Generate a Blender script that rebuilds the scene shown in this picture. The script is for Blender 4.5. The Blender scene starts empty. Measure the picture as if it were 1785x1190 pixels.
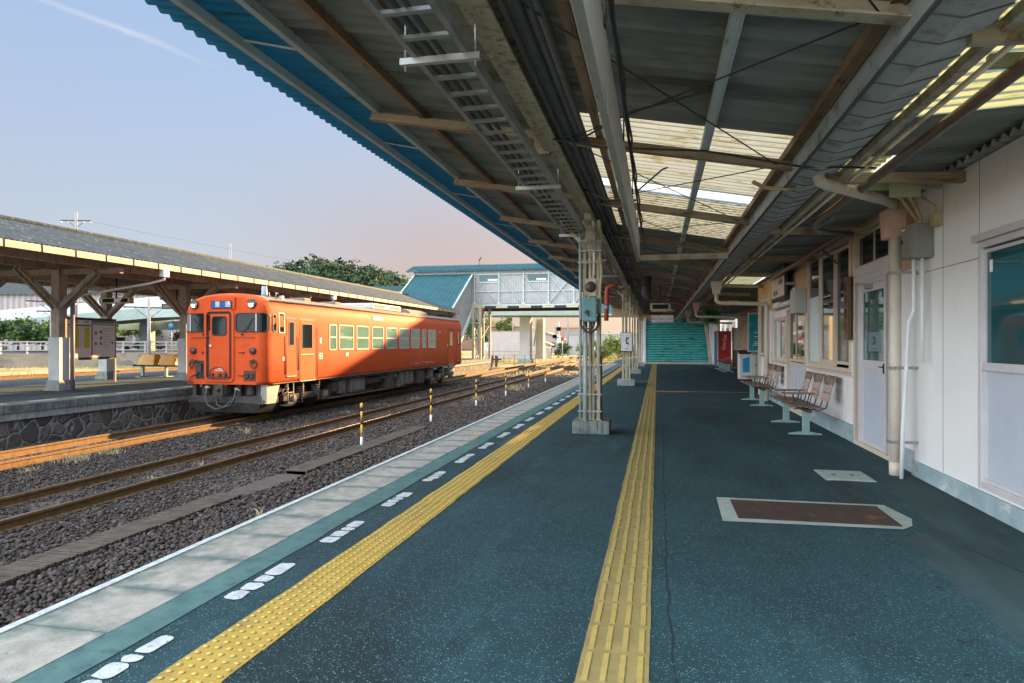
import bpy, math, random
import numpy as np
from mathutils import Vector, Matrix
R = random.Random(7)
C = bpy.context.scene.collection
SC = bpy.context.scene
rad = math.radians
# ------------------------------------------------------------------ camera, sky, sun, exposure
cd = bpy.data.cameras.new("camera"); cam = bpy.data.objects.new("camera", cd); C.objects.link(cam)
cd.sensor_width = 36; cd.lens = 24.0; cd.clip_start = 0.05; cd.clip_end = 5000
cd.shift_y = 0.0011
YAW = math.atan(253.5 / 1190)
cam.location = (0, 0, 1.4); cam.rotation_euler = (rad(90), 0, YAW)
SC.camera = cam
SC.view_settings.view_transform = 'Standard'; SC.view_settings.look = 'None'
SC.view_settings.exposure = EXPOSURE = 2.2
PHI, XZ = rad(62), 0.655            # sun: angle from +X towards +Y, and its slope seen along the track
ELEV = math.atan(XZ * math.cos(PHI))
sdir = Vector((math.cos(ELEV) * math.cos(PHI), math.cos(ELEV) * math.sin(PHI), math.sin(ELEV)))
sl = bpy.data.lights.new("sun", 'SUN'); sun = bpy.data.objects.new("sun", sl); C.objects.link(sun)
sl.energy = 5.0; sl.angle = rad(0.6); sl.color = (1.0, 0.62, 0.27)
sun.rotation_euler = sdir.to_track_quat('Z', 'Y').to_euler(); sun.location = (20, 40, 30)
W = bpy.data.worlds.new("World"); SC.world = W; W.use_nodes = True
wt = W.node_tree; wn = wt.nodes; wl = wt.links; wn.clear()
def nd(t, typ, **kw):
    n = t.nodes.new(typ)
    for k, v in kw.items():
        if k.startswith('i_'):
            n.inputs[int(k[2:])].default_value = v
        else: setattr(n, k, v)
    return n
sky = nd(wt, 'ShaderNodeTexSky', sky_type='NISHITA', sun_disc=False, sun_elevation=ELEV, sun_rotation=math.pi / 2 - PHI,
         air_density=1.0, dust_density=1.2, ozone_density=1.5)
bg = nd(wt, 'ShaderNodeBackground'); bg.inputs[1].default_value = 0.055
out = nd(wt, 'ShaderNodeOutputWorld')
geo = nd(wt, 'ShaderNodeTexCoord')
sep = nd(wt, 'ShaderNodeSeparateXYZ'); wl.new(geo.outputs['Generated'], sep.inputs[0])
# evening sky: rosy low band fading to a pale blue vault, mixed with the physical sky
ramp = nd(wt, 'ShaderNodeValToRGB'); wl.new(sep.outputs[2], ramp.inputs[0])
e = ramp.color_ramp.elements
e[0].position = 0.0; e[0].color = (2.5, 1.9, 1.75, 1)
e[1].position = 0.6; e[1].color = (1.25, 2.1, 3.4, 1)
for p, c in ((0.10, (2.2, 1.4, 1.25, 1)), (0.15, (2.15, 1.6, 1.55, 1)), (0.22, (2.1, 2.05, 2.3, 1)), (0.32, (1.85, 2.3, 3.15, 1))):
    q = e.new(p); q.color = c
mx = nd(wt, 'ShaderNodeMix', data_type='RGBA'); mx.inputs[0].default_value = 0.86
ramp2 = nd(wt, 'ShaderNodeValToRGB'); wl.new(sep.outputs[2], ramp2.inputs[0]); e2 = ramp2.color_ramp.elements     # away from the sun the low sky is a pale haze
e2[0].position = 0; e2[0].color = (2.35, 2.3, 2.4, 1); e2[1].position = .6; e2[1].color = (1.25, 2.1, 3.4, 1)
for p, c in ((.15, (2.15, 2.35, 2.75, 1)), (.32, (1.85, 2.3, 3.15, 1))): q = e2.new(p); q.color = c
az = nd(wt, 'ShaderNodeMapRange', interpolation_type='SMOOTHSTEP'); az.inputs[1].default_value = -.66; az.inputs[2].default_value = -.26; wl.new(sep.outputs[0], az.inputs[0])
mz = nd(wt, 'ShaderNodeMix', data_type='RGBA'); wl.new(az.outputs[0], mz.inputs[0]); wl.new(ramp2.outputs[0], mz.inputs[6]); wl.new(ramp.outputs[0], mz.inputs[7])
wl.new(sky.outputs[0], mx.inputs[6]); wl.new(mz.outputs[2], mx.inputs[7])
# one thin trail of high cloud
def dotn(vec):
    n = nd(wt, 'ShaderNodeVectorMath', operation='DOT_PRODUCT'); n.inputs[1].default_value = vec
    wl.new(geo.outputs['Generated'], n.inputs[0]); return n.outputs['Value']
SKY_FILL = 8.2
def pixdir(u, v):
    x = (u - 892.5) / 1190; z = -(v - 597) / 1190
    c, s = math.cos(YAW), math.sin(YAW)
    return Vector((x * c - s, x * s + c, z)).normalized()
ta, tb = pixdir(100, 10), pixdir(395, 120)
pn = ta.cross(tb).normalized(); along = (tb - ta).normalized()
def mth(op, a, b=None, clamp=False):
    n = nd(wt, 'ShaderNodeMath', operation=op, use_clamp=clamp)
    for i, x in enumerate((a, b)):
        if x is None: continue
        if isinstance(x, (int, float)): n.inputs[i].default_value = x
        else: wl.new(x, n.inputs[i])
    return n.outputs[0]
wz = nd(wt, 'ShaderNodeTexNoise'); wz.inputs['Scale'].default_value = 9; wz.inputs['Detail'].default_value = 5
wl.new(geo.outputs['Generated'], wz.inputs[0])
off = mth('ADD', dotn(pn), mth('MULTIPLY', mth('SUBTRACT', wz.outputs[0], 0.5), 0.03))
band = mth('SUBTRACT', 1.0, mth('MULTIPLY', mth('ABSOLUTE', off), 210), True)
al = dotn(along); m0, m1 = ta.dot(along), tb.dot(along)
fade = mth('MULTIPLY', mth('MULTIPLY', mth('SUBTRACT', al, m0 - .1), 6, True), mth('MULTIPLY', mth('SUBTRACT', m1, al), 9, True), True)
tr = mth('MULTIPLY', mth('MULTIPLY', band, fade), 0.45)
mc = nd(wt, 'ShaderNodeMix', data_type='RGBA'); wl.new(tr, mc.inputs[0]); wl.new(mx.outputs[2], mc.inputs[6]); mc.inputs[7].default_value = (3.6, 3.5, 3.6, 1)
# unseen bright sky added behind and left of the camera to fill shade
bk = mth('MULTIPLY', mth('MULTIPLY', mth('SUBTRACT', 0.48, sep.outputs[1]), 1.7, True), mth('SUBTRACT', .8, sep.outputs[0], True))
vs_ = nd(wt, 'ShaderNodeMix', data_type='RGBA'); wl.new(bk, vs_.inputs[0]); wl.new(mc.outputs[2], vs_.inputs[6]); vs_.inputs[7].default_value = (2.2 * SKY_FILL, 2.35 * SKY_FILL, 2.5 * SKY_FILL, 1)
wl.new(vs_.outputs[2], bg.inputs[0]); wl.new(bg.outputs[0], out.inputs[0])

# ------------------------------------------------------------------ mesh helpers
OFF = {}
class MB:
    def __init__(s): s.v = []; s.f = []; s.mi = []; s.sm = []
    def add(s, vs, fs, mi=0, sm=False):
        o = len(s.v); s.v += [tuple(v) for v in vs]
        for f in fs: s.f.append(tuple(i + o for i in f)); s.mi.append(mi); s.sm.append(sm)
        return s
    def box(s, x0, x1, y0, y1, z0, z1, mi=0):
        x0, x1 = min(x0, x1), max(x0, x1); y0, y1 = min(y0, y1), max(y0, y1); z0, z1 = min(z0, z1), max(z0, z1)
        return s.add([(x0, y0, z0), (x1, y0, z0), (x1, y1, z0), (x0, y1, z0), (x0, y0, z1), (x1, y0, z1), (x1, y1, z1), (x0, y1, z1)],
              [(0, 3, 2, 1), (4, 5, 6, 7), (0, 1, 5, 4), (1, 2, 6, 5), (2, 3, 7, 6), (3, 0, 4, 7)], mi)
    def frame(s, p, q, up=(0, 0, 1)):
        p, q = Vector(p), Vector(q); d = (q - p).normalized(); u = Vector(up)
        if abs(d.dot(u)) > .98: u = Vector((0, 1, 0))
        a = d.cross(u).normalized(); b = a.cross(d).normalized(); return p, q, a, b
    def bar(s, p, q, w, h, mi=0, up=(0, 0, 1)):
        p, q, a, b = s.frame(p, q, up); vs = []
        for c in (p, q):
            for sx, sy in ((-1, -1), (1, -1), (1, 1), (-1, 1)): vs.append(c + a * sx * w / 2 + b * sy * h / 2)
        return s.add(vs, [(3, 2, 1, 0), (4, 5, 6, 7), (0, 1, 5, 4), (1, 2, 6, 5), (2, 3, 7, 6), (3, 0, 4, 7)], mi)
    def sweep(s, prof, p, q, mi=0, up=(0, 0, 1), sm=False, caps=True, closed=True):
        p, q, a, b = s.frame(p, q, up); n = len(prof); vs = []
        for c in (p, q): vs += [c + a * x + b * y for x, y in prof]
        fs = [(i, (i + 1) % n, (i + 1) % n + n, i + n) for i in range(n if closed else n - 1)]
        s.add(vs, fs, mi, sm)
        if caps and closed: o = len(s.v) - 2 * n; s.f += [tuple(o + i for i in range(n - 1, -1, -1)), tuple(o + i for i in range(n, 2 * n))]; s.mi += [mi, mi]; s.sm += [False, False]
        return s
    def tube(s, pts, r, n=8, mi=0, caps=True):
        pts = [Vector(p) for p in pts]; rings = []; pa = None
        rr = r if isinstance(r, (list, tuple)) else [r] * len(pts)
        for i, p in enumerate(pts):
            d = ((pts[min(i + 1, len(pts) - 1)] - p).normalized() + (p - pts[max(i - 1, 0)]).normalized())
            d = d.normalized() if d.length > 1e-6 else Vector((0, 0, 1))
            if pa is None:
                u = Vector((0, 0, 1)) if abs(d.z) < .9 else Vector((1, 0, 0)); pa = d.cross(u).normalized()
            else:
                pa = (pa - d * pa.dot(d)); pa = pa.normalized() if pa.length > 1e-6 else d.orthogonal().normalized()
            b = pa.cross(d)
            rings.append([p + (pa * math.cos(t * 2 * math.pi / n) + b * math.sin(t * 2 * math.pi / n)) * rr[i] for t in range(n)])
        vs = [v for g in rings for v in g]
        fs = [(i * n + j, i * n + (j + 1) % n, (i + 1) * n + (j + 1) % n, (i + 1) * n + j) for i in range(len(pts) - 1) for j in range(n)]
        s.add(vs, fs, mi, True)
        if caps: o = len(s.v) - len(vs); s.f += [tuple(o + i for i in range(n - 1, -1, -1)), tuple(o + i for i in range((len(pts) - 1) * n, len(pts) * n))]; s.mi += [mi, mi]; s.sm += [False, False]
        return s
    def cyl(s, c, axis, r, l, n=16, mi=0):
        c = Vector(c); a = Vector(axis).normalized() * l / 2; return s.tube([c - a, c + a], r, n, mi)
    def quad(s, a, b, c, d, mi=0): return s.add([a, b, c, d], [(0, 1, 2, 3)], mi)
    def poly(s, pts, z, mi=0): return s.add([(x, y, z) for x, y in pts], [tuple(range(len(pts)))], mi)
    def lathe(s, c, prof, n=16, mi=0, axis='z'):
        vs = []
        for r, h in prof:
            for t in range(n):
                a = t * 2 * math.pi / n; x, y = r * math.cos(a), r * math.sin(a)
                vs.append((c[0] + x, c[1] + y, c[2] + h) if axis == 'z' else ((c[0] + x, c[1] + h, c[2] + y) if axis == 'y' else (c[0] + h, c[1] + x, c[2] + y)))
        fs = [(i * n + j, i * n + (j + 1) % n, (i + 1) * n + (j + 1) % n, (i + 1) * n + j) for i in range(len(prof) - 1) for j in range(n)]
        return s.add(vs, fs, mi, True)
    def wave(s, P00, P10, P01, pitch, amp, mi=0, per=6, nu=1, sag=None):
        """corrugated sheet: P00->P10 runs along the ribs, P00->P01 across them"""
        P00, P10, P01 = Vector(P00), Vector(P10), Vector(P01)
        du, dv = P10 - P00, P01 - P00; nrm = du.cross(dv).normalized(); L = dv.length
        nv = max(2, int(L / pitch * per)); vs = []
        for j in range(nv + 1):
            t = j / nv; o = amp * math.sin(2 * math.pi * t * L / pitch)
            for i in range(nu + 1): vs.append(P00 + du * (i / nu) + dv * t + nrm * o)
        k = nu + 1
        return s.add(vs, [(j * k + i, j * k + i + 1, (j + 1) * k + i + 1, (j + 1) * k + i) for j in range(nv) for i in range(nu)], mi, True)
def lab(o, label=None, cat=None, group=None, kind=None):
    for k, v in (('label', label), ('category', cat), ('group', group), ('kind', kind)):
        if v: o[k] = v
    return o
def B(mb, name, mats, parent=None, label=None, cat=None, group=None, kind=None, bevel=0, loc=None):
    if not isinstance(mats, (list, tuple)): mats = [mats]
    if parent is not None: o3 = OFF[parent.name]
    elif loc is not None: o3 = Vector(loc)
    else:
        a = np.array(mb.v); lo, hi = a.min(0), a.max(0); o3 = Vector(((lo[0] + hi[0]) / 2, (lo[1] + hi[1]) / 2, lo[2]))
    me = bpy.data.meshes.new(name)
    a = np.array(mb.v, dtype=np.float64) - np.array(o3)
    me.from_pydata(a.tolist(), [], mb.f)
    for m in mats: me.materials.append(m)
    me.polygons.foreach_set('material_index', mb.mi); me.polygons.foreach_set('use_smooth', mb.sm); me.update()
    ob = bpy.data.objects.new(name, me); C.objects.link(ob)
    if parent is not None: ob.parent = parent
    else: ob.location = o3
    OFF[ob.name] = o3
    if bevel:
        b = ob.modifiers.new('bevel', 'BEVEL'); b.width = bevel; b.segments = 2; b.limit_method = 'ANGLE'; b.angle_limit = rad(40)
    return lab(ob, label, cat, group, kind)
def BS(mb, name, mats, parent=None, tol=.004, **kw):
    """one object for every separate piece of mb (pieces whose boxes touch stay together)"""
    n = len(mb.v); up = list(range(n))
    def fd(i):
        while up[i] != i: up[i] = up[up[i]]; i = up[i]
        return i
    for f in mb.f:
        for i in f[1:]: up[fd(i)] = fd(f[0])
    isl = {}; used = {i for f in mb.f for i in f}
    for i in sorted(used): isl.setdefault(fd(i), []).append(i)
    bx = []
    for k, ids in isl.items():
        a = np.array([mb.v[i] for i in ids]); bx.append([a.min(0) - tol, a.max(0) + tol, {k}])
    ch = True
    while ch:
        ch = False
        for i in range(len(bx)):
            for j in range(len(bx) - 1, i, -1):
                if (bx[i][0] <= bx[j][1]).all() and (bx[j][0] <= bx[i][1]).all():
                    bx[i] = [np.minimum(bx[i][0], bx[j][0]), np.maximum(bx[i][1], bx[j][1]), bx[i][2] | bx[j][2]]; bx.pop(j); ch = True
    outl = []
    for _, _, ks in bx:
        m = MB(); mp = {}
        for f, mi, sm in zip(mb.f, mb.mi, mb.sm):
            if fd(f[0]) in ks:
                g = []
                for i in f:
                    if i not in mp: mp[i] = len(m.v); m.v.append(mb.v[i])
                    g.append(mp[i])
                m.f.append(tuple(g)); m.mi.append(mi); m.sm.append(sm)
        outl.append(B(m, name, mats, parent, **kw))
    return outl
def T(name, loc, label, cat, group=None):
    o = bpy.data.objects.new(name, None); C.objects.link(o); o.location = loc; o.empty_display_size = .2
    OFF[o.name] = Vector(loc); return lab(o, label, cat, group)
def dup(o, loc=None, label=None, group=None, parent=None, rz=None):
    c = o.copy(); C.objects.link(c)
    if parent is not None: c.parent = parent
    if loc is not None: c.location = loc
    if rz is not None: c.rotation_euler[2] = rz
    OFF[c.name] = Vector(loc) if loc is not None else OFF[o.name]
    if label: c['label'] = label
    if group: c['group'] = group
    for ch in list(o.children): dup(ch, parent=c)
    return c
def text(s, size, m, o, ux, uy, parent, name='lettering', align='CENTER', sx=1.0, ext=.0015):
    cu = bpy.data.curves.new('t', 'FONT'); cu.body = s; cu.size = size; cu.align_x = align; cu.align_y = 'CENTER'; cu.extrude = ext
    to = bpy.data.objects.new('t', cu); C.objects.link(to)
    dg = bpy.context.evaluated_depsgraph_get(); me = bpy.data.meshes.new_from_object(to.evaluated_get(dg))
    bpy.data.objects.remove(to); ux, uy = Vector(ux).normalized(), Vector(uy).normalized(); uz = ux.cross(uy)
    off = OFF[parent.name]; o = Vector(o) - off
    for v in me.vertices: v.co = o + ux * v.co.x * sx + uy * v.co.y + uz * v.co.z
    me.materials.clear(); me.materials.append(m); me.name = name
    ob = bpy.data.objects.new(name, me); C.objects.link(ob); ob.parent = parent; OFF[ob.name] = off
    return ob

# ------------------------------------------------------------------ materials
MATS = {}
def M(name, c, c2=None, sc=3.0, lo=.35, hi=.65, rough=.6, metal=0, bump=0, bsc=40, st=(), spec=.4, str3=(1, 1, 1), trans=0, rvar=0, coat=0):
    """base colour c..c2 by noise; st = list of (colour, scale, lo, hi, stretch) stains"""
    m = bpy.data.materials.new(name); m.use_nodes = True; t = m.node_tree; L = t.links
    b = t.nodes['Principled BSDF']; tc = nd(t, 'ShaderNodeTexCoord')
    def noise(scale, stretch=(1, 1, 1), det=6):
        mp = nd(t, 'ShaderNodeMapping'); mp.inputs['Scale'].default_value = stretch; L.new(tc.outputs['Object'], mp.inputs[0])
        n = nd(t, 'ShaderNodeTexNoise'); n.inputs['Scale'].default_value = scale; n.inputs['Detail'].default_value = det; n.inputs['Roughness'].default_value = .65
        L.new(mp.outputs[0], n.inputs[0]); return n.outputs[0]
    def mapr(v, a, z):
        n = nd(t, 'ShaderNodeMapRange'); n.inputs[1].default_value = a; n.inputs[2].default_value = z; L.new(v, n.inputs[0]); return n.outputs[0]
    col = None
    def mix(f, a, bcol):
        n = nd(t, 'ShaderNodeMix', data_type='RGBA'); L.new(f, n.inputs[0])
        if isinstance(a, tuple): n.inputs[6].default_value = (*a, 1)
        else: L.new(a, n.inputs[6])
        n.inputs[7].default_value = (*bcol, 1); return n.outputs[2]
    cur = c
    if c2: cur = mix(mapr(noise(sc, str3), lo, hi), c, c2)
    for (sc_, s_, l_, h_, x_) in st: cur = mix(mapr(noise(s_, x_), l_, h_), cur, sc_)
    if isinstance(cur, tuple): b.inputs['Base Color'].default_value = (*cur, 1)
    else: L.new(cur, b.inputs['Base Color'])
    b.inputs['Roughness'].default_value = rough; b.inputs['Metallic'].default_value = metal; b.inputs['Specular IOR Level'].default_value = spec
    if coat: b.inputs['Coat Weight'].default_value = coat; b.inputs['Coat Roughness'].default_value = .15
    if rvar:
        n = nd(t, 'ShaderNodeMapRange'); n.inputs[1].default_value = .3; n.inputs[2].default_value = .7; n.inputs[3].default_value = rough - rvar; n.inputs[4].default_value = rough + rvar
        L.new(noise(sc * 2, str3), n.inputs[0]); L.new(n.outputs[0], b.inputs['Roughness'])
    if bump:
        bp = nd(t, 'ShaderNodeBump'); bp.inputs['Strength'].default_value = bump; bp.inputs['Distance'].default_value = .02
        L.new(noise(bsc, (1, 1, 1), 4), bp.inputs['Height']); L.new(bp.outputs[0], b.inputs['Normal'])
    if trans:
        tl = nd(t, 'ShaderNodeBsdfTranslucent'); ms = nd(t, 'ShaderNodeMixShader'); ms.inputs[0].default_value = trans
        if isinstance(cur, tuple): tl.inputs[0].default_value = (*cur, 1)
        else: L.new(cur, tl.inputs[0])
        L.new(b.outputs[0], ms.inputs[1]); L.new(tl.outputs[0], ms.inputs[2]); L.new(ms.outputs[0], t.nodes['Material Output'].inputs[0])
    MATS[name] = m; return m
RUST = (.13, .055, .025); GRIME = (.07, .06, .045)
V = (7, 7, .6)   # vertical streaks
def asphalt(name, c, speck, big):
    m = M(name, c, tuple(x * 1.45 for x in c), sc=.9, rough=.82, bump=.0, spec=.35, st=[(tuple(x * .55 for x in c), .5, .50, .64, (1, .4, 1)), (tuple(x * 1.9 + .006 for x in c), 1.3, .56, .74, (1.6, .35, 1)), (tuple(x * .45 for x in c), 9, .66, .70, (1, 1, 1)), (tuple(x * 2.2 + .012 for x in c), 4, .64, .8, (1, .6, 1))])
    t = m.node_tree; L = t.links; b = t.nodes['Principled BSDF']; tc = nd(t, 'ShaderNodeTexCoord')
    vo = nd(t, 'ShaderNodeTexVoronoi'); vo.inputs['Scale'].default_value = big; L.new(tc.outputs['Object'], vo.inputs[0])
    rp = nd(t, 'ShaderNodeMapRange'); rp.inputs[1].default_value = .78; rp.inputs[2].default_value = 1.0
    sp = nd(t, 'ShaderNodeSeparateColor'); L.new(vo.outputs['Color'], sp.inputs[0]); L.new(sp.outputs[0], rp.inputs[0])
    d = nd(t, 'ShaderNodeMapRange'); d.inputs[1].default_value = .55; d.inputs[2].default_value = .3; L.new(vo.outputs['Distance'], d.inputs[0])
    mu = nd(t, 'ShaderNodeMath', operation='MULTIPLY'); L.new(rp.outputs[0], mu.inputs[0]); L.new(d.outputs[0], mu.inputs[1])
    mm = nd(t, 'ShaderNodeMix', data_type='RGBA'); L.new(mu.outputs[0], mm.inputs[0])
    L.new(b.inputs['Base Color'].links[0].from_socket, mm.inputs[6]); mm.inputs[7].default_value = (*speck, 1)
    L.new(mm.outputs[2], b.inputs['Base Color'])
    bp = nd(t, 'ShaderNodeBump'); bp.inputs['Strength'].default_value = .8; bp.inputs['Distance'].default_value = .006
    L.new(vo.outputs['Distance'], bp.inputs['Height']); L.new(bp.outputs[0], b.inputs['Normal'])
    return m
ASPH = asphalt('asphalt', (.0090, .036, .045), (.16, .30, .34), 125)
ASPH2 = asphalt('asphalt patch', (.020, .043, .049), (.07, .11, .12), 160)
CRACK = M('crack filler', (.012, .018, .02), rough=.9)
COPE = [M('coping %d' % i, (.24, .235, .21), (.37, .355, .32), sc=9, rough=.85, bump=.3, bsc=90, st=[((.05, .07, .07), 34, .66, .74, (1, 1, 1))]) for i in range(3)]
def slab_dirt(m, dirt):
    t = m.node_tree; L = t.links; b = t.nodes['Principled BSDF']; src = b.inputs['Base Color'].links[0].from_socket
    uv = nd(t, 'ShaderNodeUVMap', uv_map='slab'); sp = nd(t, 'ShaderNodeSeparateXYZ'); L.new(uv.outputs[0], sp.inputs[0])
    tc = nd(t, 'ShaderNodeTexCoord'); nz = nd(t, 'ShaderNodeTexNoise'); nz.inputs['Scale'].default_value = 11; nz.inputs['Detail'].default_value = 8; L.new(tc.outputs['Object'], nz.inputs[0])
    def mt(op, a, b_):
        n = nd(t, 'ShaderNodeMath', operation=op)
        for i, x in enumerate((a, b_)):
            if isinstance(x, (int, float)): n.inputs[i].default_value = x
            else: L.new(x, n.inputs[i])
        return n.outputs[0]
    e = mt('MULTIPLY', mt('MINIMUM', sp.outputs[1], mt('SUBTRACT', 1.0, sp.outputs[1])), 1.9)     # nearness to the joints
    d = mt('MINIMUM', e, sp.outputs[0]); d = mt('ADD', d, mt('MULTIPLY', mt('SUBTRACT', nz.outputs[0], .5), .7))
    mr = nd(t, 'ShaderNodeMapRange'); mr.inputs[1].default_value = .30; mr.inputs[2].default_value = -.06; L.new(d, mr.inputs[0])
    mm = nd(t, 'ShaderNodeMix', data_type='RGBA'); L.new(mr.outputs[0], mm.inputs[0]); L.new(src, mm.inputs[6]); mm.inputs[7].default_value = (*dirt, 1); L.new(mm.outputs[2], b.inputs['Base Color'])
for m_ in COPE: slab_dirt(m_, (.10, .145, .135))
BAND = M('worn green band', (.045, .115, .115), (.085, .17, .165), sc=6, rough=.85, bump=.2, bsc=120, st=[((.04, .07, .075), 9, .58, .7, (1, 1, 1))])
WHITEP = M('white road paint', (.44, .48, .50), (.54, .57, .58), sc=20, rough=.7, st=[((.07, .11, .125), 38, .60, .64, (1, 1, 1)), ((.34, .37, .38), 9, .5, .7, (1, 1, 1))])
YEL = M('tactile yellow', (.38, .25, .042), (.46, .31, .06), sc=7, rough=.7, bump=.12, bsc=150, st=[((.20, .155, .06), 3.2, .52, .70, (1, .6, 1)), ((.09, .08, .045), 26, .62, .70, (1, 1, 1))])
YEL2 = M('tactile yellow worn', (.22, .17, .06), (.30, .232, .08), sc=5, rough=.75, bump=.15, bsc=150, st=[((.2, .18, .11), 14, .55, .72, (1, 1, 1)), ((.08, .08, .06), 40, .64, .74, (1, 1, 1))])
YELG = M('tactile side shade and grime', (.16, .13, .055), (.26, .21, .085), sc=20, rough=.85)  # stud and bar sides: their shade painted in along with dirt
YELT = M('tactile dot top', (.55, .37, .07), (.62, .43, .09), sc=20, rough=.6)
YELB = M('tactile bar top', (.34, .25, .068), (.42, .315, .09), sc=16, rough=.65, st=[((.34, .29, .13), 14, .58, .72, (1, 1, 1))])
CONC = M('concrete', (.22, .24, .235), (.34, .35, .33), sc=6, rough=.9, bump=.3, bsc=60, st=[((.08, .09, .085), 4, .52, .7, V)])
CONCD = M('dark concrete', (.09, .11, .11), (.2, .22, .21), sc=5, rough=.9, bump=.4, bsc=40, st=[((.035, .05, .045), 3, .5, .68, V)])
SOIL = M('track soil', (.042, .035, .031), (.095, .073, .060), sc=2.2, rough=.95, bump=1.0, bsc=28, st=[((.16, .13, .1), 14, .6, .75, (1, 1, 1)), ((.02, .02, .022), 1.1, .55, .7, (1, .5, 1))])
EARTH = M('dry earth and grass', (.23, .17, .085), (.33, .27, .13), sc=.35, rough=.95, bump=.8, bsc=6, st=[((.12, .15, .04), .12, .5, .62, (1, 1, 1)), ((.16, .1, .06), 1.5, .56, .7, (1, .3, 1))])
STONE = [M('ballast %d' % i, c, c2, sc=12, rough=.9, bump=.3, bsc=60) for i, (c, c2) in enumerate((((.042, .033, .029), (.080, .060, .051)), ((.027, .025, .026), (.054, .048, .047)), ((.075, .055, .043), (.135, .10, .08)), ((.066, .057, .053), (.12, .10, .095))))]
RAILS = M('rail side', (.13, .07, .028), (.21, .122, .05), sc=8, rough=.85, bump=.2, bsc=80)
RAILT = M('rail head', (.34, .29, .26), (.2, .16, .14), sc=10, rough=.32, metal=.8, str3=(1, .1, 1))
SLEEP = M('sleeper', (.05, .042, .036), (.1, .085, .07), sc=6, rough=.95, bump=.4, bsc=40, str3=(.3, 3, 1))
UNDER = M('old slate underside', (.185, .205, .20), (.28, .29, .27), sc=1.6, rough=.9, str3=(.35, 3, 1), st=[((.10, .10, .09), .9, .5, .68, (.5, 2, 1)), ((.36, .30, .23), 3, .62, .8, (.2, 5, 1))])
EAVE = M('flare tinted eave sheet', (.004, .18, .38), (.006, .23, .46), sc=2, rough=.7, str3=(.4, 3, 1), st=[((.006, .07, .14), 2, .55, .72, (.4, 3, 1))])  # blue glow of lens flare put into the sheet colour
SKYL = M('mossy skylight sheet', (.33, .41, .45), (.28, .33, .32), sc=5, rough=.5, trans=.36, str3=(.5, 4, 1), st=[((.20, .20, .11), 6, .54, .66, (.5, 2.0, 1))])
def valley_dirt(m, dirt):
    """moss lying in the valleys of the corrugations, broken up by noise"""
    t = m.node_tree; L = t.links; b = t.nodes['Principled BSDF']; src = b.inputs['Base Color'].links[0].from_socket; dst = [l.to_socket for l in src.links]
    tc = nd(t, 'ShaderNodeTexCoord'); wv = nd(t, 'ShaderNodeTexWave', bands_direction='Y'); wv.inputs['Scale'].default_value = .314159 / .15; wv.inputs['Distortion'].default_value = .8; wv.inputs['Detail Scale'].default_value = 3
    L.new(tc.outputs['Object'], wv.inputs[0]); nz = nd(t, 'ShaderNodeTexNoise'); nz.inputs['Scale'].default_value = 16; nz.inputs['Detail'].default_value = 5; L.new(tc.outputs['Object'], nz.inputs[0])
    ad = nd(t, 'ShaderNodeMath', operation='ADD'); L.new(wv.outputs['Fac'], ad.inputs[0]); L.new(nz.outputs[0], ad.inputs[1])
    mr = nd(t, 'ShaderNodeMapRange'); mr.inputs[1].default_value = .95; mr.inputs[2].default_value = .60; L.new(ad.outputs[0], mr.inputs[0])
    mm = nd(t, 'ShaderNodeMix', data_type='RGBA'); L.new(mr.outputs[0], mm.inputs[0]); L.new(src, mm.inputs[6]); mm.inputs[7].default_value = (*dirt, 1)
    for d in dst: L.new(mm.outputs[2], d)
valley_dirt(SKYL, (.075, .075, .045))
SKYR = M('yellow green skylight sheet', (.38, .43, .28), (.30, .34, .20), sc=5, rough=.5, trans=.46, str3=(.5, 4, 1), st=[((.16, .17, .06), 6, .56, .68, (.5, 2.0, 1))]); valley_dirt(SKYR, (.06, .065, .03))
SKYL2 = M('clean skylight sheet', (.55, .68, .80), (.50, .62, .72), sc=5, rough=.4, trans=.55, str3=(.5, 4, 1))
CREAM = M('cream steel paint', (.40, .365, .26), (.52, .48, .36), sc=2.5, rough=.55, st=[((.17, .125, .07), 2.0, .50, .68, V), (RUST, 9, .62, .70, (1, 1, .4)), ((.05, .035, .025), 26, .68, .73, (1, 1, 1))], bump=.12, bsc=30)
BEAMC = M('weathered beam paint', (.36, .32, .23), (.46, .42, .32), sc=2.0, rough=.6, st=[((.16, .10, .055), 1.8, .5, .7, (2, 2, 2)), (RUST, 8, .6, .7, (1, .6, 1))], bump=.15, bsc=25)
RAFT = M('rusty ochre rafter', (.25, .19, .12), (.35, .285, .19), sc=2.2, rough=.65, st=[((.14, .065, .03), 3, .52, .68, (.5, 3, 3)), ((.06, .035, .02), 12, .62, .72, (1, 1, 1))], bump=.15, bsc=30)
PURL = M('pale purlin paint', (.42, .50, .51), (.52, .58, .58), sc=3, rough=.6, st=[((.12, .09, .06), 5, .6, .72, (4, .5, 4))], bump=.1)
PURR = M('rusty purlin', (.2, .12, .07), (.32, .22, .14), sc=2.5, rough=.7, st=[((.08, .04, .02), 6, .56, .7, (3, .6, 3))], bump=.2)
GALV = M('galvanised steel', (.24, .27, .28), (.33, .36, .37), sc=4, rough=.5, metal=.35, st=[((.13, .13, .12), 6, .6, .75, V)])
DUCT = M('dull grey duct', (.33, .32, .30), (.41, .40, .38), sc=2, rough=.6, st=[((.1, .09, .07), 4, .58, .74, (2, .5, 4))])
GUTT = M('grey gutter sheet', (.30, .33, .32), (.38, .41, .40), sc=1.8, rough=.6, st=[((.09, .085, .07), 3, .52, .72, (2, 2, 2))])
WALLW = M('white wall board', (.71, .71, .70), (.76, .76, .75), sc=1.2, rough=.75, bump=.03, bsc=200, st=[((.55, .54, .51), 1.1, .62, .85, (4, 4, .8)), ((.42, .40, .36), 5, .70, .80, (1, 1, .5))])
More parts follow.
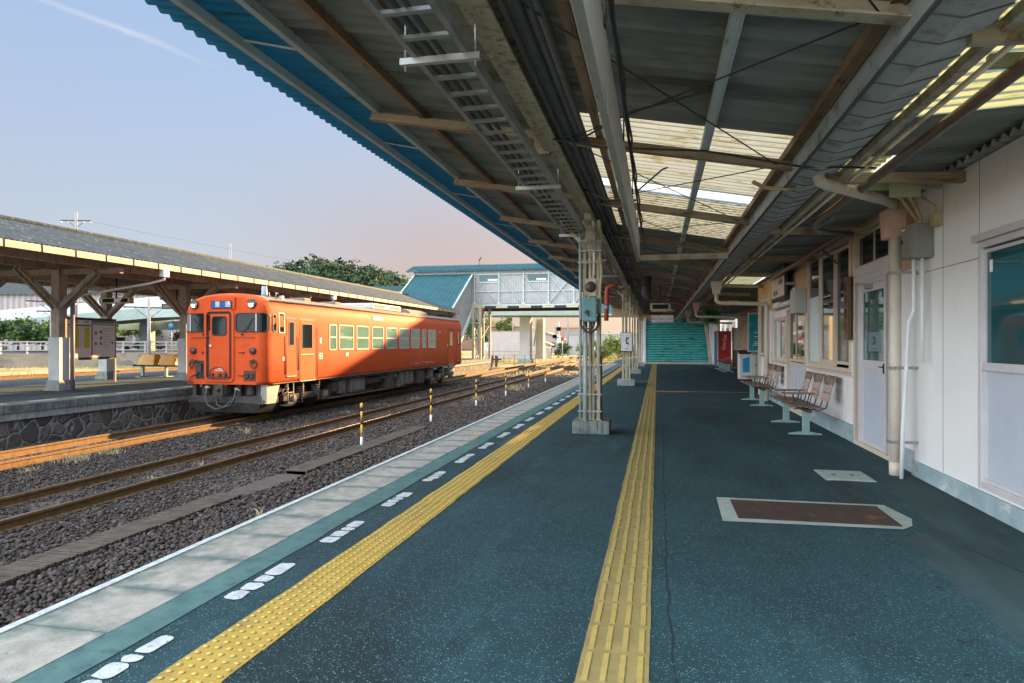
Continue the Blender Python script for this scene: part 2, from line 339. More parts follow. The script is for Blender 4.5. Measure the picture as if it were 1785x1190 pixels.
WALLO = M('old cream plaster', (.68, .67, .66), (.76, .75, .74), sc=1.5, rough=.85, bump=.08, bsc=60, st=[((.36, .30, .24), 2, .56, .75, V)])
WALLT = M('tan upper plaster', (.46, .30, .18), (.55, .38, .24), sc=1.5, rough=.85, bump=.08, bsc=60, st=[((.26, .18, .11), 2, .56, .75, V)])
PLIN = M('plinth paint', (.22, .31, .34), (.33, .42, .45), sc=3, rough=.85, bump=.1, st=[((.5, .53, .54), 3, .56, .66, (1, 1, 2)), ((.10, .13, .14), 5, .6, .75, (1, 1, 1))])
SEAM = M('seam shadow gap', (.09, .09, .09), rough=.9)
ALU = M('white aluminium', (.52, .51, .53), (.58, .57, .59), sc=3, rough=.45, metal=.1)
ALUC = M('cream window frame', (.50, .43, .34), (.58, .51, .42), sc=3, rough=.6, st=[((.3, .22, .15), 4, .6, .75, V)])
DOORP = M('pale door panel', (.42, .47, .54), (.47, .52, .59), sc=2, rough=.5)
FROST = M('frosted pane', (.42, .56, .60), (.55, .68, .70), sc=1.5, rough=.35, spec=.5)
PVC = M('cream plastic pipe', (.52, .46, .38), (.6, .55, .47), sc=3, rough=.5, st=[((.36, .24, .15), 2, .56, .75, V)])
PVCW = M('white plastic pipe', (.64, .66, .68), (.7, .72, .74), sc=3, rough=.45, st=[((.4, .4, .38), 3, .6, .78, V)])
PINK = M('faded pink hopper', (.52, .33, .26), (.62, .42, .34), sc=4, rough=.6, st=[((.55, .2, .13), 8, .6, .7, V)])
CABG = M('grey cabinet paint', (.185, .19, .165), (.22, .225, .2), sc=3, rough=.5, st=[((.12, .11, .08), 6, .62, .75, V)])
TEALB = M('teal cabinet paint', (.10, .24, .25), (.14, .29, .30), sc=4, rough=.5, st=[((.08, .10, .09), 7, .6, .75, V)])
GREYC = M('grey conduit', (.24, .29, .29), (.32, .37, .36), sc=4, rough=.5, st=[((.14, .12, .09), 6, .58, .72, V)])
GLK = M('cab glass', (.010, .014, .016), rough=.06, spec=.22)
BLACK = M('black plastic', (.015, .015, .017), rough=.5)
DARK = M('dark steel', (.03, .032, .035), (.06, .06, .06), sc=6, rough=.65, bump=.1)
PIPEB = M('brown steel pipe', (.13, .085, .065), (.2, .14, .11), sc=4, rough=.35, metal=.3, st=[((.07, .045, .035), 8, .6, .7, (3, .4, 3))])
CABLE = M('dark cable', (.03, .035, .036), rough=.6)
COND = M('tan conduit', (.36, .28, .16), (.46, .37, .23), sc=6, rough=.55, st=[((.18, .11, .06), 8, .6, .72, (1, 1, 1))])
REDP = M('red pipe', (.38, .07, .03), (.45, .11, .05), sc=5, rough=.5)
WOODB = M('bench slat wood', (.15, .10, .072), (.26, .19, .145), sc=5, rough=.6, str3=(5, .6, 5), st=[((.06, .035, .025), 12, .6, .72, (4, .5, 4))], bump=.1, bsc=40)
WOODS = M('weathered signboard wood', (.12, .065, .04), (.2, .12, .075), sc=3, rough=.75, str3=(6, 6, .4), bump=.15)
WOODL = M('lit bench back slats', (.36, .27, .22), (.46, .36, .30), sc=5, rough=.6, str3=(5, .6, 5), st=[((.2, .13, .09), 9, .6, .72, (4, .5, 4))])  # light on the bench backs put into a paler wood colour
LEGT = M('bench leg paint', (.20, .33, .32), (.26, .39, .38), sc=6, rough=.5, st=[((.1, .1, .08), 10, .62, .72, (1, 1, 1))])
CHECK = M('rusty tread plate', (.055, .036, .032), (.085, .056, .046), sc=6, rough=.7, metal=.3, st=[((.2, .09, .05), 3, .6, .7, (1, 1, 1))])
LIDW = M('pale lid', (.27, .33, .31), (.35, .41, .38), sc=7, rough=.8, st=[((.2, .22, .21), 12, .6, .7, (1, 1, 1))])
SHUT = M('teal shutter paint', (.06, .43, .40), (.11, .50, .46), sc=3, rough=.5, st=[((.03, .13, .115), 2.5, .54, .66, (.6, 1, 3)), ((.02, .05, .05), 11, .63, .7, (.4, 1, 2))])
def glass(name, c, rough=.03, ior=1.5, bright=None):
    m = M(name, c, bright, sc=.8, lo=.4, hi=.6, rough=rough, spec=.5); return m
GLS = glass('dark window glass', (.012, .022, .026)); GLT = glass('teal window glass', (.01, .075, .085))
TXTB = M('black sign paint', (.02, .02, .022), rough=.6); TXTW = M('white sign paint', (.8, .8, .8), rough=.6)
SIGNW = M('white sign face', (.62, .64, .64), (.68, .7, .7), sc=4, rough=.5); SIGNB = M('blue sign face', (.02, .12, .24), (.03, .15, .29), sc=4, rough=.45)
SIGNT = M('aged sign face', (.62, .52, .42), (.68, .59, .49), sc=3, rough=.55)
RED = M('vending red', (.36, .018, .018), (.42, .03, .025), sc=3, rough=.35)
LEAF = [M('leaves %d' % i, c, tuple(x * 1.5 for x in c), sc=3, rough=.7, trans=.25) for i, c in enumerate(((.045, .085, .022), (.075, .12, .03), (.11, .15, .035), (.03, .065, .03)))]
BARK = M('bark', (.09, .07, .05), (.15, .12, .09), sc=8, rough=.9, bump=.4)
def crown(mb, c, r3, n, size, clumps=14, rng=R, mis=(0, 1, 2), flat=False):
    cl = []
    for k in range(clumps):
        a, b = rng.uniform(0, 6.283), rng.uniform(-.7, 1)
        s = math.sqrt(max(0, 1 - b * b)); q = rng.uniform(.45, .95)
        cl.append((Vector((c[0] + r3[0] * s * math.cos(a) * q, c[1] + r3[1] * s * math.sin(a) * q, c[2] + r3[2] * b * q)), rng.uniform(.28, .5), rng.choice(mis)))
    for i in range(n):
        p, w, mi = rng.choice(cl)
        q = Vector((rng.gauss(0, w * .55) * r3[0], rng.gauss(0, w * .55) * r3[1], rng.gauss(0, w * .5) * r3[2])) + p
        a = Vector((rng.uniform(-1, 1), rng.uniform(-1, 1), rng.uniform(-.6, .6))).normalized(); b = a.orthogonal().normalized()
        b = (b + a.cross(b) * rng.uniform(-1, 1)).normalized(); s = size * rng.uniform(.6, 1.4)
        mb.add([q - a * s, q - b * s * .6, q + a * s, q + b * s * .6], [(0, 1, 2, 3)], mi)
    return mb
def tree(loc, h, r3, n, size, label, name='tree', cat='tree', group=None, mis=(0, 1, 3), tr=.15, clumps=14):
    t = T(name, loc, label, cat, group); x, y, z = loc
    k = MB(); k.tube([(x, y, z - .1), (x + .1, y, z + h * .35), (x - .05, y + .1, z + h * .8)], [tr, tr * .75, tr * .3], 7)
    for a in range(4):
        an = a * 1.7 + R.random(); zz = z + h * (.35 + .1 * a)
        k.tube([(x, y, zz), (x + math.cos(an) * r3[0] * .6, y + math.sin(an) * r3[1] * .6, zz + h * .15)], [tr * .4, tr * .12], 5)
    B(k, 'trunk', BARK, t)
    B(crown(MB(), (x, y, z + h - r3[2] * .8), r3, n, size, clumps, R, mis), 'crown', LEAF, t)
    return t
# ------------------------------------------------------------------ ground, track bed, platform
B(MB().quad((-1500, -400, -1.02), (1500, -400, -1.02), (1500, 2500, -1.02), (-1500, 2500, -1.02)), 'ground', EARTH, kind='structure')
def grid(x0, x1, y0, y1, nx, ny, zf):
    m = MB(); vs = [(x0 + (x1 - x0) * i / nx, y0 + (y1 - y0) * j / ny, 0) for j in range(ny + 1) for i in range(nx + 1)]
    vs = [(x, y, zf(x, y)) for x, y, _ in vs]; k = nx + 1
    return m.add(vs, [(j * k + i, j * k + i + 1, (j + 1) * k + i + 1, (j + 1) * k + i) for j in range(ny) for i in range(nx)], 0, True)
B(grid(-14.05, -3.13, -4, 48, 60, 200, lambda x, y: -.955 + .012 * math.sin(x * 5 + y * 3.1) + .01 * math.sin(y * 7.3 - x * 2) + .02 * math.sin(x * 1.3)), 'track_bed', SOIL, kind='structure')
PX0 = -3.12
pf = B(MB().box(PX0 + .02, 14, -3, 60, -1.3, 0), 'platform', ASPH, kind='structure')
w = MB(); w.box(PX0, PX0 + .02, -3, 47, -1.1, -.16); w.box(PX0 - .03, PX0 + .02, -3, 47, -.16, -.004)
B(w, 'platform_face', CONCD, pf)
m = MB(); y = -2.6; k = 0
while y < 46.5:
    L = .545 + R.uniform(-.03, .03)
    m.box(PX0 + .05, -2.59 + R.uniform(-.008, .008), y + .005, y + L - .005, -.05, .006 + R.uniform(-.002, .002), (k * 7 + R.randint(0, 1)) % 3); y += L; k += 1
cop = B(m, 'coping', COPE, pf)
uvl = cop.data.uv_layers.new(name='slab'); x0_, x1_ = PX0 + .05, -2.59
vz = [v.co for v in cop.data.vertices]
for k8 in range(len(vz) // 8):
    ylo = min(v.y for v in vz[k8 * 8:k8 * 8 + 8]); yhi = max(v.y for v in vz[k8 * 8:k8 * 8 + 8])
    for pl_ in range(k8 * 6, k8 * 6 + 6):
        for li in cop.data.polygons[pl_].loop_indices:
            co = vz[cop.data.loops[li].vertex_index]; uvl.data[li].uv = ((co.x + OFF[pf.name].x - x0_) / (x1_ - x0_), (co.y - ylo) / (yhi - ylo))
B(MB().box(PX0 + .05, -2.6, -2.6, 46.5, -.06, -.001), 'joint_mortar', CRACK, pf)
B(MB().box(PX0 - .005, PX0 + .047, -2.6, 46.5, -.06, .012), 'edge_strip', WHITEP, pf)
def strip(x0, x1, y0, y1, z, j=.012, st=.35):
    n = int((y1 - y0) / st); m = MB(); vs = []
    for i in range(n + 1):
        yy = y0 + (y1 - y0) * i / n; vs += [(x0 + R.uniform(-j, j), yy, z), (x1 + R.uniform(-j, j), yy, z)]
    return m.add(vs, [(2 * i, 2 * i + 1, 2 * i + 3, 2 * i + 2) for i in range(n)])
B(strip(-2.60, -2.375, -2.6, 46.5, .0035), 'green_band', BAND, pf)
# dashes: each a broken row of worn white blocks
y = 1.15
while y < 44:
    m = MB(); a = 0
    for L in ((.16, .13, .1, .2) if y < 12 else (.6,)):
        if y < 12: L *= R.uniform(.75, 1.15)
        x0, x1 = -2.325 + R.uniform(-.008, .008), -2.22 + R.uniform(-.01, .01); p = []
        for cx, cy, s0 in ((x0, y + a, 0), (x1, y + a, 1), (x1, y + a + L, 2), (x0, y + a + L, 3)):
            for q in range(3):
                an = math.pi * (1 + s0 * .5) + q * math.pi / 4; r = .03
                ccx, ccy = cx + (r if s0 in (0, 3) else -r), cy + (r if s0 < 2 else -r)
                p.append((ccx + r * math.cos(an) * R.uniform(.7, 1.2), ccy + r * math.sin(an) * R.uniform(.7, 1.2)))
        m.poly(p, .0045 + .0002 * R.random()); a += L + .012
    B(m, 'white_dash', WHITEP, pf); y += 1.08
def bump_tile(m, x0, x1, y0, y1, kind, h=.004):
    m.box(x0 + .001, x1 - .001, y0 + .0015, y1 - .0015, -.01, h, 0); nx = 5 if kind == 'dot' else 4
    for i in range(nx):
        cx = x0 + (x1 - x0) * (i + .5) / nx
        if kind == 'dot':
            for j in range(5):
                cy = y0 + (y1 - y0) * (j + .5) / 5
                m.lathe((cx, cy, h), [(.0165, 0), (.0125, .0042)], 8, 1); m.lathe((cx, cy, h), [(.0125, .0042), (.009, .0062), (0.0005, .0065)], 8, 2)
        else:
            w0, w1, a, b = .0165, .0115, y0 + .018, y1 - .018
            m.add([(cx - w0, a, h), (cx + w0, a, h), (cx + w0, b, h), (cx - w0, b, h), (cx - w1, a + .006, h + .0055), (cx + w1, a + .006, h + .0055), (cx + w1, b - .006, h + .0055), (cx - w1, b - .006, h + .0055)],
                  [(4, 5, 6, 7)], 2).add(m.v[-8:], [(0, 1, 5, 4), (1, 2, 6, 5), (2, 3, 7, 6), (3, 0, 4, 7)], 1)
m = MB(); m2 = MB(); y = .4
while y < 45.7:
    j = R.uniform(-.006, .006)
    if y < 26: bump_tile(m, -2.05 + j, -1.75 + j, y, y + .3, 'dot', .004 + R.uniform(0, .001))
    else:
        m.box(-2.05 + j, -1.75 + j, y + .002, y + .298, -.01, .005)
    bump_tile(m2, -.335 + j * .6, -.035 + j * .6, y, y + .3, 'bar', .004 + R.uniform(0, .001)); y += .3
B(m, 'tactile_paving', [YEL, YELG, YELT], pf); B(m2, 'tactile_paving', [YEL2, YELG, YELB], pf)
m = MB()
for i in range(3): bump_tile(m, -.03 + i * .3, .27 + i * .3, 19.9, 20.2, 'dot')
m.box(.88, 2.6, 20.06, 20.13, -.01, .004); m.box(-1.75, -.34, 25.0, 25.12, -.01, .004)
B(m, 'tactile_branch', [YEL2, YELG, YELB], pf)
# cracks, joints and resurfacing patches
def crackline(pts, w, z=.0022):
    m = MB(); q = []
    for (x0, y0), (x1, y1) in zip(pts, pts[1:]):
        n = max(2, int(math.hypot(x1 - x0, y1 - y0) / .12))
        for i in range(n): q.append((x0 + (x1 - x0) * i / n, y0 + (y1 - y0) * i / n))
    q.append(pts[-1]); vs = []; hor = abs(pts[0][0] - pts[-1][0]) > abs(pts[0][1] - pts[-1][1])
    for x, y in q:
        d, ww = R.uniform(-.012, .012), w * R.uniform(.3, 1.2)
        vs += [(x, y + d, z), (x, y + d + ww, z)] if hor else [(x + d, y, z), (x + d + ww, y, z)]
    f = [(2 * i, 2 * i + 1, 2 * i + 3, 2 * i + 2) for i in range(len(q) - 1)]
    return m.add(vs, [tuple(reversed(a)) for a in f] if hor else f)
B(crackline([(.085, .6), (.07, 2.9), (.05, 4.3), (.06, 7.3), (.09, 12), (.1, 30)], .011), 'crack', CRACK, pf)
for yy in (7.35, 13.6, 19.3):
    B(crackline([(-2.36, yy), (-.345, yy - .05), ], .012), 'expansion_joint', CRACK, pf); B(crackline([(-.03, yy - .05), (1.6, yy + .03)], .008), 'expansion_joint', CRACK, pf)
B(crackline([(2.05, 5.2), (2.2, 4.6), (2.35, 4.4)], .008, .0045), 'crack', CRACK, pf)
m = MB(); pl = []
yy = .3
while yy < 8.6:
    x = 1.62 if yy < 3.3 else (1.68 if yy < 5.4 else 1.95 + (yy - 5.4) * .12); pl.append((x + R.uniform(-.05, .05), yy)); yy += .22
m.add([(x, y, .0015) for x, y in pl] + [(2.8, y, .0015) for x, y in pl], [(i, i + len(pl), i + 1 + len(pl), i + 1) for i in range(len(pl) - 1)])
B(m, 'resurfaced_strip', ASPH2, pf)
B(MB().poly([(1.55, 6.4), (1.85, 6.41), (2.0, 7.45), (1.72, 7.47)], .003), 'asphalt_patch', ASPH2, pf)
# covers let into the platform
t = T('inspection_cover', (1.2, 6.0, 0), 'rusty chequered steel cover plate in a pale concrete surround', 'inspection cover')
m = MB(); m.poly([(.50, 5.57), (1.80, 5.60), (1.9, 5.72), (1.97, 5.95), (1.93, 6.2), (1.90, 6.40), (.52, 6.42)], .005)
B(m, 'surround', LIDW, t)
m = MB(); m.box(.63, 1.82, 5.68, 6.33, -.01, .009)
for i in range(40):
    for j in range(21):
        x, yy = .655 + i * .0295, 5.70 + j * .030; s = .009; o = 1 if (i + j) % 2 else -1
        m.add([(x - s, yy - s * .6 * o, .0091), (x + s * .4, yy - s * o, .0091), (x + s, yy + s * .6 * o, .0091), (x - s * .4, yy + s * o, .0091), (x, yy, .0125)], [(0, 1, 4), (1, 2, 4), (2, 3, 4), (3, 0, 4)] if o > 0 else [(1, 0, 4), (2, 1, 4), (3, 2, 4), (0, 3, 4)])
B(m, 'cover_plate', CHECK, t)
t = T('manhole_lid', (1.92, 7.75, 0), 'pale rectangular concrete lid with two grip slots near the wall', 'manhole lid')
B(MB().box(1.68, 2.15, 7.46, 8.02, -.01, .008).box(1.71, 2.12, 7.50, 7.98, .0, .012), 'lid', LIDW, t)
BS(MB().box(1.80, 1.83, 7.7, 7.78, .0, .0135).box(1.98, 2.01, 7.7, 7.78, 0, .0135), 'grip_slot', BLACK, t)
# ------------------------------------------------------------------ tracks
PROF = [(-.064, 0), (.064, 0), (.064, .012), (.012, .028), (.009, .105), (.0325, .118), (.0325, .145), (.027, .153), (-.027, .153), (-.0325, .145), (-.0325, .118), (-.009, .105), (-.012, .028), (-.064, .012)]
def track(x, y0, y1, ztop, label, sleepers=True, sy0=2):
    t = T('railway_track', (x, 20, ztop - .153), label, 'railway track')
    for s in (-1, 1):
        cx = x + s * .566; m = MB()
        m.sweep(PROF, (cx, y0, ztop - .153), (cx, y1, ztop - .153)); m.box(cx - .0215, cx + .0215, y0, y1, ztop - .003, ztop + .0015, 1)
        B(m, 'rail', [RAILS, RAILT], t)
    if sleepers:
        s0 = None
        for i in range(96):
            yy = sy0 + i * .66; hh = ztop - .158 + R.uniform(-.012, .004)
            B(MB().box(x - 1.0, x + 1.0, yy - .1, yy + .1, hh - .12, hh), 'sleeper', SLEEP, t)
    return t
track(-8.45, -6, 150, -.78, 'empty rusty railway track beside the row of yellow and black posts')
track(-12.3, -6, 150, -.78, 'railway track under the orange train with rails gleaming gold', True, 0)
for x, l in ((-38.2, 'rust red rail track in dry grass beyond the island platform'), (-41.6, 'farther rust red rail track below the concrete wall with guard rail')):
    track(x, 10, 130, -.78, l, False)
# a cross-over far down the line
t = T('railway_track', (-9, 60, -.93), 'siding rails curving away across the sunlit yard', 'railway track')
for s in (-1, 1):
    m = MB()
    pts = [(-8.45 + s * .566 - .0035 * (yy - 48) ** 2 * .35, yy, -.93) for yy in range(50, 112, 4)]
    for a, b in zip(pts, pts[1:]): m.sweep(PROF, a, b); m.bar((a[0], a[1], -.776), (b[0], b[1], -.776), .045, .006, 1)
    B(m, 'rail', [RAILS, RAILT], t)
# concrete cable trough with slotted lids
t = T('cable_trough', (-6.35, 10, -.95), 'low brown cable trough with ribbed concrete lids along the ballast', 'cable trough')
for (y0, y1) in ((1, 9.2), (11.2, 17.8)):
    m = MB(); yy = y0
    while yy < y1: m.box(-6.58 + R.uniform(-.01, .01), -6.14 + R.uniform(-.01, .01), yy, yy + .028, -1.0, -.895 + R.uniform(-.006, .006)); yy += .04
    m.box(-6.55, -6.17, y0, y1, -1.0, -.915); B(m, 'trough_lid', M('trough concrete', (.062, .05, .042), (.11, .088, .072), sc=5, rough=.95, bump=.3, bsc=50, st=[((.05, .04, .035), 3, .55, .7, (1, 1, 1))]) if 'trough concrete' not in MATS else MATS['trough concrete'], t)
B(MB().box(-7.2, -6.1, 9.4, 11.0, -1.0, -.93), 'timber_crossing', SLEEP, t)
# yellow and black marker posts
PYEL = M('post yellow', (.55, .30, .03), (.62, .36, .05), sc=6, rough=.5, st=[((.2, .1, .03), 12, .6, .72, (1, 1, 1))])
def post(y, label):
    x = -6.5; t = T('marker_post', (x, y, -.95), label, 'marker post', 'yellow and black marker posts beside the track')
    B(MB().tube([(x, y, -1.02), (x, y, -.72)], .034, 10), 'base_sleeve', PVCW, t)
    for z0, z1, mm in ((-.72, -.44, PYEL), (-.44, -.34, BLACK), (-.34, -.14, PYEL), (-.14, -.06, BLACK)): B(MB().tube([(x, y, z0), (x, y, z1)], .026, 10), 'band', mm, t)
    B(MB().tube([(x, y, -.06), (x, y, -.055), (x, y, .02), (x, y, .05)], [.03, .042, .036, .01], 10), 'cap', PYEL, t)
for y, l in ((14.3, 'nearest and tallest looking yellow and black post beside the track'), (19.1, 'second yellow and black post along the track from the camera'), (24.2, 'third yellow and black post, between two others by the rail'), (29.2, 'fourth small yellow and black post farther down the track'), (34.6, 'fifth thin yellow and black post far down the track'), (40, 'sixth and farthest thin yellow and black post by the rail')): post(y, l)
# loose stones
def stones(name, regs, seed, smin=.012, smax=.038):
    rg = np.random.default_rng(seed); t = (1 + 5 ** .5) / 2
    iv = np.array([(-1, t, 0), (1, t, 0), (-1, -t, 0), (1, -t, 0), (0, -1, t), (0, 1, t), (0, -1, -t), (0, 1, -t), (t, 0, -1), (t, 0, 1), (-t, 0, -1), (-t, 0, 1)]) / 1.9
    fc = np.array([(0, 11, 5), (0, 5, 1), (0, 1, 7), (0, 7, 10), (0, 10, 11), (1, 5, 9), (5, 11, 4), (11, 10, 2), (10, 7, 6), (7, 1, 8), (3, 9, 4), (3, 4, 2), (3, 2, 6), (3, 6, 8), (3, 8, 9), (4, 9, 5), (2, 4, 11), (6, 2, 10), (8, 6, 7), (9, 8, 1)])
    P = []; S = []
    for x0, x1, y0, y1, den, z, k in regs:
        n = int((x1 - x0) * (y1 - y0) * den); P.append(np.stack([rg.uniform(x0, x1, n), rg.uniform(y0, y1, n), np.full(n, z) + rg.uniform(-.012, .02, n)], 1)); S.append(rg.uniform(smin, smax, n) * k)
    P = np.concatenate(P); S = np.concatenate(S); n = len(P)
    v = iv[None] * rg.uniform(.65, 1.3, (n, 12, 1)) * S[:, None, None] * rg.uniform(.6, 1.25, (n, 1, 3)) * np.array([1, 1, .75])
    a = rg.uniform(0, 6.28, n); c, s = np.cos(a), np.sin(a)
    v = np.stack([v[:, :, 0] * c[:, None] - v[:, :, 1] * s[:, None], v[:, :, 0] * s[:, None] + v[:, :, 1] * c[:, None], v[:, :, 2]], 2) + P[:, None]
    f = (fc[None] + (np.arange(n) * 12)[:, None, None]).reshape(-1, 3)
    me = bpy.data.meshes.new(name); me.vertices.add(n * 12); me.vertices.foreach_set('co', v.reshape(-1)); nf = len(f)
    me.loops.add(nf * 3); me.loops.foreach_set('vertex_index', f.reshape(-1).astype(np.int32)); me.polygons.add(nf)
    me.polygons.foreach_set('loop_start', (np.arange(nf) * 3).astype(np.int32)); me.polygons.foreach_set('loop_total', np.full(nf, 3, dtype=np.int32))
    for q in STONE: me.materials.append(q)
    me.polygons.foreach_set('material_index', np.repeat(rg.choice(4, n, p=[.42, .36, .1, .12]), 20).astype(np.int32)); me.update(calc_edges=True); me.validate()
    o = bpy.data.objects.new(name, me); C.objects.link(o); lab(o, 'loose dark brown ballast stones between the platform and rails', 'ballast', kind='stuff')
stones('ballast', [(-6.1, -3.2, 1.5, 9, 760, -.94, 1), (-6.1, -3.2, 9, 20, 320, -.94, 1.1), (-6.1, -3.2, 20, 46, 70, -.94, 1.4), (-11.5, -6.6, 4, 13, 480, -.934, .9), (-11.5, -6.1, 13, 24, 160, -.935, 1.1), (-11.5, -6.1, 24, 46, 35, -.945, 1.5), (-14, -11.5, 8, 17, 120, -.945, 1), (-13.5, -5, 46, 85, 10, -1.0, 2.2)], 3)
# dry tufts and weeds
def tuft(m, x, y, z, r, n, h, rng, mi):
    for i in range(n):
        a, q = rng.uniform(0, 6.28), rng.uniform(0, r); px, py = x + q * math.cos(a), y + q * math.sin(a); hh = h * rng.uniform(.4, 1.2)
        dx, dy = rng.uniform(-.6, .6) * hh, rng.uniform(-.6, .6) * hh; w = .006 + h * .012
        m.add([(px - w, py, z), (px + w, py, z), (px + dx * .5 + w * .6, py + dy * .5, z + hh * .7), (px + dx, py + dy, z + hh)], [(0, 1, 2, 3)], rng.choice(mi))
GR = [M('dry straw', (.36, .27, .12), (.46, .36, .18), sc=4, rough=.9, trans=.2), M('weed green', (.10, .14, .035), (.16, .2, .05), sc=4, rough=.9, trans=.25), M('pale dead grass', (.42, .36, .24), (.5, .44, .3), sc=4, rough=.9, trans=.2)]
m = MB()
for x, y, r, n, h in ((-11.2, 11.3, .35, 150, .16), (-11.25, 12.3, .3, 110, .14), (-11.1, 10.2, .22, 50, .12), (-10.5, 16, .2, 40, .14), (-8.4, 10.2, .25, 50, .08), (-8.5, 11.5, .2, 40, .08), (-10, 21, .3, 50, .1), (-10.2, 24, .4, 60, .1), (-6.8, 33, .4, 90, .3), (-7.2, 27, .3, 40, .2), (-9.8, 27, .4, 50, .12), (-5.2, 8.2, .05, 10, .14), (-4.4, 6.9, .05, 9, .12), (-2.6, 9.6, .03, 9, .12), (-11.1, 19.5, .4, 60, .08)): tuft(m, x, y, -.96 if x < -3 else 0, r, n, h, R, (0, 2, 2))
for i in range(420):
    x, y = R.uniform(-60, -25), R.uniform(30, 75); tuft(m, x, y, -1.02, .8, 9, R.uniform(.15, .4), R, (0, 1, 0, 2))
for i in range(260):
    x, y = R.uniform(-26, -13.5), R.uniform(60, 110); tuft(m, x, y, -1.02, .9, 9, R.uniform(.1, .35), R, (0, 2, 0, 1))
for i in range(200):
    x, y = R.uniform(-9, 3), R.uniform(84, 120); tuft(m, x, y, -1.02, .9, 10, R.uniform(.3, .8), R, (1, 0, 1))
for i in range(120):
    x, y = R.uniform(-12, -3.5), R.uniform(49, 82); tuft(m, x, y, -1.02, .6, 6, R.uniform(.1, .25), R, (0, 2))
B(m, 'grass', GR, None, 'dry straw and weeds growing in tufts through the rail yard', 'grass', kind='stuff')
# ------------------------------------------------------------------ canopy over the near platform
YE = 46.2; Y0 = 2.5
def ru(x): return 3.74 - .18 * (x + 2.94)          # rafter underside
cp = T('platform_canopy', (-1, 10.7, 0), 'long corrugated platform canopy on riveted cream steel pillars', 'canopy')
def roofz(x): return ru(x) + .175
def sheet(name, mt, x0, x1, y0, y1, lift=0):
    B(MB().wave((x0, y0, roofz(x0) + lift), (x1, y0, roofz(x1) + lift), (x0, y1, roofz(x0) + lift), .15, .019), name, mt, cp)
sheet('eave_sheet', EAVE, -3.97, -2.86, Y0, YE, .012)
sheet('roof_sheet', UNDER, -2.9, -.72, Y0, YE)
sheet('roof_sheet', UNDER, -.76, 1.27, Y0, 6.22, .006); sheet('roof_sheet', UNDER, -.76, 1.27, 12.3, YE, .006)
sheet('skylight_sheet', SKYL, -.76, 1.27, 6.2, 8.72, .004); sheet('skylight_sheet', SKYL2, -.76, 1.27, 8.7, 9.25, .001); sheet('skylight_sheet', SKYL, -.76, 1.27, 9.23, 12.32, .004)
def sheet2(name, mt, y0, y1, lift=0, x0=1.56, x1=5.2):
    z0, z1 = 2.985 + lift, 3.02 + (x1 - 1.56) * .02 + lift
    B(MB().wave((x0, y0, z0), (x1, y0, z1), (x0, y1, z0), .15, .019), name, mt, cp)
sheet2('roof_sheet', UNDER, Y0, 2.92); sheet2('skylight_sheet', SKYR, 2.9, 5.3, .004, 1.56, 2.62); sheet2('roof_sheet', UNDER, 2.9, 5.3, .004, 2.62, 5.2)
sheet2('roof_sheet', UNDER, 5.28, 6.3); sheet2('skylight_sheet', SKYR, 6.28, 7.3, .004, 1.56, 2.0); sheet2('roof_sheet', UNDER, 6.28, 7.3, .004, 2.0, 5.2); sheet2('roof_sheet', UNDER, 7.28, 17)
sheet2('skylight_sheet', SKYR, 16.98, 20, .004, 1.56, 2.6); sheet2('roof_sheet', UNDER, 16.98, 20, .004, 2.6, 5.2); sheet2('roof_sheet', UNDER, 19.98, YE)
# purlins along the platform
for x, mt, h in ((-3.49, PURL, .07), (-2.89, PURL, .07), (-2.38, PURR, .07), (-1.85, PURR, .06), (-.55, PURR, .06), (.44, PURL, .07), (1.17, PURR, .07)):
    z = ru(x) + .09; m = MB().box(x - .035, x + .035, Y0, YE - .1, z, z + h)
    m.box(x + .028, x + .036, Y0, YE - .1, z - .012, z)
    B(m, 'purlin', mt, cp)
# rafters across
yr = .75; k = 0
while yr < YE:
    m = MB(); xa, xb = -2.95, 1.62
    m.bar((xa, yr, ru(xa) + .05), (xb, yr, ru(xb) + .05), .045, .095)
    m.bar((xa, yr - .03, ru(xa) + .008), (xb, yr - .03, ru(xb) + .008), .1, .012)
    m.bar((xa, yr + .05, ru(xa) + .085), (xb, yr + .05, ru(xb) + .085), .03, .03)
    if k % 2 == 0: m.box(-1.2, -1.05, yr - .05, yr + .05, ru(-1.1) - .13, ru(-1.1) + .02)
    B(m, 'rafter', RAFT if yr > 4.5 else BEAMC, cp)
    B(MB().bar((1.5, yr, ru(1.5) - .03), (2.75, yr, 2.86), .07, .09), 'tie_beam', BEAMC if k % 2 else RAFT, cp)
    yr += 3.0; k += 1
# diagonal tie rods under the sheets
for k in range(8):
    a = .75 + 3 * k
    B(MB().tube([(-.9, a, ru(-.9) + .04), (1.1, a + 3, ru(1.1) + .04)], .006, 5).tube([(1.1, a, ru(1.1) + .04), (-.9, a + 3, ru(-.9) + .04)], .006, 5), 'tie_rod', CABLE, cp)
    B(MB().bar((-3.4, a + 1.4, ru(-3.4) + .12), (-2.92, a + 1.5, ru(-2.92) + .12), .02, .012), 'strap', PURL, cp)
# main longitudinal girder over the pillars
m = MB(); zb = 3.30
m.box(-1.10, -.93, Y0, YE, zb, zb + .012); m.box(-1.02, -1.008, Y0, YE, zb + .012, zb + .13); m.box(-1.10, -.93, Y0, YE, zb + .13, zb + .142)
yy = Y0 + .4
while yy < 24:
    for xx in (-1.07, -.96): m.lathe((xx, yy, zb - .006), [(.001, 0), (.010, .001), (.012, .007)], 6)
    yy += .5
B(m, 'girder', CREAM, cp)
m = MB()
for x, z, r in ((-.88, 3.36, .022), (-.80, 3.38, .03), (-.72, 3.36, .014), (-.66, 3.35, .014)): m.tube([(x, Y0, z), (x, YE - .5, z)], r, 8)
B(m, 'cable_run', CABLE, cp)
B(MB().box(-.92, -.68, Y0, YE - .3, 3.405, 3.425), 'cable_shelf', DUCT, cp)
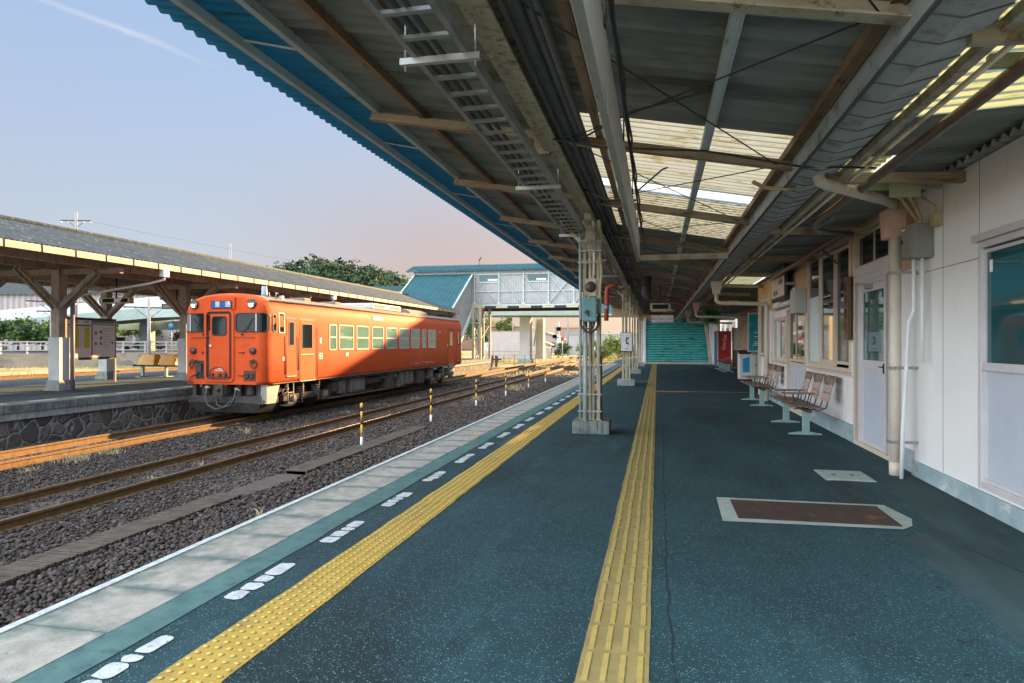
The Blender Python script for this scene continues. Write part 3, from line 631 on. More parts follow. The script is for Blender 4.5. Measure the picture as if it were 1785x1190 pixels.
# valley gutter
prof = [(1.215, 3.14), (1.22, 2.91), (1.36, 2.875), (1.56, 2.92), (1.60, 3.0)]
m = MB(); n = len(prof); vs = [(x, y, z) for y in (Y0, YE - .2) for x, z in prof]
m.add(vs, [(i, i + 1, i + 1 + n, i + n) for i in range(n - 1)])
B(m, 'gutter', GUTT, cp)
yy = 2.6
s0 = None; gm_ = M('gutter strap', (.10, .09, .075), (.15, .13, .11), sc=5, rough=.7)
while yy < 29:
    if s0 is None:
        m = MB()
        for (xa, za), (xb, zb2) in zip(prof[1:], prof[2:4]): m.bar((xa, yy, za - .003), (xb, yy, zb2 - .003), .009, .007)
        s0 = B(m, 'gutter_strap', gm_, cp)
    else: c_ = dup(s0, parent=cp); c_.location = (0, yy - 2.6, 0)
    yy += .283
B(MB().box(1.62, 1.68, Y0, YE, 2.90, 2.96).tube([(1.72, Y0, 2.88), (1.72, YE - 1, 2.88)], .018, 8), 'gutter_rail', BEAMC, cp)
B(MB().tube([(1.19, Y0, 2.88), (1.19, YE - 1, 2.88)], .014, 6), 'conduit_run', CABLE, cp)
# pillars: riveted twin channel section on concrete footings
def pillar(y, first=False):
    x = -1.0; m = MB(); w = .135
    zt = 3.3
    for s in (-1, 1):
        m.box(x + s * w - s * .012, x + s * w, y - .1, y + .1, .2, zt); m.box(x + s * w - s * .012, x + s * (w - .055), y - .1, y - .088, .2, zt); m.box(x + s * w - s * .012, x + s * (w - .055), y + .088, y + .1, .2, zt)
    m.box(x - .006, x + .006, y - .092, y + .092, .2, zt)
    m.box(x - .045, x + .045, y - .092, y - .08, .2, zt)
    p = B(m, 'pillar', CREAM, cp)
    B(MB().box(x - .28, x + .28, y - .26, y + .26, 0, .2), 'footing', CONCD if first else CONC, p, bevel=.012)
    b = MB(); b.box(x - .16, x + .16, y - .13, y + .13, .2, .212)
    b.bar((x, y + .1, 2.75), (x, y + .75, 3.29), .1, .05); b.bar((x, y - .1, 2.75), (x, y - .75, 3.29), .1, .05)
    b.bar((x - .13, y, 2.9), (x - .5, y, 3.36), .05, .05)
    BS(b, 'bracket', BEAMC, p); return p
for i, y in enumerate((10.7, 22.7, 31.5, 41.5)): pillar(y, i == 0)
# ------------------------------------------------------------------ what hangs under the canopy
def obj1(name, mb, mt, label, cat, **k): return B(mb, name, mt, None, label, cat, **k)
# ladder tray
t = T('cable_tray', (-1.28, 5, 3.15), 'grey ladder shaped cable tray hung under the canopy', 'cable tray')
m = MB()
for s in (-1, 1): m.box(-1.28 + s * .165, -1.28 + s * .175, Y0, 44, 3.13, 3.20); m.box(-1.28 + s * .14, -1.28 + s * .175, Y0, 44, 3.125, 3.13)
B(m, 'side_rail', GALV, t)
r0 = B(MB().box(-1.445, -1.115, 2.77, 2.81, 3.128, 3.15), 'rung', GALV, t)
for k in range(1, 98): dup(r0, parent=t).location = (0, .3 * k, 0)
for yy in (3.93, 7.4, 10.8, 14.2, 17.6, 21):
    m = MB(); m.box(-1.53, -1.03, yy - .02, yy + .02, 3.085, 3.09); m.box(-1.53, -1.03, yy - .022, yy - .018, 3.085, 3.124)
    for xx in (-1.5, -1.06): m.tube([(xx, yy, 3.05), (xx, yy, 3.62)], .006, 6)
    B(m, 'hanger', M('hanger steel', (.42, .44, .44), rough=.4, metal=.5) if 'hanger steel' not in MATS else MATS['hanger steel'], t)
B(MB().tube([(-1.35, Y0, 3.17), (-1.35, 43, 3.17)], .022, 6).tube([(-1.28, Y0, 3.165), (-1.28, 43, 3.165)], .018, 6), 'cable', CABLE, t)
# flat lighting trunk
t = T('lighting_trunk', (-.27, 5, 2.6), 'long grey rectangular lighting trunk hung along the canopy', 'lighting trunk')
B(MB().box(-.30, -.255, 1.0, 10.35, 2.6, 2.98), 'trunk', DUCT, t, bevel=.004)
m = MB(); yy = -.5
while yy < 10: m.box(-.254, -.244, yy, yy + .05, 2.93, 3.25); yy += 1.9
m.tube([(-.22, Y0, 3.0), (-.22, 10.3, 3.0)], .012, 6).tube([(-.20, Y0, 2.97)] + [(-.20 + .01 * math.sin(q * 2.1), Y0 + q * .4, 2.97 + .012 * math.sin(q * 1.7)) for q in range(1, 31)], .009, 5)
B(m, 'hanger', CABLE, t)
m = MB()
for yy in (1.4, 3.6, 5.9, 8.2): m.box(-.303, -.252, yy, yy + .012, 2.597, 2.984)
BS(m, 'joint_collar', GALV, t)
B(MB().box(-.25, 1.0, 10.30, 10.38, 2.62, 2.70), 'cross_arm', BEAMC, t)
# pipes, conduits and cables strung across
obj1('steel_pipe', MB().tube([(1.9, 1.5, 2.87), (1.9, 9.0, 2.87)], .042, 14), PIPEB, 'long straight brown steel pipe slanting toward the building', 'pipe')
obj1('steel_pipe', MB().tube([(1.96, 8.4, 2.82), (1.96, 9.3, 2.86), (2.2, 9.6, 2.84), (2.5, 9.65, 2.82)], .03, 10), M('grey blue pipe', (.16, .2, .22), rough=.4, metal=.3), 'short bent grey pipe behind the brown pipe end', 'pipe')
obj1('steel_pipe', MB().tube([(2.45, 9.8, 2.86), (2.45, 15.5, 2.80)], .04, 10).bar((2.45, 11.2, 2.84), (2.68, 11.2, 2.6), .02, .03), PIPEB, 'brown pipe bracketed along the wall above the windows', 'pipe')
CROSS = [([(.9, 6.95, 2.96), (1.0, 6.95, 2.90), (1.1, 6.92, 2.87), (1.28, 6.9, 2.87)], .02, COND), ([(-.95, 6.3, 3.3), (-.5, 6.25, 3.18), (.4, 6.2, 3.08), (1.2, 6.2, 2.9), (1.8, 6.25, 2.87)], .01, CABLE),
         ([(-.8, 6.5, 3.36), (-.6, 6.0, 3.22), (-.2, 5.4, 3.2), (.35, 4.9, 3.14)], .009, CABLE), ([(-.9, 8.6, 3.33), (-.6, 8.3, 3.12), (-.25, 8.1, 3.06)], .014, CABLE), ([(-.2, 7.3, 3.0), (.05, 7.1, 3.16), (.1, 7.2, 3.2)], .009, CABLE)]
for i, (p, r, mt) in enumerate(CROSS): obj1('conduit', MB().tube(p, r, 8), mt, ['stub of tan conduit on the rafter beside the gutter', 'thin dark cable strung across under the skylights', 'slack dark cable drooping from the girder toward the purlin', 'thick dark cable looping from girder to lighting trunk', 'short dark lead off the lighting trunk by the skylight'][i], 'conduit')
# downpipe from gutter to wall
t = T('drain_pipe', (2.45, 7.9, 0), 'thick cream drain pipe with a pink hopper box beside the door', 'drain pipe')
B(MB().tube([(1.40, 6.5, 2.95), (1.40, 6.5, 2.87), (1.42, 6.52, 2.83), (1.47, 6.56, 2.82), (2.34, 7.78, 2.88), (2.41, 7.86, 2.87), (2.44, 7.91, 2.83), (2.45, 7.93, 2.76)], .052, 14), 'elbow_pipe', PVC, t)
m = MB(); a, b = .13, .15
vs = [(2.43 - a * k2, 8.72 - a * k2, z) for k2, z in ()]
def hop(c, s0, s1, z0, z1):
    return [(c[0] + sx * s * .5, c[1] + sy * s * .5, z) for s, z in ((s0, z0), (s1, z1)) for sx, sy in ((-1, -1), (1, -1), (1, 1), (-1, 1))]
m.add(hop((2.45, 7.95), .18, .215, 2.50, 2.80), [(3, 2, 1, 0), (4, 5, 6, 7), (0, 1, 5, 4), (1, 2, 6, 5), (2, 3, 7, 6), (3, 0, 4, 7)])
B(m, 'hopper', PINK, t, bevel=.008)
B(MB().tube([(2.46, 7.9, 2.52), (2.46, 7.9, 0)], .055, 16).tube([(2.46, 7.9, 0), (2.46, 7.9, .14)], .062, 16), 'pipe', PVC, t)
B(MB().tube([(2.53, 7.58, 2.26), (2.53, 7.58, 1.72), (2.50, 7.62, 1.62), (2.46, 7.68, .5), (2.455, 7.70, 0)], .02, 10).tube([(2.58, 7.5, 2.26), (2.58, 7.5, 1.2)], .018, 8), 'side_pipe', PVCW, t)
m = MB()
for z in (2.12, 1.12, .34): m.box(2.39, 2.66, 7.835, 7.845, z, z + .03); m.box(2.39, 2.40, 7.83, 7.97, z, z + .03)
BS(m, 'clamp', GALV, t)
# far hoppers with swan-neck pipes
for i, (y, l) in enumerate(((17.2, 'cream downpipe and swan neck by the far window'), (26, 'pink hopper with bent pipe below the gutter, nearer one'), (33, 'small pink hopper and bent pipe above the shutter'))):
    t = T('drain_pipe', (1.4, y, 2.3), l, 'drain pipe')
    B(MB().add(hop((1.4, y), .16, .26, 2.58, 2.88), [(3, 2, 1, 0), (4, 5, 6, 7), (0, 1, 5, 4), (1, 2, 6, 5), (2, 3, 7, 6), (3, 0, 4, 7)]), 'hopper', PINK if i else PVC, t)
    pts = [(1.4, y, 2.6), (1.4, y, 2.44), (1.43, y, 2.38), (1.5, y, 2.36), (2.5, y + .1, 2.33)]
    if i == 0: pts += [(2.56, y + .12, 2.3), (2.57, y + .12, 2.2), (2.57, y + .12, 0)]
    else: pts += [(3.4, y + .1, 2.3)]
    B(MB().tube(pts, .05, 10), 'pipe', PVC, t)
# electrics on the first pillar
x, y = -1.0, 10.6
t = T('switch_box', (-1.0, 10.5, 1.7), 'small teal metal switch box with handle on the first pillar', 'switch box')
B(MB().box(-1.13, -.90, 10.42, 10.6, 1.72, 2.09), 'housing', TEALB, t, bevel=.008)
B(MB().box(-1.115, -.915, 10.405, 10.42, 1.735, 2.075), 'lid', TEALB, t, bevel=.004)
B(MB().box(-1.08, -1.02, 10.385, 10.405, 1.84, 1.88).bar((-1.05, 10.38, 1.9), (-1.03, 10.37, 1.8), .02, .02), 'handle', DARK, t)
B(MB().box(-.905, -.89, 10.40, 10.43, 1.80, 1.84).box(-.905, -.89, 10.40, 10.43, 1.98, 2.02), 'hinge', TEALB, t)
t = T('alarm_bell', (-1.0, 10.55, 2.1), 'round dark alarm bell on a cream plate above the teal box', 'alarm bell')
B(MB().box(-1.10, -.92, 10.57, 10.60, 2.12, 2.39), 'mounting_plate', CREAM, t, bevel=.004)
B(MB().lathe((-1.01, 10.57, 2.26), [(.001, -.075), (.05, -.07), (.075, -.05), (.085, -.02), (.085, 0)], 20, 0, 'y'), 'gong', M('bell brown', (.05, .035, .035), (.08, .055, .05), sc=10, rough=.5), t)
obj1('cable_bundle', MB().tube([(-1.155, 10.52, 1.75), (-1.15, 10.5, 1.66), (-1.08, 10.46, 1.58), (-1.0, 10.45, 1.55), (-.92, 10.46, 1.6), (-.88, 10.5, 1.7), (-.88, 10.52, 1.85)], .018, 8).tube([(-1.1, 10.5, 1.72), (-1.06, 10.46, 1.62), (-1.0, 10.44, 1.6), (-.95, 10.46, 1.66), (-.94, 10.5, 1.72)], .014, 8), CABLE, 'loops of dark cable hanging below the teal box', 'cables')
PIL = [([(-1.17, 10.55, 3.2), (-1.165, 10.55, 1.8), (-1.165, 10.55, .22)], .022, 'pale conduit strapped up the left of the first pillar', GREYC), ([(-1.08, 10.50, 1.55), (-1.08, 10.5, .2)], .034, 'thick grey conduit rising below the teal box', GREYC), ([(-.88, 10.56, 3.1), (-.86, 10.55, 2.7), (-.84, 10.54, 2.5), (-.86, 10.55, 2.2), (-.86, 10.55, 1.6)], .018, 'tan cable snaking down the first pillar top', COND), ([(-.95, 10.52, 3.25), (-.95, 10.52, 2.42)], .02, 'cream conduit at the first pillar above the bell', PVC), ([(-.855, 10.62, 1.2), (-.855, 10.62, .2)], .024, 'dark conduit up the right of the first pillar base', CABLE)]
for p, r, l, mt in PIL: obj1('conduit', MB().tube(p, r, 10), mt, l, 'conduit')
m = MB()
for z in (.34, .6, 1.05, 2.62, 2.8, 2.95): m.box(-1.2, -.83, 10.475, 10.485, z, z + .018)
BS(m, 'pipe_strap', GALV, None, label='thin steel strap clamped across the first pillar', cat='pipe strap', group='straps round the first pillar')
# telephone sign on second pillar
t = T('telephone_sign', (-1.0, 22.5, 1.15), 'white sign with black handset mark on the second pillar', 'sign')
B(MB().box(-1.16, -.80, 22.5, 22.56, 1.13, 1.72), 'panel', SIGNW, t, bevel=.005); B(MB().box(-1.175, -.785, 22.52, 22.58, 1.115, 1.735), 'frame', DARK, t)
B(MB().tube([(-.95, 22.49, 1.56), (-.99, 22.49, 1.53), (-1.0, 22.49, 1.46), (-.99, 22.49, 1.39), (-.95, 22.49, 1.36)], [.02, .018, .014, .018, .02], 8).box(-.965, -.925, 22.48, 22.5, 1.525, 1.58).box(-.965, -.925, 22.48, 22.5, 1.34, 1.395), 'handset_mark', TXTB, t)
B(MB().box(-1.03, -.93, 22.494, 22.5, 1.205, 1.22), 'caption', TXTB, t)
# hanging lamps and signs near the shutter
t = T('hanging_sign', (-.2, 31, 2.4), 'hanging white notice with black lettering under a strip lamp', 'sign')
DX = .42
B(MB().box(-.68 + DX, .28 + DX, 31, 31.06, 2.30, 2.62), 'panel', SIGNW, t, bevel=.004); B(MB().box(-.70 + DX, .30 + DX, 31.01, 31.07, 2.28, 2.64), 'frame', DARK, t)
text('コース', .12, TXTB, (-.48 + DX, 30.998, 2.55), (1, 0, 0), (0, 0, 1), t); text('階段をお渡りください', .092, TXTB, (-.2 + DX, 30.998, 2.44), (1, 0, 0), (0, 0, 1), t)
B(MB().box(-.45 + DX, .1 + DX, 30.996, 31, 2.345, 2.355), 'caption', TXTB, t)
B(MB().tube([(-.66 + DX, 31.03, 2.64), (-.66 + DX, 31.03, 3.2)], .01, 6).tube([(.26 + DX, 31.03, 2.64), (.26 + DX, 31.03, 3.1)], .01, 6), 'hanger', CABLE, t)
t = T('strip_lamp', (-.2, 30.8, 2.75), 'slim cream strip lamp above the white notice', 'lamp')
B(MB().box(-.26, .74, 30.7, 30.78, 2.76, 2.80).box(-.2, .68, 30.6, 30.9, 2.80, 2.84), 'tube', PVC, t); B(MB().tube([(.24, 30.75, 2.84), (.24, 30.75, 3.25)], .012, 6), 'stem', CABLE, t)
t = T('lamp_housing', (.15, 22, 2.5), 'hanging rectangular lamp housing with cream rim and dark face', 'lamp')
B(MB().box(-.22, .40, 22, 22.12, 2.42, 2.64), 'housing', CREAM, t, bevel=.01); B(MB().box(-.16, .34, 21.99, 22.0, 2.46, 2.60), 'face', GLS, t); B(MB().tube([(.09, 22.06, 2.64), (.09, 22.06, 3.2)], .015, 6), 'stem', CABLE, t)
obj1('speaker_duct', MB().tube([(-.3, 19, 3.2), (-.3, 19, 2.75), (-.25, 19, 2.55)], [.14, .14, .11], 10), DARK, 'dark vertical duct dropping from the canopy near the girder', 'duct')
t = T('red_downpipe', (-1.5, 19.5, 2.0), 'red pipe with blue collar hanging behind the first pillar', 'pipe')
B(MB().tube([(-1.1, 19.5, 3.0), (-1.3, 19.5, 3.0), (-1.38, 19.5, 2.95), (-1.40, 19.5, 2.85), (-1.42, 19.5, 2.02)], .065, 12), 'pipe', REDP, t); B(MB().tube([(-1.41, 19.5, 2.45), (-1.412, 19.5, 2.35)], .072, 12), 'collar', M('pipe collar blue', (.2, .32, .4), rough=.5), t)
t = T('hanging_plant', (2.0, 27, 2.2), 'round spiky green plant hanging above the shutter corner', 'plant')
m = MB()
for i in range(320):
    a, b2 = R.uniform(0, 6.28), R.uniform(-.9, 1); s = math.sqrt(1 - b2 * b2); d = Vector((s * math.cos(a), s * math.sin(a), b2)); L = R.uniform(.28, .46); q = d.orthogonal().normalized() * .024; o = Vector((2.0, 27, 2.42)); mid = o + d * L * .6
    m.add([o - q * .4, mid - q, o + d * L - Vector((0, 0, .05)), mid + q], [(0, 1, 2, 3)], R.choice((0, 1)))
B(m, 'fronds', [LEAF[1], M('bright frond', (.04, .30, .09), (.07, .38, .12), sc=3, rough=.6)], t); B(MB().lathe((2.0, 27, 2.2), [(.05, 0), (.11, .05), (.12, .16), (.001, .17)], 12).tube([(2.0, 27, 2.4), (2.0, 27, 3.0)], .006, 5), 'pot', BLACK, t)
# ------------------------------------------------------------------ station building along the platform
bld = T('station_building', (3.5, 8, 0), 'single storey station building with white board wall and glazed doors', 'building')
def wall(name, mt, x0, x1, y0, y1, z0, z1, ops=()):
    m = MB(); ys = sorted({y0, y1} | {max(y0, min(y1, v)) for o in ops for v in o[:2]})
    for a, b in zip(ys, ys[1:]):
        if b - a < 1e-6: continue
        cur = z0
        for o in sorted((o for o in ops if o[0] <= a + 1e-6 and o[1] >= b - 1e-6), key=lambda o: o[2]):
            if o[2] > cur: m.box(x0, x1, a, b, cur, min(o[2], z1))
            cur = max(cur, o[3])
        if cur < z1: m.box(x0, x1, a, b, cur, z1)
    return BS(m, name, mt, bld)
WB = 3.0
wall('wall', WALLW, 2.66, 2.9, WB, 7.95, .16, 2.94, [(4.3, 6.43, .19, 2.24)])
B(MB().box(2.635, 2.9, WB, 7.97, -.02, .16), 'plinth', PLIN, bld, bevel=.006)
m = MB()
for y in (7.21, 6.46, 5.4, 4.6, 3.6, 2.5): m.box(2.6585, 2.66, y - .003, y + .003, .17 if y > 6.44 or y < 4.3 else 2.3, 2.94)
m.box(2.6583, 2.6600, 6.47, 7.95, 2.112, 2.118); m.box(2.6583, 2.66, WB, 4.25, 2.112, 2.118)
BS(m, 'board_joint', SEAM, bld)
far_ops = [(8.78, 10.32, 0, 2.94), (10.5, 13.35, .95, 2.92), (13.5, 15.38, 0, 2.12), (15.5, 17.0, .98, 1.97), (17.75, 19.5, 0, 2.5)]
wall('wall', WALLO, 2.70, 2.9, 7.95, 19.7, .0, 2.2, far_ops); wall('wall', WALLT, 2.695, 2.9, 7.96, 19.7, 2.2, 3.02, far_ops)
m = MB()
for a, b in ((7.97, 8.74), (10.36, 13.46), (15.42, 17.7)): m.box(2.675, 2.70, a, b, -.02, .24)
BS(m, 'plinth', PLIN, bld)
B(MB().box(2.69, 2.70, 7.97, 8.76, .24, 2.05), 'wall_panel', WALLW, bld)
B(MB().box(2.9, 9, WB, 19.7, 2.96, 2.99).box(8.9, 9, WB, 19.7, 0, 2.96).box(2.9, 9, WB - .1, WB, 0, 2.96).box(2.9, 9, 19.6, 19.7, 0, 2.96), 'shell', WALLO, bld)
B(MB().wave((2.56, WB, 2.965), (2.74, WB, 2.97), (2.56, 7.95, 2.965), .155, .027), 'roof_edge', M('grey roof edge', (.27, .26, .25), (.36, .35, .33), sc=4, rough=.8, st=[((.12, .11, .1), 4, .55, .7, (1, 1, 1))]), bld)
BS(MB().box(2.1, 2.36, 6.9, 6.92, 2.74, 2.96).box(2.1, 2.6, 4.1, 4.12, 2.78, 2.98).bar((1.75, 7.1, 2.9), (2.6, 7.1, 2.88), .05, .07).bar((1.75, 4.15, 2.92), (2.6, 4.15, 2.9), .05, .07), 'roof_bracket', M('pale green bracket', (.30, .32, .2), (.38, .4, .27), sc=3, rough=.7, st=[((.2, .16, .08), 4, .55, .7, (1, 1, 1))]), bld)
def ring(m, x0, x1, y0, y1, z0, z1, w, bottom=True):
    m.box(x0, x1, y0, y0 + w, z0, z1); m.box(x0, x1, y1 - w, y1, z0, z1); m.box(x0, x1, y0 + w, y1 - w, z1 - w, z1)
    if bottom: m.box(x0, x1, y0 + w, y1 - w, z0, z0 + w)
    return m
def win(name, y0, y1, z0, z1, fm, panes, fw=.05, x=2.70, sill=False):
    f = B(ring(MB(), x - .025, x + .08, y0, y1, z0, z1, fw), name, fm, bld, bevel=.004)
    if sill: B(MB().box(x - .07, x + .08, y0 - .04, y1 + .04, z0 - .035, z0 - .002), 'sill', fm, f)
    for (a, b, c, d, mt, sw, dx) in panes:
        s = B(ring(MB(), x + .0 + dx, x + .035 + dx, a, b, c, d, sw), 'sash', fm, f)
        B(MB().box(x + .014 + dx, x + .02 + dx, a + sw, b - sw, c + sw, d - sw), 'pane', mt, f)
    return f
# near glazed door at the right edge of the view
f = win('glazed_door', 4.3, 6.43, .19, 2.24, ALU, [(5.36, 6.38, 1.20, 2.17, GLT, .028, 0), (5.36, 6.38, .24, 1.2, DOORP, .035, 0), (4.35, 5.4, 1.20, 2.17, GLT, .028, .03), (4.35, 5.4, .24, 1.2, DOORP, .035, .03)], .055, 2.66)
B(MB().box(2.60, 2.66, 4.25, 6.48, 2.242, 2.30), 'head_trim', ALU, f, bevel=.004); B(MB().box(2.64, 2.67, 5.36, 6.38, 1.17, 1.235), 'mid_rail', ALU, f)
B(MB().box(2.672, 2.674, 6.26, 6.31, 1.98, 2.08), 'sticker', TXTW, f)
# office door with transom light
f = win('door', 8.78, 10.32, -.005, 2.94, ALUC, [(8.86, 9.5, 2.42, 2.86, GLS, .03, 0), (9.47, 10.24, 2.42, 2.86, GLS, .03, .015)], .06)
B(MB().box(2.68, 2.78, 8.84, 10.26, 2.22, 2.42).box(2.67, 2.69, 8.84, 10.26, 2.30, 2.312), 'transom', ALU, f)
B(ring(MB(), 2.69, 2.76, 8.98, 10.16, 0, 2.22, .05, False), 'jamb', ALU, f)
lf = B(ring(MB(), 2.71, 2.745, 9.03, 10.11, .02, 2.17, .1).box(2.71, 2.745, 9.13, 10.01, 1.05, 1.17), 'leaf', ALU, f, bevel=.003)
B(MB().box(2.725, 2.731, 9.13, 10.01, 1.17, 2.07), 'pane', GLT, lf); B(MB().box(2.722, 2.73, 9.13, 10.01, .12, 1.05), 'panel', DOORP, lf)
B(MB().box(2.69, 2.71, 9.06, 9.10, 1.02, 1.14).bar((2.675, 9.07, 1.1), (2.675, 9.2, 1.1), .015, .015), 'handle', BLACK, lf)
B(MB().box(2.66, 2.71, 9.55, 9.75, 2.10, 2.16).bar((2.67, 9.6, 2.15), (2.64, 9.95, 2.19), .015, .02), 'door_closer', GALV, lf)
# broad window
f = win('window', 10.5, 13.35, .97, 2.92, ALUC, [(12.42, 13.28, 1.02, 2.86, GLS, .03, .0), (11.42, 12.3, 1.02, 2.84, GLS, .05, -.01), (10.56, 11.46, 1.02, 2.84, GLS, .05, .02)], .06, sill=True)
B(MB().box(2.68, 2.78, 12.3, 12.43, .97, 2.9), 'mullion', ALUC, f); B(MB().box(2.708, 2.712, 12.46, 13.24, 1.06, 2.2), 'frosted_film', FROST, f)
B(MB().box(2.70, 2.703, 11.5, 12.26, 1.02, 1.12).box(2.72, 2.723, 10.6, 11.4, 1.02, 1.12), 'bottom_rail', ALUC, f)
# far door, far windows
f = win('door', 13.5, 15.38, -.005, 2.12, ALUC, [(13.56, 14.5, 1.02, 2.05, GLS, .05, 0), (14.42, 15.32, 1.02, 2.05, GLS, .05, .025), (13.56, 14.5, .04, 1.0, DOORP, .05, 0), (14.42, 15.32, .04, 1.0, DOORP, .05, .025)], .06)
f = win('window', 15.5, 17.0, .98, 1.97, ALUC, [(15.56, 16.28, 1.03, 1.92, GLS, .035, 0), (16.22, 16.94, 1.03, 1.92, FROST, .035, .02)], .05, sill=True)
f = win('door', 17.75, 19.5, -.005, 2.5, ALUC, [(17.81, 18.65, 1.08, 2.44, GLS, .05, 0), (18.6, 19.44, 1.08, 2.44, GLS, .05, .025), (17.81, 18.65, .04, 1.05, WALLO, .05, 0), (18.6, 19.44, .04, 1.05, WALLO, .05, .025)], .06)
# fittings on the wall
t = T('electrical_cabinet', (2.5, 8.05, 2.2), 'grey green steel electrical cabinet with conduits below the roof edge', 'cabinet')
B(MB().box(2.46, 2.66, 7.42, 7.70, 2.24, 2.58), 'housing', CABG, t, bevel=.008); B(MB().box(2.447, 2.46, 7.43, 7.69, 2.25, 2.57), 'door', CABG, t, bevel=.004)
B(MB().lathe((2.445, 7.65, 2.42), [(.001, -.006), (.022, -.006), (.022, .006)], 12, 0, 'x'), 'lock', BLACK, t); B(MB().box(2.443, 2.447, 7.58, 7.67, 2.53, 2.55), 'nameplate', TXTW, t)
m = MB()
for dy, w in ((-.07, 0), (.02, .04)): m.tube([(2.56, 7.56 + dy, 2.58), (2.56, 7.56 + dy, 2.64), (2.52 - w, 7.60 + dy, 2.78), (2.48 - w, 7.64 + dy, 2.88), (2.34 - w, 7.72 + dy, 2.95)], .02, 10)
m.tube([(2.56, 7.49, 2.58), (2.56, 7.49, 2.61)], .028, 10).tube([(2.56, 7.58, 2.58), (2.56, 7.58, 2.61)], .028, 10); BS(m, 'conduit', COND, t, tol=-.03)
t = T('junction_box', (2.6, 7.5, 2.6), 'small tan junction box with curved conduit beside the grey cabinet', 'junction box')
B(MB().box(2.58, 2.66, 7.20, 7.31, 2.52, 2.64), 'housing', COND, t, bevel=.006); B(MB().tube([(2.62, 7.26, 2.64), (2.61, 7.27, 2.72), (2.52, 7.36, 2.82), (2.44, 7.5, 2.93)], .013, 8), 'conduit', COND, t)
t = T('wooden_sign', (2.66, 10.45, 1.4), 'tall narrow weathered wooden signboard between window and door', 'sign')
B(MB().box(2.61, 2.655, 10.34, 10.56, 1.44, 2.33), 'board', WOODS, t, bevel=.005); 
for i, ch in enumerate('駅事務室'): text(ch, .15, M('faded ink', (.05, .03, .022), rough=.8) if 'faded ink' not in MATS else MATS['faded ink'], (2.608, 10.45, 2.18 - i * .19), (0, -1, 0), (0, 0, 1), t)
t = T('platform_sign', (2.45, 15.3, 2.3), 'aged platform direction sign with blue header, hung on the wall', 'sign')
B(MB().box(2.50, 2.56, 14.55, 16.15, 2.28, 3.0), 'case', DARK, t, bevel=.005)
B(MB().box(2.494, 2.50, 14.6, 16.1, 2.36, 2.76), 'face', SIGNT, t); B(MB().box(2.494, 2.50, 14.6, 16.1, 2.765, 2.97), 'header', SIGNB, t)
text('のりば', .16, TXTW, (2.492, 15.5, 2.86), (0, -1, 0), (0, 0, 1), t); text('萩 方面', .12, TXTB, (2.492, 15.0, 2.66), (0, -1, 0), (0, 0, 1), t); text('益田 方面', .12, TXTB, (2.492, 15.6, 2.46), (0, -1, 0), (0, 0, 1), t)
B(MB().box(2.5, 2.69, 14.4, 14.46, 2.55, 2.6).box(2.5, 2.69, 14.4, 14.46, 2.85, 2.9), 'bracket', GALV, t)
t = T('notice_board', (2.65, 15.6, 2.1), 'plain pale notice board with lamp tube below the blue headed sign', 'notice board')
B(MB().box(2.64, 2.69, 14.4, 16.9, 2.15, 2.28).box(2.66, 2.69, 14.5, 16.8, 1.99 + .15, 2.5), 'board', WALLO, t); B(MB().tube([(2.58, 14.5, 2.18), (2.58, 16.9, 2.16)], .025, 8), 'lamp_tube', PVC, t)
t = T('meter_box', (2.6, 13.4, 1.9), 'pale grey meter box beside the broad window', 'meter box')
B(MB().box(2.48, 2.68, 13.4, 13.85, 1.95, 2.4), 'housing', M('meter grey', (.42, .43, .38), rough=.6), t, bevel=.006); B(MB().box(2.472, 2.48, 13.43, 13.82, 1.98, 2.37), 'lid', MATS['meter grey'], t)
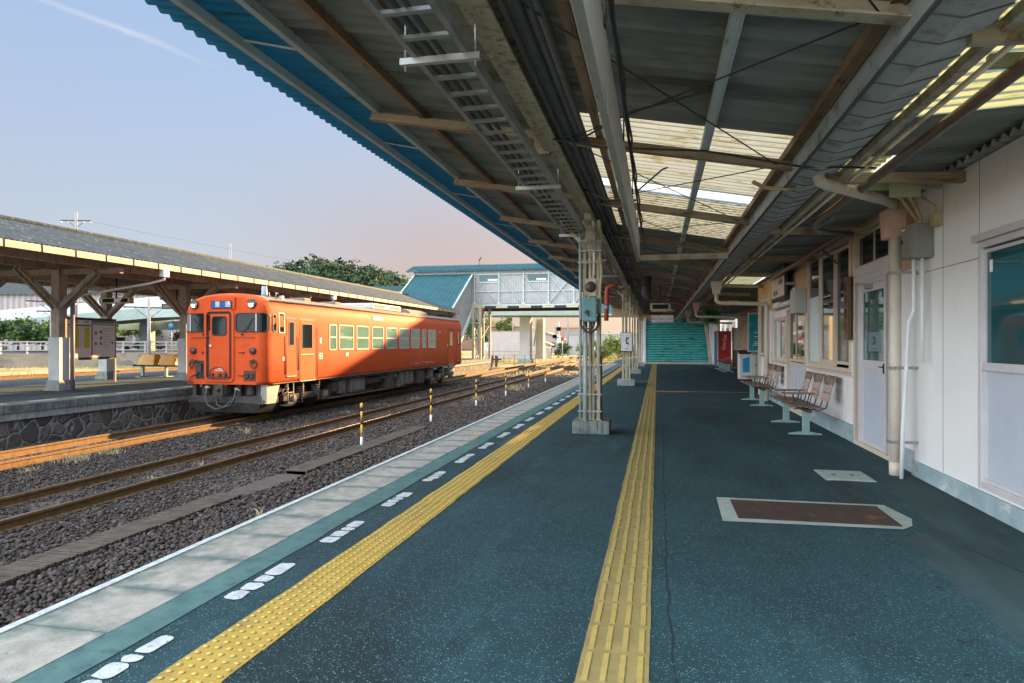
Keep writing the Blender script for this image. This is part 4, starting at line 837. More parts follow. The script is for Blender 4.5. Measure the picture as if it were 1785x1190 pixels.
# ------------------------------------------------------------------ benches
def bench(loc, label):
    t = T('bench', loc, label, 'bench', 'slatted wooden platform benches'); x0, y0, z0 = loc
    for yy in (0, 1.62):
        m = MB(); m.box(x0 - .04, x0 + .06, y0 + yy - .035, y0 + yy + .035, .03, .36)
        m.sweep([(-.24, 0), (.24, 0), (.24, .018), (.08, .045), (-.08, .045), (-.24, .018)], (x0, y0 + yy - .03, .0), (x0, y0 + yy + .03, .0)); B(m, 'leg', LEGT, t, bevel=.005)
    B(MB().box(x0 - .02, x0 + .05, y0 - .25, y0 + 1.87, .355, .40), 'beam', DARK, t)
    for k in range(3):
        yc = y0 + .05 + k * .76; s = MB()
        for i in range(5):
            xx = x0 - .24 + i * .095; s.box(xx, xx + .082, yc - .24, yc + .24, .425 - .008 * (i - 2) - (.0 if i else .006), .448 - .008 * (i - 2) - (.0 if i else .006))
        B(s, 'seat', WOODB, t, bevel=.005)
        b = MB()
        for i, (za, zb) in enumerate(((.52, .635), (.65, .755), (.77, .885))):
            xa = x0 + .25 + (za - .45) * .28; xb = x0 + .25 + (zb - .45) * .28
            b.bar((xa, yc, za), (xb, yc, zb), .46, .022, 0, (0, 1, 0)) if False else b.add([(xa, yc - .23, za), (xa, yc + .23, za), (xb, yc + .23, zb), (xb, yc - .23, zb), (xa + .024, yc - .23, za - .006), (xa + .024, yc + .23, za - .006), (xb + .024, yc + .23, zb - .006), (xb + .024, yc - .23, zb - .006)], [(3, 2, 1, 0), (4, 5, 6, 7), (0, 1, 5, 4), (1, 2, 6, 5), (2, 3, 7, 6), (3, 0, 4, 7)], 0 if i == 2 else 1)
        b.box(x0 + .365, x0 + .42, yc - .23, yc + .23, .875, .895); B(b, 'backrest', [WOODB, WOODL], t, bevel=.004)
        fr = MB()
        for s2 in (-.17, .17):
            fr.tube([(x0 - .18, yc + s2, .405), (x0 + .2, yc + s2, .385), (x0 + .27, yc + s2, .42), (x0 + .30, yc + s2, .54), (x0 + .395, yc + s2, .88)], .010, 6)
        BS(fr, 'seat_frame', DARK, t)
        if k < 2:
            ya = yc + .38; B(MB().box(x0 - .26, x0 + .22, ya - .05, ya + .05, .585, .61), 'armrest', WOODB, t, bevel=.006); B(MB().tube([(x0 - .1, ya, .585), (x0 - .06, ya, .39)], .012, 6).tube([(x0 + .15, ya, .585), (x0 + .1, ya, .39)], .012, 6), 'armrest_support', DARK, t)
    return t
b0 = bench((2.2, 11.1, 0), 'nearest slatted wooden bench on teal legs, in front of the broad window')
dup(b0, (2.25, 15.9, 0), 'second slatted wooden bench, in front of the far door beside the blue bin')
# ------------------------------------------------------------------ end of the platform
sh = T('roller_shutter', (1.25, 46, 0), 'closed teal roller shutter with horizontal ribs at the platform end', 'roller shutter')
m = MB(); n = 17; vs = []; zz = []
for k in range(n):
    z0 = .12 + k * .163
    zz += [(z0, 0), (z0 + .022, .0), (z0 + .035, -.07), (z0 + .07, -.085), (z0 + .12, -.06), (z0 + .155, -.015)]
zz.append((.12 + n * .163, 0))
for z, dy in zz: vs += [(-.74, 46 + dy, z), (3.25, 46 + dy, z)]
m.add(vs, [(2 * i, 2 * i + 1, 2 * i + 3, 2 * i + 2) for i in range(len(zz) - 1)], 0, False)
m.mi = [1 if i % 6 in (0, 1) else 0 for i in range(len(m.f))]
B(m, 'curtain', [SHUT, M('shutter groove shade', (.02, .12, .11), (.04, .17, .155), sc=4, rough=.8)], sh)  # shade between the ribs painted as a darker teal in the grooves
B(MB().box(-.74, 3.25, 45.92, 46.02, .0, .12), 'bottom_rail', M('shutter rail', (.42, .38, .3), (.5, .46, .38), sc=4, rough=.6), sh)
B(MB().box(-.86, -.74, 45.85, 46.05, 0, 3.0).box(3.25, 3.42, 45.85, 46.05, 0, 3.2), 'guide_rail', PVCW, sh)
B(MB().bar((3.38, 45.8, 0), (2.98, 45.8, 3.0), .2, .08), 'side_trim', CREAM, sh)
ew = T('end_wall', (1, 46.1, 0), 'dim wall above and beside the teal shutter', 'wall')
B(MB().box(-1.3, 4.9, 46.06, 46.2, 2.85, 4.0).box(-3.0, -1.3, 46.06, 46.2, 3.2, 4.2), 'upper_panel', WALLT, ew); B(MB().box(3.42, 3.9, 45.9, 46.2, 0, 2.9).box(-1.3, -.86, 46.0, 46.2, 0, 2.85), 'pier', WALLO, ew)
t = T('shop_banner', (2.4, 45, 2.4), 'blue banner with pale lettering over the shutter corner', 'banner')
B(MB().box(1.55, 3.3, 45.3, 45.34, 2.72, 3.04), 'face', SIGNB, t); B(MB().box(1.55, 2.0, 45.28, 45.3, 2.85, 3.04), 'red_corner', RED, t); text('JQのりば', .3, TXTW, (2.45, 45.28, 2.93), (1, 0, 0), (0, 0, 1), t); B(MB().box(2.5, 2.9, 45.28, 45.3, 2.75, 2.8), 'yellow_mark', YEL, t)
# concourse
cw = T('concourse_wall', (4.4, 30, 0), 'tan plaster wall and cream posts of the ticket concourse', 'wall')
B(MB().box(4.4, 4.6, 19.7, 40.2, 0, 3.1).box(2.9, 4.4, 19.7, 19.8, 0, 3.0), 'plaster', WALLT, cw)
BS(MB().box(3.95, 4.1, 28.0, 28.15, 0, 3.0).box(4.05, 4.2, 33.0, 33.15, 0, 3.0).box(3.5, 3.62, 42, 42.12, 0, 3.0), 'post', COND, cw)
B(MB().tube([(2.0, 34, 2.62), (4.3, 34, 2.62)], .06, 8), 'cross_pipe', PVC, cw)
t = T('poster', (3.6, 26, 1), 'tall blue and green poster panel on the concourse wall', 'poster')
pm = M('blue green poster', (.01, .22, .42), (.02, .30, .16), sc=1.6, rough=.35, st=[((.02, .42, .62), 3.5, .54, .6, (1, 1, 2)), ((.01, .08, .16), 2.4, .58, .66, (1, 1, 1))])
B(MB().box(3.25, 3.72, 26.0, 26.04, 1.12, 2.42), 'print', pm, t); B(MB().box(3.20, 3.77, 26.02, 26.07, 1.06, 2.48), 'frame', ALU, t)
m = MB()
for z in (1.3, 1.36, 1.42, 1.6, 1.75): m.box(3.36 + R.uniform(0, .08), 3.6 + R.uniform(0, .08), 25.996, 26, z, z + .02)
B(m, 'caption', TXTW, t)
t = T('pillar_board', (3.1, 24, 0), 'cream upright post in front of the blue poster', 'post'); B(MB().box(3.02, 3.12, 27.5, 27.6, 0, 2.5), 'shaft', CREAM, t); B(MB().box(3.0, 3.14, 27.48, 27.62, 1.2, 1.26), 'band', GALV, t)
# vending machine
t = T('vending_machine', (3.7, 40.5, 0), 'red drinks vending machine seen from its side', 'vending machine')
B(MB().box(3.35, 4.05, 40, 41.1, .06, 2.05), 'body', RED, t, bevel=.015); B(MB().box(3.22, 3.35, 39.98, 41.12, .06, 2.05), 'front', SIGNB, t, bevel=.01); B(MB().box(3.27, 3.35, 39.975, 39.98, .1, 2.0), 'edge_trim', ALU, t)
for zz_, ph in ((0, 0),):
    text('Coca‑Cola', .27, TXTW, (3.68, 39.985, 1.42), (.12, 0, 1), (-1, 0, .30), t, 'lettering', 'CENTER', .72)
text('Coca-Cola', .2, M('silver print', (.4, .34, .33), rough=.4), (3.75, 39.985, .5), (1, 0, .25), (0, 0, 1), t, 'lettering')
B(MB().box(3.25, 3.4, 40.1, 40.2, 0, .06).box(3.9, 4.0, 40.1, 40.2, 0, .06), 'foot', BLACK, t)
t = T('poster_stand', (4.1, 38.5, 0), 'pale poster stand with red base beside the vending machine', 'poster stand')
B(MB().box(3.98, 4.3, 38.5, 38.55, 1.0, 2.2), 'poster', M('pale poster', (.4, .5, .42), (.5, .56, .62), sc=2.5, rough=.5, st=[((.25, .4, .2), 5, .55, .65, (1, 1, 2))]), t); B(MB().box(3.98, 4.3, 38.5, 38.6, .1, 1.0).box(3.95, 4.0, 38.45, 38.6, 0, 2.25), 'base', WOODS, t)
t = T('low_bench', (3.3, 35.5, 0), 'low dark red slatted bench on teal legs before the vending machine', 'bench')
m = MB()
for i in range(5): m.box(3.05 + i * .1, 3.13 + i * .1, 33.4, 38.2, .42, .45)
B(m, 'seat', M('red brown slats', (.13, .05, .04), (.2, .09, .07), sc=5, rough=.6), t)
for yy in (33.6, 34.8, 36, 37.2, 38): B(MB().box(3.2, 3.35, yy, yy + .06, 0, .42).box(3.02, 3.5, yy, yy + .06, 0, .05), 'leg', LEGT, t)
# bins
t = T('recycling_bin', (3.15, 27, 0), 'white recycling bin with bright blue front panel', 'bin')
B(MB().box(2.98, 3.45, 26.6, 27.1, .04, .98), 'body', PVCW, t, bevel=.01); B(MB().add([(3.1, 26.59, .3), (3.34, 26.59, .3), (3.34, 26.59, .88), (3.1, 26.59, .8)], [(0, 1, 2, 3)]), 'panel', M('bin blue', (.01, .28, .52), (.02, .33, .58), sc=4, rough=.4), t); B(MB().add([(2.96, 26.55, .98), (3.5, 26.55, .98), (3.5, 27.1, 1.1), (2.96, 27.1, 1.1), (2.96, 26.55, 1.0), (3.5, 26.55, 1.0), (3.5, 27.1, 1.12), (2.96, 27.1, 1.12)], [(3, 2, 1, 0), (4, 5, 6, 7), (0, 1, 5, 4), (1, 2, 6, 5), (2, 3, 7, 6), (3, 0, 4, 7)]), 'lid', DARK, t)
t = T('counter', (3.5, 24, 0), 'pale green counter with dark top by the concourse opening', 'counter')
B(MB().box(3.2, 3.9, 24.2, 24.7, 0, 1.0), 'cabinet', M('pale green board', (.36, .42, .35), (.42, .48, .4), sc=3, rough=.6), t, bevel=.01); B(MB().box(3.15, 3.95, 24.15, 24.75, 1.0, 1.06).box(3.19, 3.91, 24.19, 24.2, .62, .66), 'top', TEALB, t)
# unseen block added behind the platform end to cast the slanting train shadow
blk = T('shade_block', (10, 62, 0), 'tall plain office block with sloping roof behind the station', 'building')
m = MB(); xs = (6, 14); y0, y1, za, zb = 50, 75, 10.5, 16.8
m.add([(xs[0], y0, -1), (xs[1], y0, -1), (xs[1], y1, -1), (xs[0], y1, -1), (xs[0], y0, za), (xs[1], y0, za), (xs[1], y1, zb), (xs[0], y1, zb)], [(3, 2, 1, 0), (4, 5, 6, 7), (0, 1, 5, 4), (1, 2, 6, 5), (2, 3, 7, 6), (3, 0, 4, 7)])
B(m, 'wall', WALLO, blk)
m = MB()
for k in range(5):
    for z in (1.5, 5, 8.2): m.box(5.96, 6.0, 52 + k * 4.4, 54.4 + k * 4.4, z, z + 1.6)
BS(m, 'window', GLS, blk)
# ------------------------------------------------------------------ the orange railcar
TX = -12.2; HW = 1.35; TY0, TY1 = 17.45, 37.5; XS = TX + HW
VERM = M('vermilion paint', (.52, .070, .018), (.60, .092, .024), sc=1.2, rough=.6, spec=.1, bump=.12, bsc=2.6, st=[((.40, .075, .03), 2.0, .55, .75, (1, 1, 3)), ((.66, .22, .10), 2.2, .66, .82, (4, 4, .5)), ((.16, .045, .028), 5, .62, .76, (3, 3, .4))])
ROOFG = M('railcar roof grey', (.13, .115, .09), (.20, .175, .14), sc=3, rough=.8, st=[((.1, .08, .06), 5, .55, .7, (2, .6, 1))])
UFR = M('underframe grime', (.045, .036, .03), (.085, .065, .05), sc=5, rough=.85, bump=.2, bsc=40)
UFL = M('underframe grey', (.13, .115, .10), (.19, .165, .14), sc=4, rough=.8, st=[((.06, .045, .035), 4, .55, .7, V)])
CURT = M('pale green window blind', (.06, .155, .14), (.09, .20, .18), sc=1.5, rough=.25, spec=.2, st=[((.2, .33, .3), .8, .55, .7, (1, 1, 4))])
tr = T('railcar', (TX, TY0, -.78), 'orange single car diesel train standing at the island platform', 'train')
side = [(1.30, .20), (1.345, .30), (1.35, 1.0), (1.35, 2.05), (1.335, 2.3), (1.30, 2.46), (1.22, 2.60), (1.06, 2.70), (.80, 2.78), (.4, 2.83), (0, 2.845)]
prof = side + [(-x, z) for x, z in reversed(side[:-1])]
secs = [(0, .80, .965), (.015, .845, .968), (.05, .895, .974), (.11, .94, .98), (.2, .975, .99), (.34, 1, 1)]
ys = [(TY0 + a, s, t) for a, s, t in secs] + [(TY1 - a, s, t) for a, s, t in reversed(secs)]
n = len(prof); vs = []; fs = []; mi = []
body = MB(); roof = MB()
def sx(x, s): return math.copysign(min(abs(x), 1.35 * s if abs(x) > 1.05 else abs(x) * (s * .15 + .85)), x) if x else 0
rows = []
for y, s, t in ys: rows.append([(TX + x * s, y, .20 + (z - .2) * t) for x, z in prof])
for i in range(len(rows) - 1):
    for j in range(n - 1):
        z = (prof[j][1] + prof[j + 1][1]) / 2; tgt = roof if (z > 2.63 and 5 <= i < len(rows) - 6 + 0) else body
        tgt.add([rows[i][j], rows[i][j + 1], rows[i + 1][j + 1], rows[i + 1][j]], [(0, 3, 2, 1)], 0, True)
    body.add([rows[i][0], rows[i][-1], rows[i + 1][-1], rows[i + 1][0]], [(0, 1, 2, 3)])
body.add(rows[0], [tuple(range(n))]); body.add(rows[-1], [tuple(range(n - 1, -1, -1))])
bo = B(body, 'body', VERM, tr); B(roof, 'roof', ROOFG, tr)
import bmesh
for o in (bo, [c for c in tr.children if c.name.startswith('roof')][0]):
    bm = bmesh.new(); bm.from_mesh(o.data); bmesh.ops.remove_doubles(bm, verts=bm.verts, dist=.0008); bmesh.ops.recalc_face_normals(bm, faces=bm.faces); bm.to_mesh(o.data); bm.free()
B(MB().tube([(XS - .09, TY0 + .35, 2.615), (XS - .09, TY1 - .35, 2.615)], .022, 8).box(XS - .06, XS + .006, TY0 + .4, TY1 - .4, .195, .215), 'rain_gutter', ROOFG, tr)
WFR = M('window alloy frame', (.42, .38, .34), (.5, .46, .42), sc=5, rough=.4, metal=.4); RUB = M('window rubber', (.018, .018, .02), rough=.6)
def rrect(y0, y1, z0, z1, r, k=4):
    p = []
    for cy, cz, a0 in ((y1 - r, z1 - r, 0), (y0 + r, z1 - r, 90), (y0 + r, z0 + r, 180), (y1 - r, z0 + r, 270)):
        for i in range(k + 1): a = rad(a0 + 90 * i / k); p.append((cy + r * math.cos(a), cz + r * math.sin(a)))
    return p
def plate(m, pts, f0, f1, hole=None, mi_=0):
    """extruded outline on a wall; f0/f1 map (u,v)->3d at the back and at the front"""
    n = len(pts)
    if hole is None:
        a = [f0(*p) for p in pts] + [f1(*p) for p in pts]
        m.add(a, [tuple(range(n, 2 * n))] + [(i, (i + 1) % n, (i + 1) % n + n, i + n) for i in range(n)], mi_)
    else:
        a = [f0(*p) for p in pts] + [f1(*p) for p in pts] + [f1(*p) for p in hole] + [f0(*p) for p in hole]
        m.add(a, [(i, (i + 1) % n, (i + 1) % n + n, i + n) for i in range(n)] + [(i + n, (i + 1) % n + n, (i + 1) % n + 2 * n, i + 2 * n) for i in range(n)] + [(i + 2 * n, (i + 1) % n + 2 * n, (i + 1) % n + 3 * n, i + 3 * n) for i in range(n)], mi_)
    return m
def sfun(d): return lambda y, z: (XS + d - max(0, z - 2.05) * .07, y, z)
def side_window(y0, y1, z0, z1, fm, gm, r=.06, fw=.035, bar=None, parent=None):
    f = B(plate(MB(), rrect(y0, y1, z0, z1, r), sfun(-.01), sfun(.016), rrect(y0 + fw, y1 - fw, z0 + fw, z1 - fw, max(.01, r - fw * .6))), 'window', fm, parent or tr)
    B(plate(MB(), rrect(y0 + fw * .8, y1 - fw * .8, z0 + fw * .8, z1 - fw * .8, max(.01, r - fw * .6)), sfun(-.02), sfun(.004)), 'pane', gm, f)
    if bar: B(MB().box(XS - .005, XS + .014, y0 + fw, y1 - fw, bar, bar + .045), 'glazing_bar', fm, f)
    return f
for a, b in ((21.27, 21.82), (22.0, 23.16), (23.4, 24.52), (24.8, 25.93), (26.22, 27.4), (27.68, 28.84), (29.12, 30.26), (30.58, 31.15), (31.45, 32.62)): side_window(a, b, 1.14, 2.03, WFR, CURT, .06, .04, 1.56)
side_window(17.80, 18.02, 1.70, 2.24, RUB, GLK, .1, .03); side_window(18.14, 18.46, 1.68, 2.28, WFR, GLK, .02, .03); side_window(33.1, 33.45, 1.83, 2.03, RUB, GLK, .05, .02); 
def side_door(y0, y1, z0, z1, wy0, wy1, wz0, wz1):
    B(plate(MB(), rrect(y0 - .05, y1 + .05, z0 - .02, z1 + .05, .06), sfun(-.01), sfun(.004)), 'door_recess', RUB, tr)
    d = B(plate(MB(), rrect(y0, y1, z0, z1, .03), sfun(-.01), sfun(.010)), 'door', VERM, tr)
    f = B(plate(MB(), rrect(wy0, wy1, wz0, wz1, .06), sfun(0), sfun(.018), rrect(wy0 + .03, wy1 - .03, wz0 + .03, wz1 - .03, .04)), 'window', RUB, d); B(plate(MB(), rrect(wy0 + .025, wy1 - .025, wz0 + .025, wz1 - .025, .04), sfun(0), sfun(.013)), 'pane', GLK, f)
    B(MB().box(XS, XS + .03, y0, y1, z0 - .03, z0 - .005), 'step_edge', WFR, d); return d
side_door(18.56, 19.10, .40, 2.12, 18.68, 18.99, 1.30, 2.04)
d = side_door(19.35, 20.28, .22, 2.10, 19.45, 20.12, 1.20, 2.0); B(MB().box(XS + .008, XS + .015, 19.4, 20.2, 1.02, 1.045), 'kick_line', WFR, d)
side_door(34.7, 35.75, .26, 2.08, 34.9, 35.5, 1.22, 2.0); side_door(36.3, 36.8, .4, 2.1, 36.4, 36.7, 1.3, 2.02)
m = MB().tube([(XS + .02, 19.22, .55), (XS + .03, 19.22, 1.6)], .012, 6).tube([(XS + .02, 18.50, .45), (XS + .03, 18.50, 1.6)], .012, 6).tube([(XS + .02, 20.42, .3), (XS + .03, 20.42, 1.9)], .01, 6); B(m, 'grab_rail', DARK, tr)
m = MB()
for y0, y1, z0, z1 in ((20.62, 20.74, 1.38, 1.56), (20.55, 20.80, .86, 1.06), (18.35, 18.43, .86, .98), (24.9, 25.9, 2.28, 2.42), (22.55, 22.75, .92, 1.04), (34.55, 34.62, 1.2, 1.32), (18.74, 18.92, .48, .56)):
    q = MB(); q.box(XS - .03, XS + .006, y0, y1, z0, z1); B(q, 'plate', SIGNW, tr)
B(MB().box(XS, XS + .008, 18.78, 18.88, .44, .48).box(XS, XS + .008, 20.58, 20.66, .88, .95).box(XS, XS + .008, 20.69, 20.77, .88, .95).box(XS, XS + .008, 20.58, 20.66, .97, 1.04).box(XS, XS + .008, 20.69, 20.77, .97, 1.04), 'plate_mark', TXTB, tr)
scf = MB()
for i in range(34):
    y = R.uniform(29, 32.2); z = .44 + R.uniform(-.03, .05); scf.box(XS, XS + .002, y, y + R.uniform(.04, .3), z, z + R.uniform(.006, .03))
B(scf, 'scuffed_paint', M('chalky scuff', (.62, .42, .36), rough=.9), tr)
# front end
FY = TY0
def ffun(d): return lambda x, z: (x, FY - d, z)
def fplate(x0, x1, z0, z1, r, d0, d1, hole=None): return plate(MB(), list(reversed(rrect(x0, x1, z0, z1, r))), ffun(d0), ffun(d1), None if hole is None else list(reversed(rrect(x0 + hole, x1 - hole, z0 + hole, z1 - hole, max(.01, r - hole * .5)))))
B(fplate(-12.80, -11.84, .27, 2.36, .14, -.01, .035, .07), 'door_surround', VERM, tr, bevel=.006)
B(fplate(-12.73, -11.91, .33, 2.30, .10, -.01, .006), 'door_gap', RUB, tr)
fd = B(fplate(-12.64, -11.99, .36, 2.22, .03, -.01, .022), 'end_door', VERM, tr)
fw = B(fplate(-12.55, -12.07, 1.60, 2.16, .08, 0, .034, .03), 'window', RUB, fd); B(fplate(-12.53, -12.09, 1.62, 2.14, .07, 0, .026), 'pane', GLK, fw)
B(MB().box(-12.62, -12.55, FY - .05, FY - .02, 1.28, 1.34), 'handle', ALU, fd)
B(MB().tube([(-12.6, FY - .05, .44), (-12.58, FY - .06, .62), (-12.4, FY - .06, .70), (-12.2, FY - .06, .68), (-12.08, FY - .06, .55), (-12.05, FY - .05, .44)], .012, 6).box(-12.62, -12.0, FY - .07, FY, .40, .425), 'foot_rail', DARK, tr)
for xx in (-12.52, -12.28, -12.1): B(MB().box(xx - .04, xx + .04, FY - .09, FY - .02, .43, .52), 'door_bracket', DARK, tr)
B(MB().box(-12.45, -12.15, FY - .0265, FY - .022, .585, .60), 'maker_plate', SIGNW, tr)
m = MB(); m.add([(-12.5, FY - .026, .62), (-12.3, FY - .026, .635), (-12.12, FY - .026, .62), (-12.24, FY - .026, .65), (-12.3, FY - .026, .68), (-12.36, FY - .026, .65)], [(0, 1, 5), (1, 2, 3), (1, 3, 4, 5)]); B(m, 'wing_mark', SIGNW, tr)
def fcurve(x, d):       # y of the rounded nose at lateral offset x
    a = abs(x - TX)
    pts = [(0, 0), (1.08, 0), (1.14, .015), (1.208, .05), (1.269, .11), (1.316, .2), (1.35, .34)]
    for (xa, ya), (xb, yb) in zip(pts, pts[1:]):
        if a <= xb: return FY + ya + (yb - ya) * (a - xa) / (xb - xa) - d
    return FY + .34 - d
def fwin(x0, x1):
    r = rrect(x0, x1, 1.70, 2.25, .1, 5); r = list(reversed(r)); fine = []
    for a, b in zip(r, r[1:] + r[:1]):
        k = max(1, int(abs(a[0] - b[0]) / .04)); fine += [(a[0] + (b[0] - a[0]) * i / k, a[1] + (b[1] - a[1]) * i / k) for i in range(k)]
    cx, cz = (x0 + x1) / 2, 1.975
    inn = [(cx + (x - cx) * (1 - .07 / (x1 - x0)), cz + (z - cz) * .9) for x, z in fine]
    def ff(d): return lambda x, z: (x, fcurve(x, d), z)
    f = B(plate(MB(), fine, ff(-.02), ff(.022), inn), 'front_window', RUB, tr)
    m = MB(); nx = 16
    for i in range(nx):
        xa, xb = x0 + .02 + (x1 - x0 - .04) * i / nx, x0 + .02 + (x1 - x0 - .04) * (i + 1) / nx
        e = .05 if i in (0, nx - 1) else .01
        m.add([(xa, fcurve(xa, .008), 1.71 + e), (xb, fcurve(xb, .008), 1.71 + e), (xb, fcurve(xb, .008), 2.24 - e), (xa, fcurve(xa, .008), 2.24 - e)], [(0, 1, 2, 3)], 0, True)
    B(m, 'pane', GLK, f); return f
for s in (-1, 1):
    x0, x1 = (TX + .40, TX + 1.335) if s > 0 else (TX - 1.335, TX - .40)
    f = fwin(x0, x1); xm = TX + s * 1.06
    B(MB().box(xm - .02, xm + .02, fcurve(xm, .02), fcurve(xm, -.02), 1.72, 2.23), 'pillar_strip', WFR, f)
    B(MB().tube([(TX + s * .62, FY - .03, 1.66), (TX + s * .62, FY - .05, 1.62)], .03, 8).tube([(TX + s * .62, FY - .05, 1.64), (TX + s * (.62 + .22), FY - .045, 1.96)], .009, 5).tube([(TX + s * .78, FY - .04, 1.78), (TX + s * .95, FY - .04, 2.1)], .01, 5), 'wiper', DARK, tr)
    B(MB().tube([(TX + s * .42, FY - .01, 1.56), (TX + s * .42, FY - .05, 1.55), (TX + s * 1.0, FY - .05, 1.54), (TX + s * 1.0, FY - .0, 1.54)], .010, 6), 'handrail', DARK, tr)
    # lamps
    h = B(MB().lathe((TX + s * .92, FY + .12, 2.51), [(.14, 0), (.135, -.16), (.115, -.18), (.105, -.175)], 20, 0, 'y'), 'headlight', DARK, tr)
    B(MB().lathe((TX + s * .92, FY + .12, 2.51), [(.001, -.13), (.06, -.145), (.108, -.172)], 20, 0, 'y'), 'lens', M('headlight lens', (.55, .58, .6), rough=.12, metal=.7) if 'headlight lens' not in MATS else MATS['headlight lens'], h)
    h = B(MB().lathe((TX + s * .96, FY, 1.17), [(.10, .02), (.098, -.05), (.08, -.075), (.066, -.08)], 18, 0, 'y'), 'tail_light', DARK, tr)
    B(MB().lathe((TX + s * .96, FY, 1.17), [(.001, -.085), (.04, -.08), (.07, -.06)], 18, 0, 'y'), 'lens', M('tail lens', (.16, .05, .04), rough=.15) if 'tail lens' not in MATS else MATS['tail lens'], h)
    B(MB().tube([(TX + s * 1.0, FY - .03, .92), (TX + s * .92, FY - .07, .88), (TX + s * .92, FY - .08, .74), (TX + s * 1.0, FY - .06, .66), (TX + s * 1.08, FY - .04, .74), (TX + s * 1.06, FY - .03, .88)], .02, 7).box(TX + s * .86, TX + s * 1.04, FY - .06, FY, .84, .9), 'jumper_cable', DARK, tr)
    for zz in (1.12, .46): B(MB().tube([(TX + s * .5, FY - .02, zz), (TX + s * .66, FY - .02, zz - .005)], .014, 5).tube([(TX + s * .64, FY - .02, zz), (TX + s * .68, FY - .02, zz)], .025, 6), 'latch', DARK, tr)
B(fplate(TX - .88, TX - .58, .36, .88, .02, -.01, .012), 'socket_recess', RUB, tr); B(MB().box(TX - .86, TX - .68, FY - .06, FY, .55, .78).tube([(TX - .8, FY - .05, .5), (TX - 1.0, FY - .08, .42), (TX - 1.05, FY - .08, .28), (TX - .95, FY - .06, .24)], .02, 6), 'socket', UFR, tr)
B(fplate(TX + .66, TX + 1.04, .31, .60, .01, -.01, .012), 'number_recess', M('dull plate', (.10, .035, .028), rough=.7), tr)
m = MB()
for cx in (.77, .93): m.tube([(TX + cx - .05, FY - .03, .52), (TX + cx + .05, FY - .03, .52), (TX + cx + .055, FY - .03, .42), (TX + cx - .04, FY - .03, .38)], .018, 6)
B(m, 'coupling_socket', DARK, tr)
# destination box
B(MB().box(TX - .44, TX + .40, FY - .045, FY + .55, 2.36, 2.70).add([(TX - .44, FY - .045, 2.70), (TX + .40, FY - .045, 2.70), (TX + .40, FY + .55, 2.82), (TX - .44, FY + .55, 2.82), (TX - .44, FY + .55, 2.7), (TX + .4, FY + .55, 2.7)], [(0, 1, 2, 3), (1, 5, 2), (0, 3, 4)]), 'destination_box', VERM, tr, bevel=.012)
ds = B(fplate(TX - .36, TX + .32, 2.38, 2.60, .03, .04, .058), 'destination_frame', RUB, tr); B(fplate(TX - .34, TX + .30, 2.395, 2.585, .02, .05, .062), 'destination_blind', M('blind blue', (.008, .06, .20), (.012, .08, .25), sc=6, rough=.4), tr)
text('普', .18, TXTW, (TX - .14, FY - .066, 2.49), (1, 0, 0), (0, 0, 1), tr); text('通', .18, TXTW, (TX + .19, FY - .066, 2.49), (1, 0, 0), (0, 0, 1), tr)
# roof gear
B(MB().tube([(TX + .75, FY + .9, 2.75), (TX + .75, FY + .9, 2.84), (TX + .75, FY + .9, 3.08)], [.1, .09, .075], 12), 'whistle_cover', M('whistle blue', (.25, .33, .42), rough=.5), tr)
B(MB().tube([(TX + .95, FY + 1.2, 2.7), (TX + .95, FY + 1.2, 2.9), (TX + 1.02, FY + 1.2, 2.88)], .02, 6).box(TX + 1.0, TX + 1.1, FY + 1.3, FY + 1.4, 2.66, 2.82).tube([(TX + .88, FY + 1.0, 2.7), (TX + .84, FY + 1.0, 2.9)], .015, 6), 'roof_fitting', WFR, tr)
ac = B(MB().box(TX - .75, TX + .85, 26.0, 29.2, 2.78, 3.02), 'roof_unit', M('roof unit white', (.5, .48, .44), (.56, .54, .5), sc=4, rough=.6), tr, bevel=.05); BS(MB().box(TX + .848, TX + .86, 26.2, 27.3, 2.86, 2.97).box(TX + .848, TX + .86, 27.9, 29.0, 2.86, 2.97), 'grille', DARK, ac)
m = MB()
for i in range(9):
    a, b = rad(180 * i / 9), rad(180 * (i + 1) / 9); m.quad((TX + .85 * math.cos(a), 30.4, 2.75 + .3 * math.sin(a)), (TX + .85 * math.cos(b), 30.4, 2.75 + .3 * math.sin(b)), (TX + .85 * math.cos(b), 33, 2.75 + .3 * math.sin(b)), (TX + .85 * math.cos(a), 33, 2.75 + .3 * math.sin(a)))
m.add([(TX + .85 * math.cos(rad(180 * i / 9)), 30.4, 2.75 + .3 * math.sin(rad(180 * i / 9))) for i in range(10)], [tuple(range(10))]); B(m, 'roof_unit', ROOFG, tr)
for y in (21.5, 23.8): B(MB().box(TX - .3, TX + .3, y, y + .5, 2.8, 2.95), 'ventilator', ROOFG, tr, bevel=.04)
B(MB().tube([(XS - .14, 18.6, 2.66), (XS - .12, 18.75, 2.60), (XS - .1, 19.1, 2.60)], .015, 6), 'roof_grab', DARK, tr)
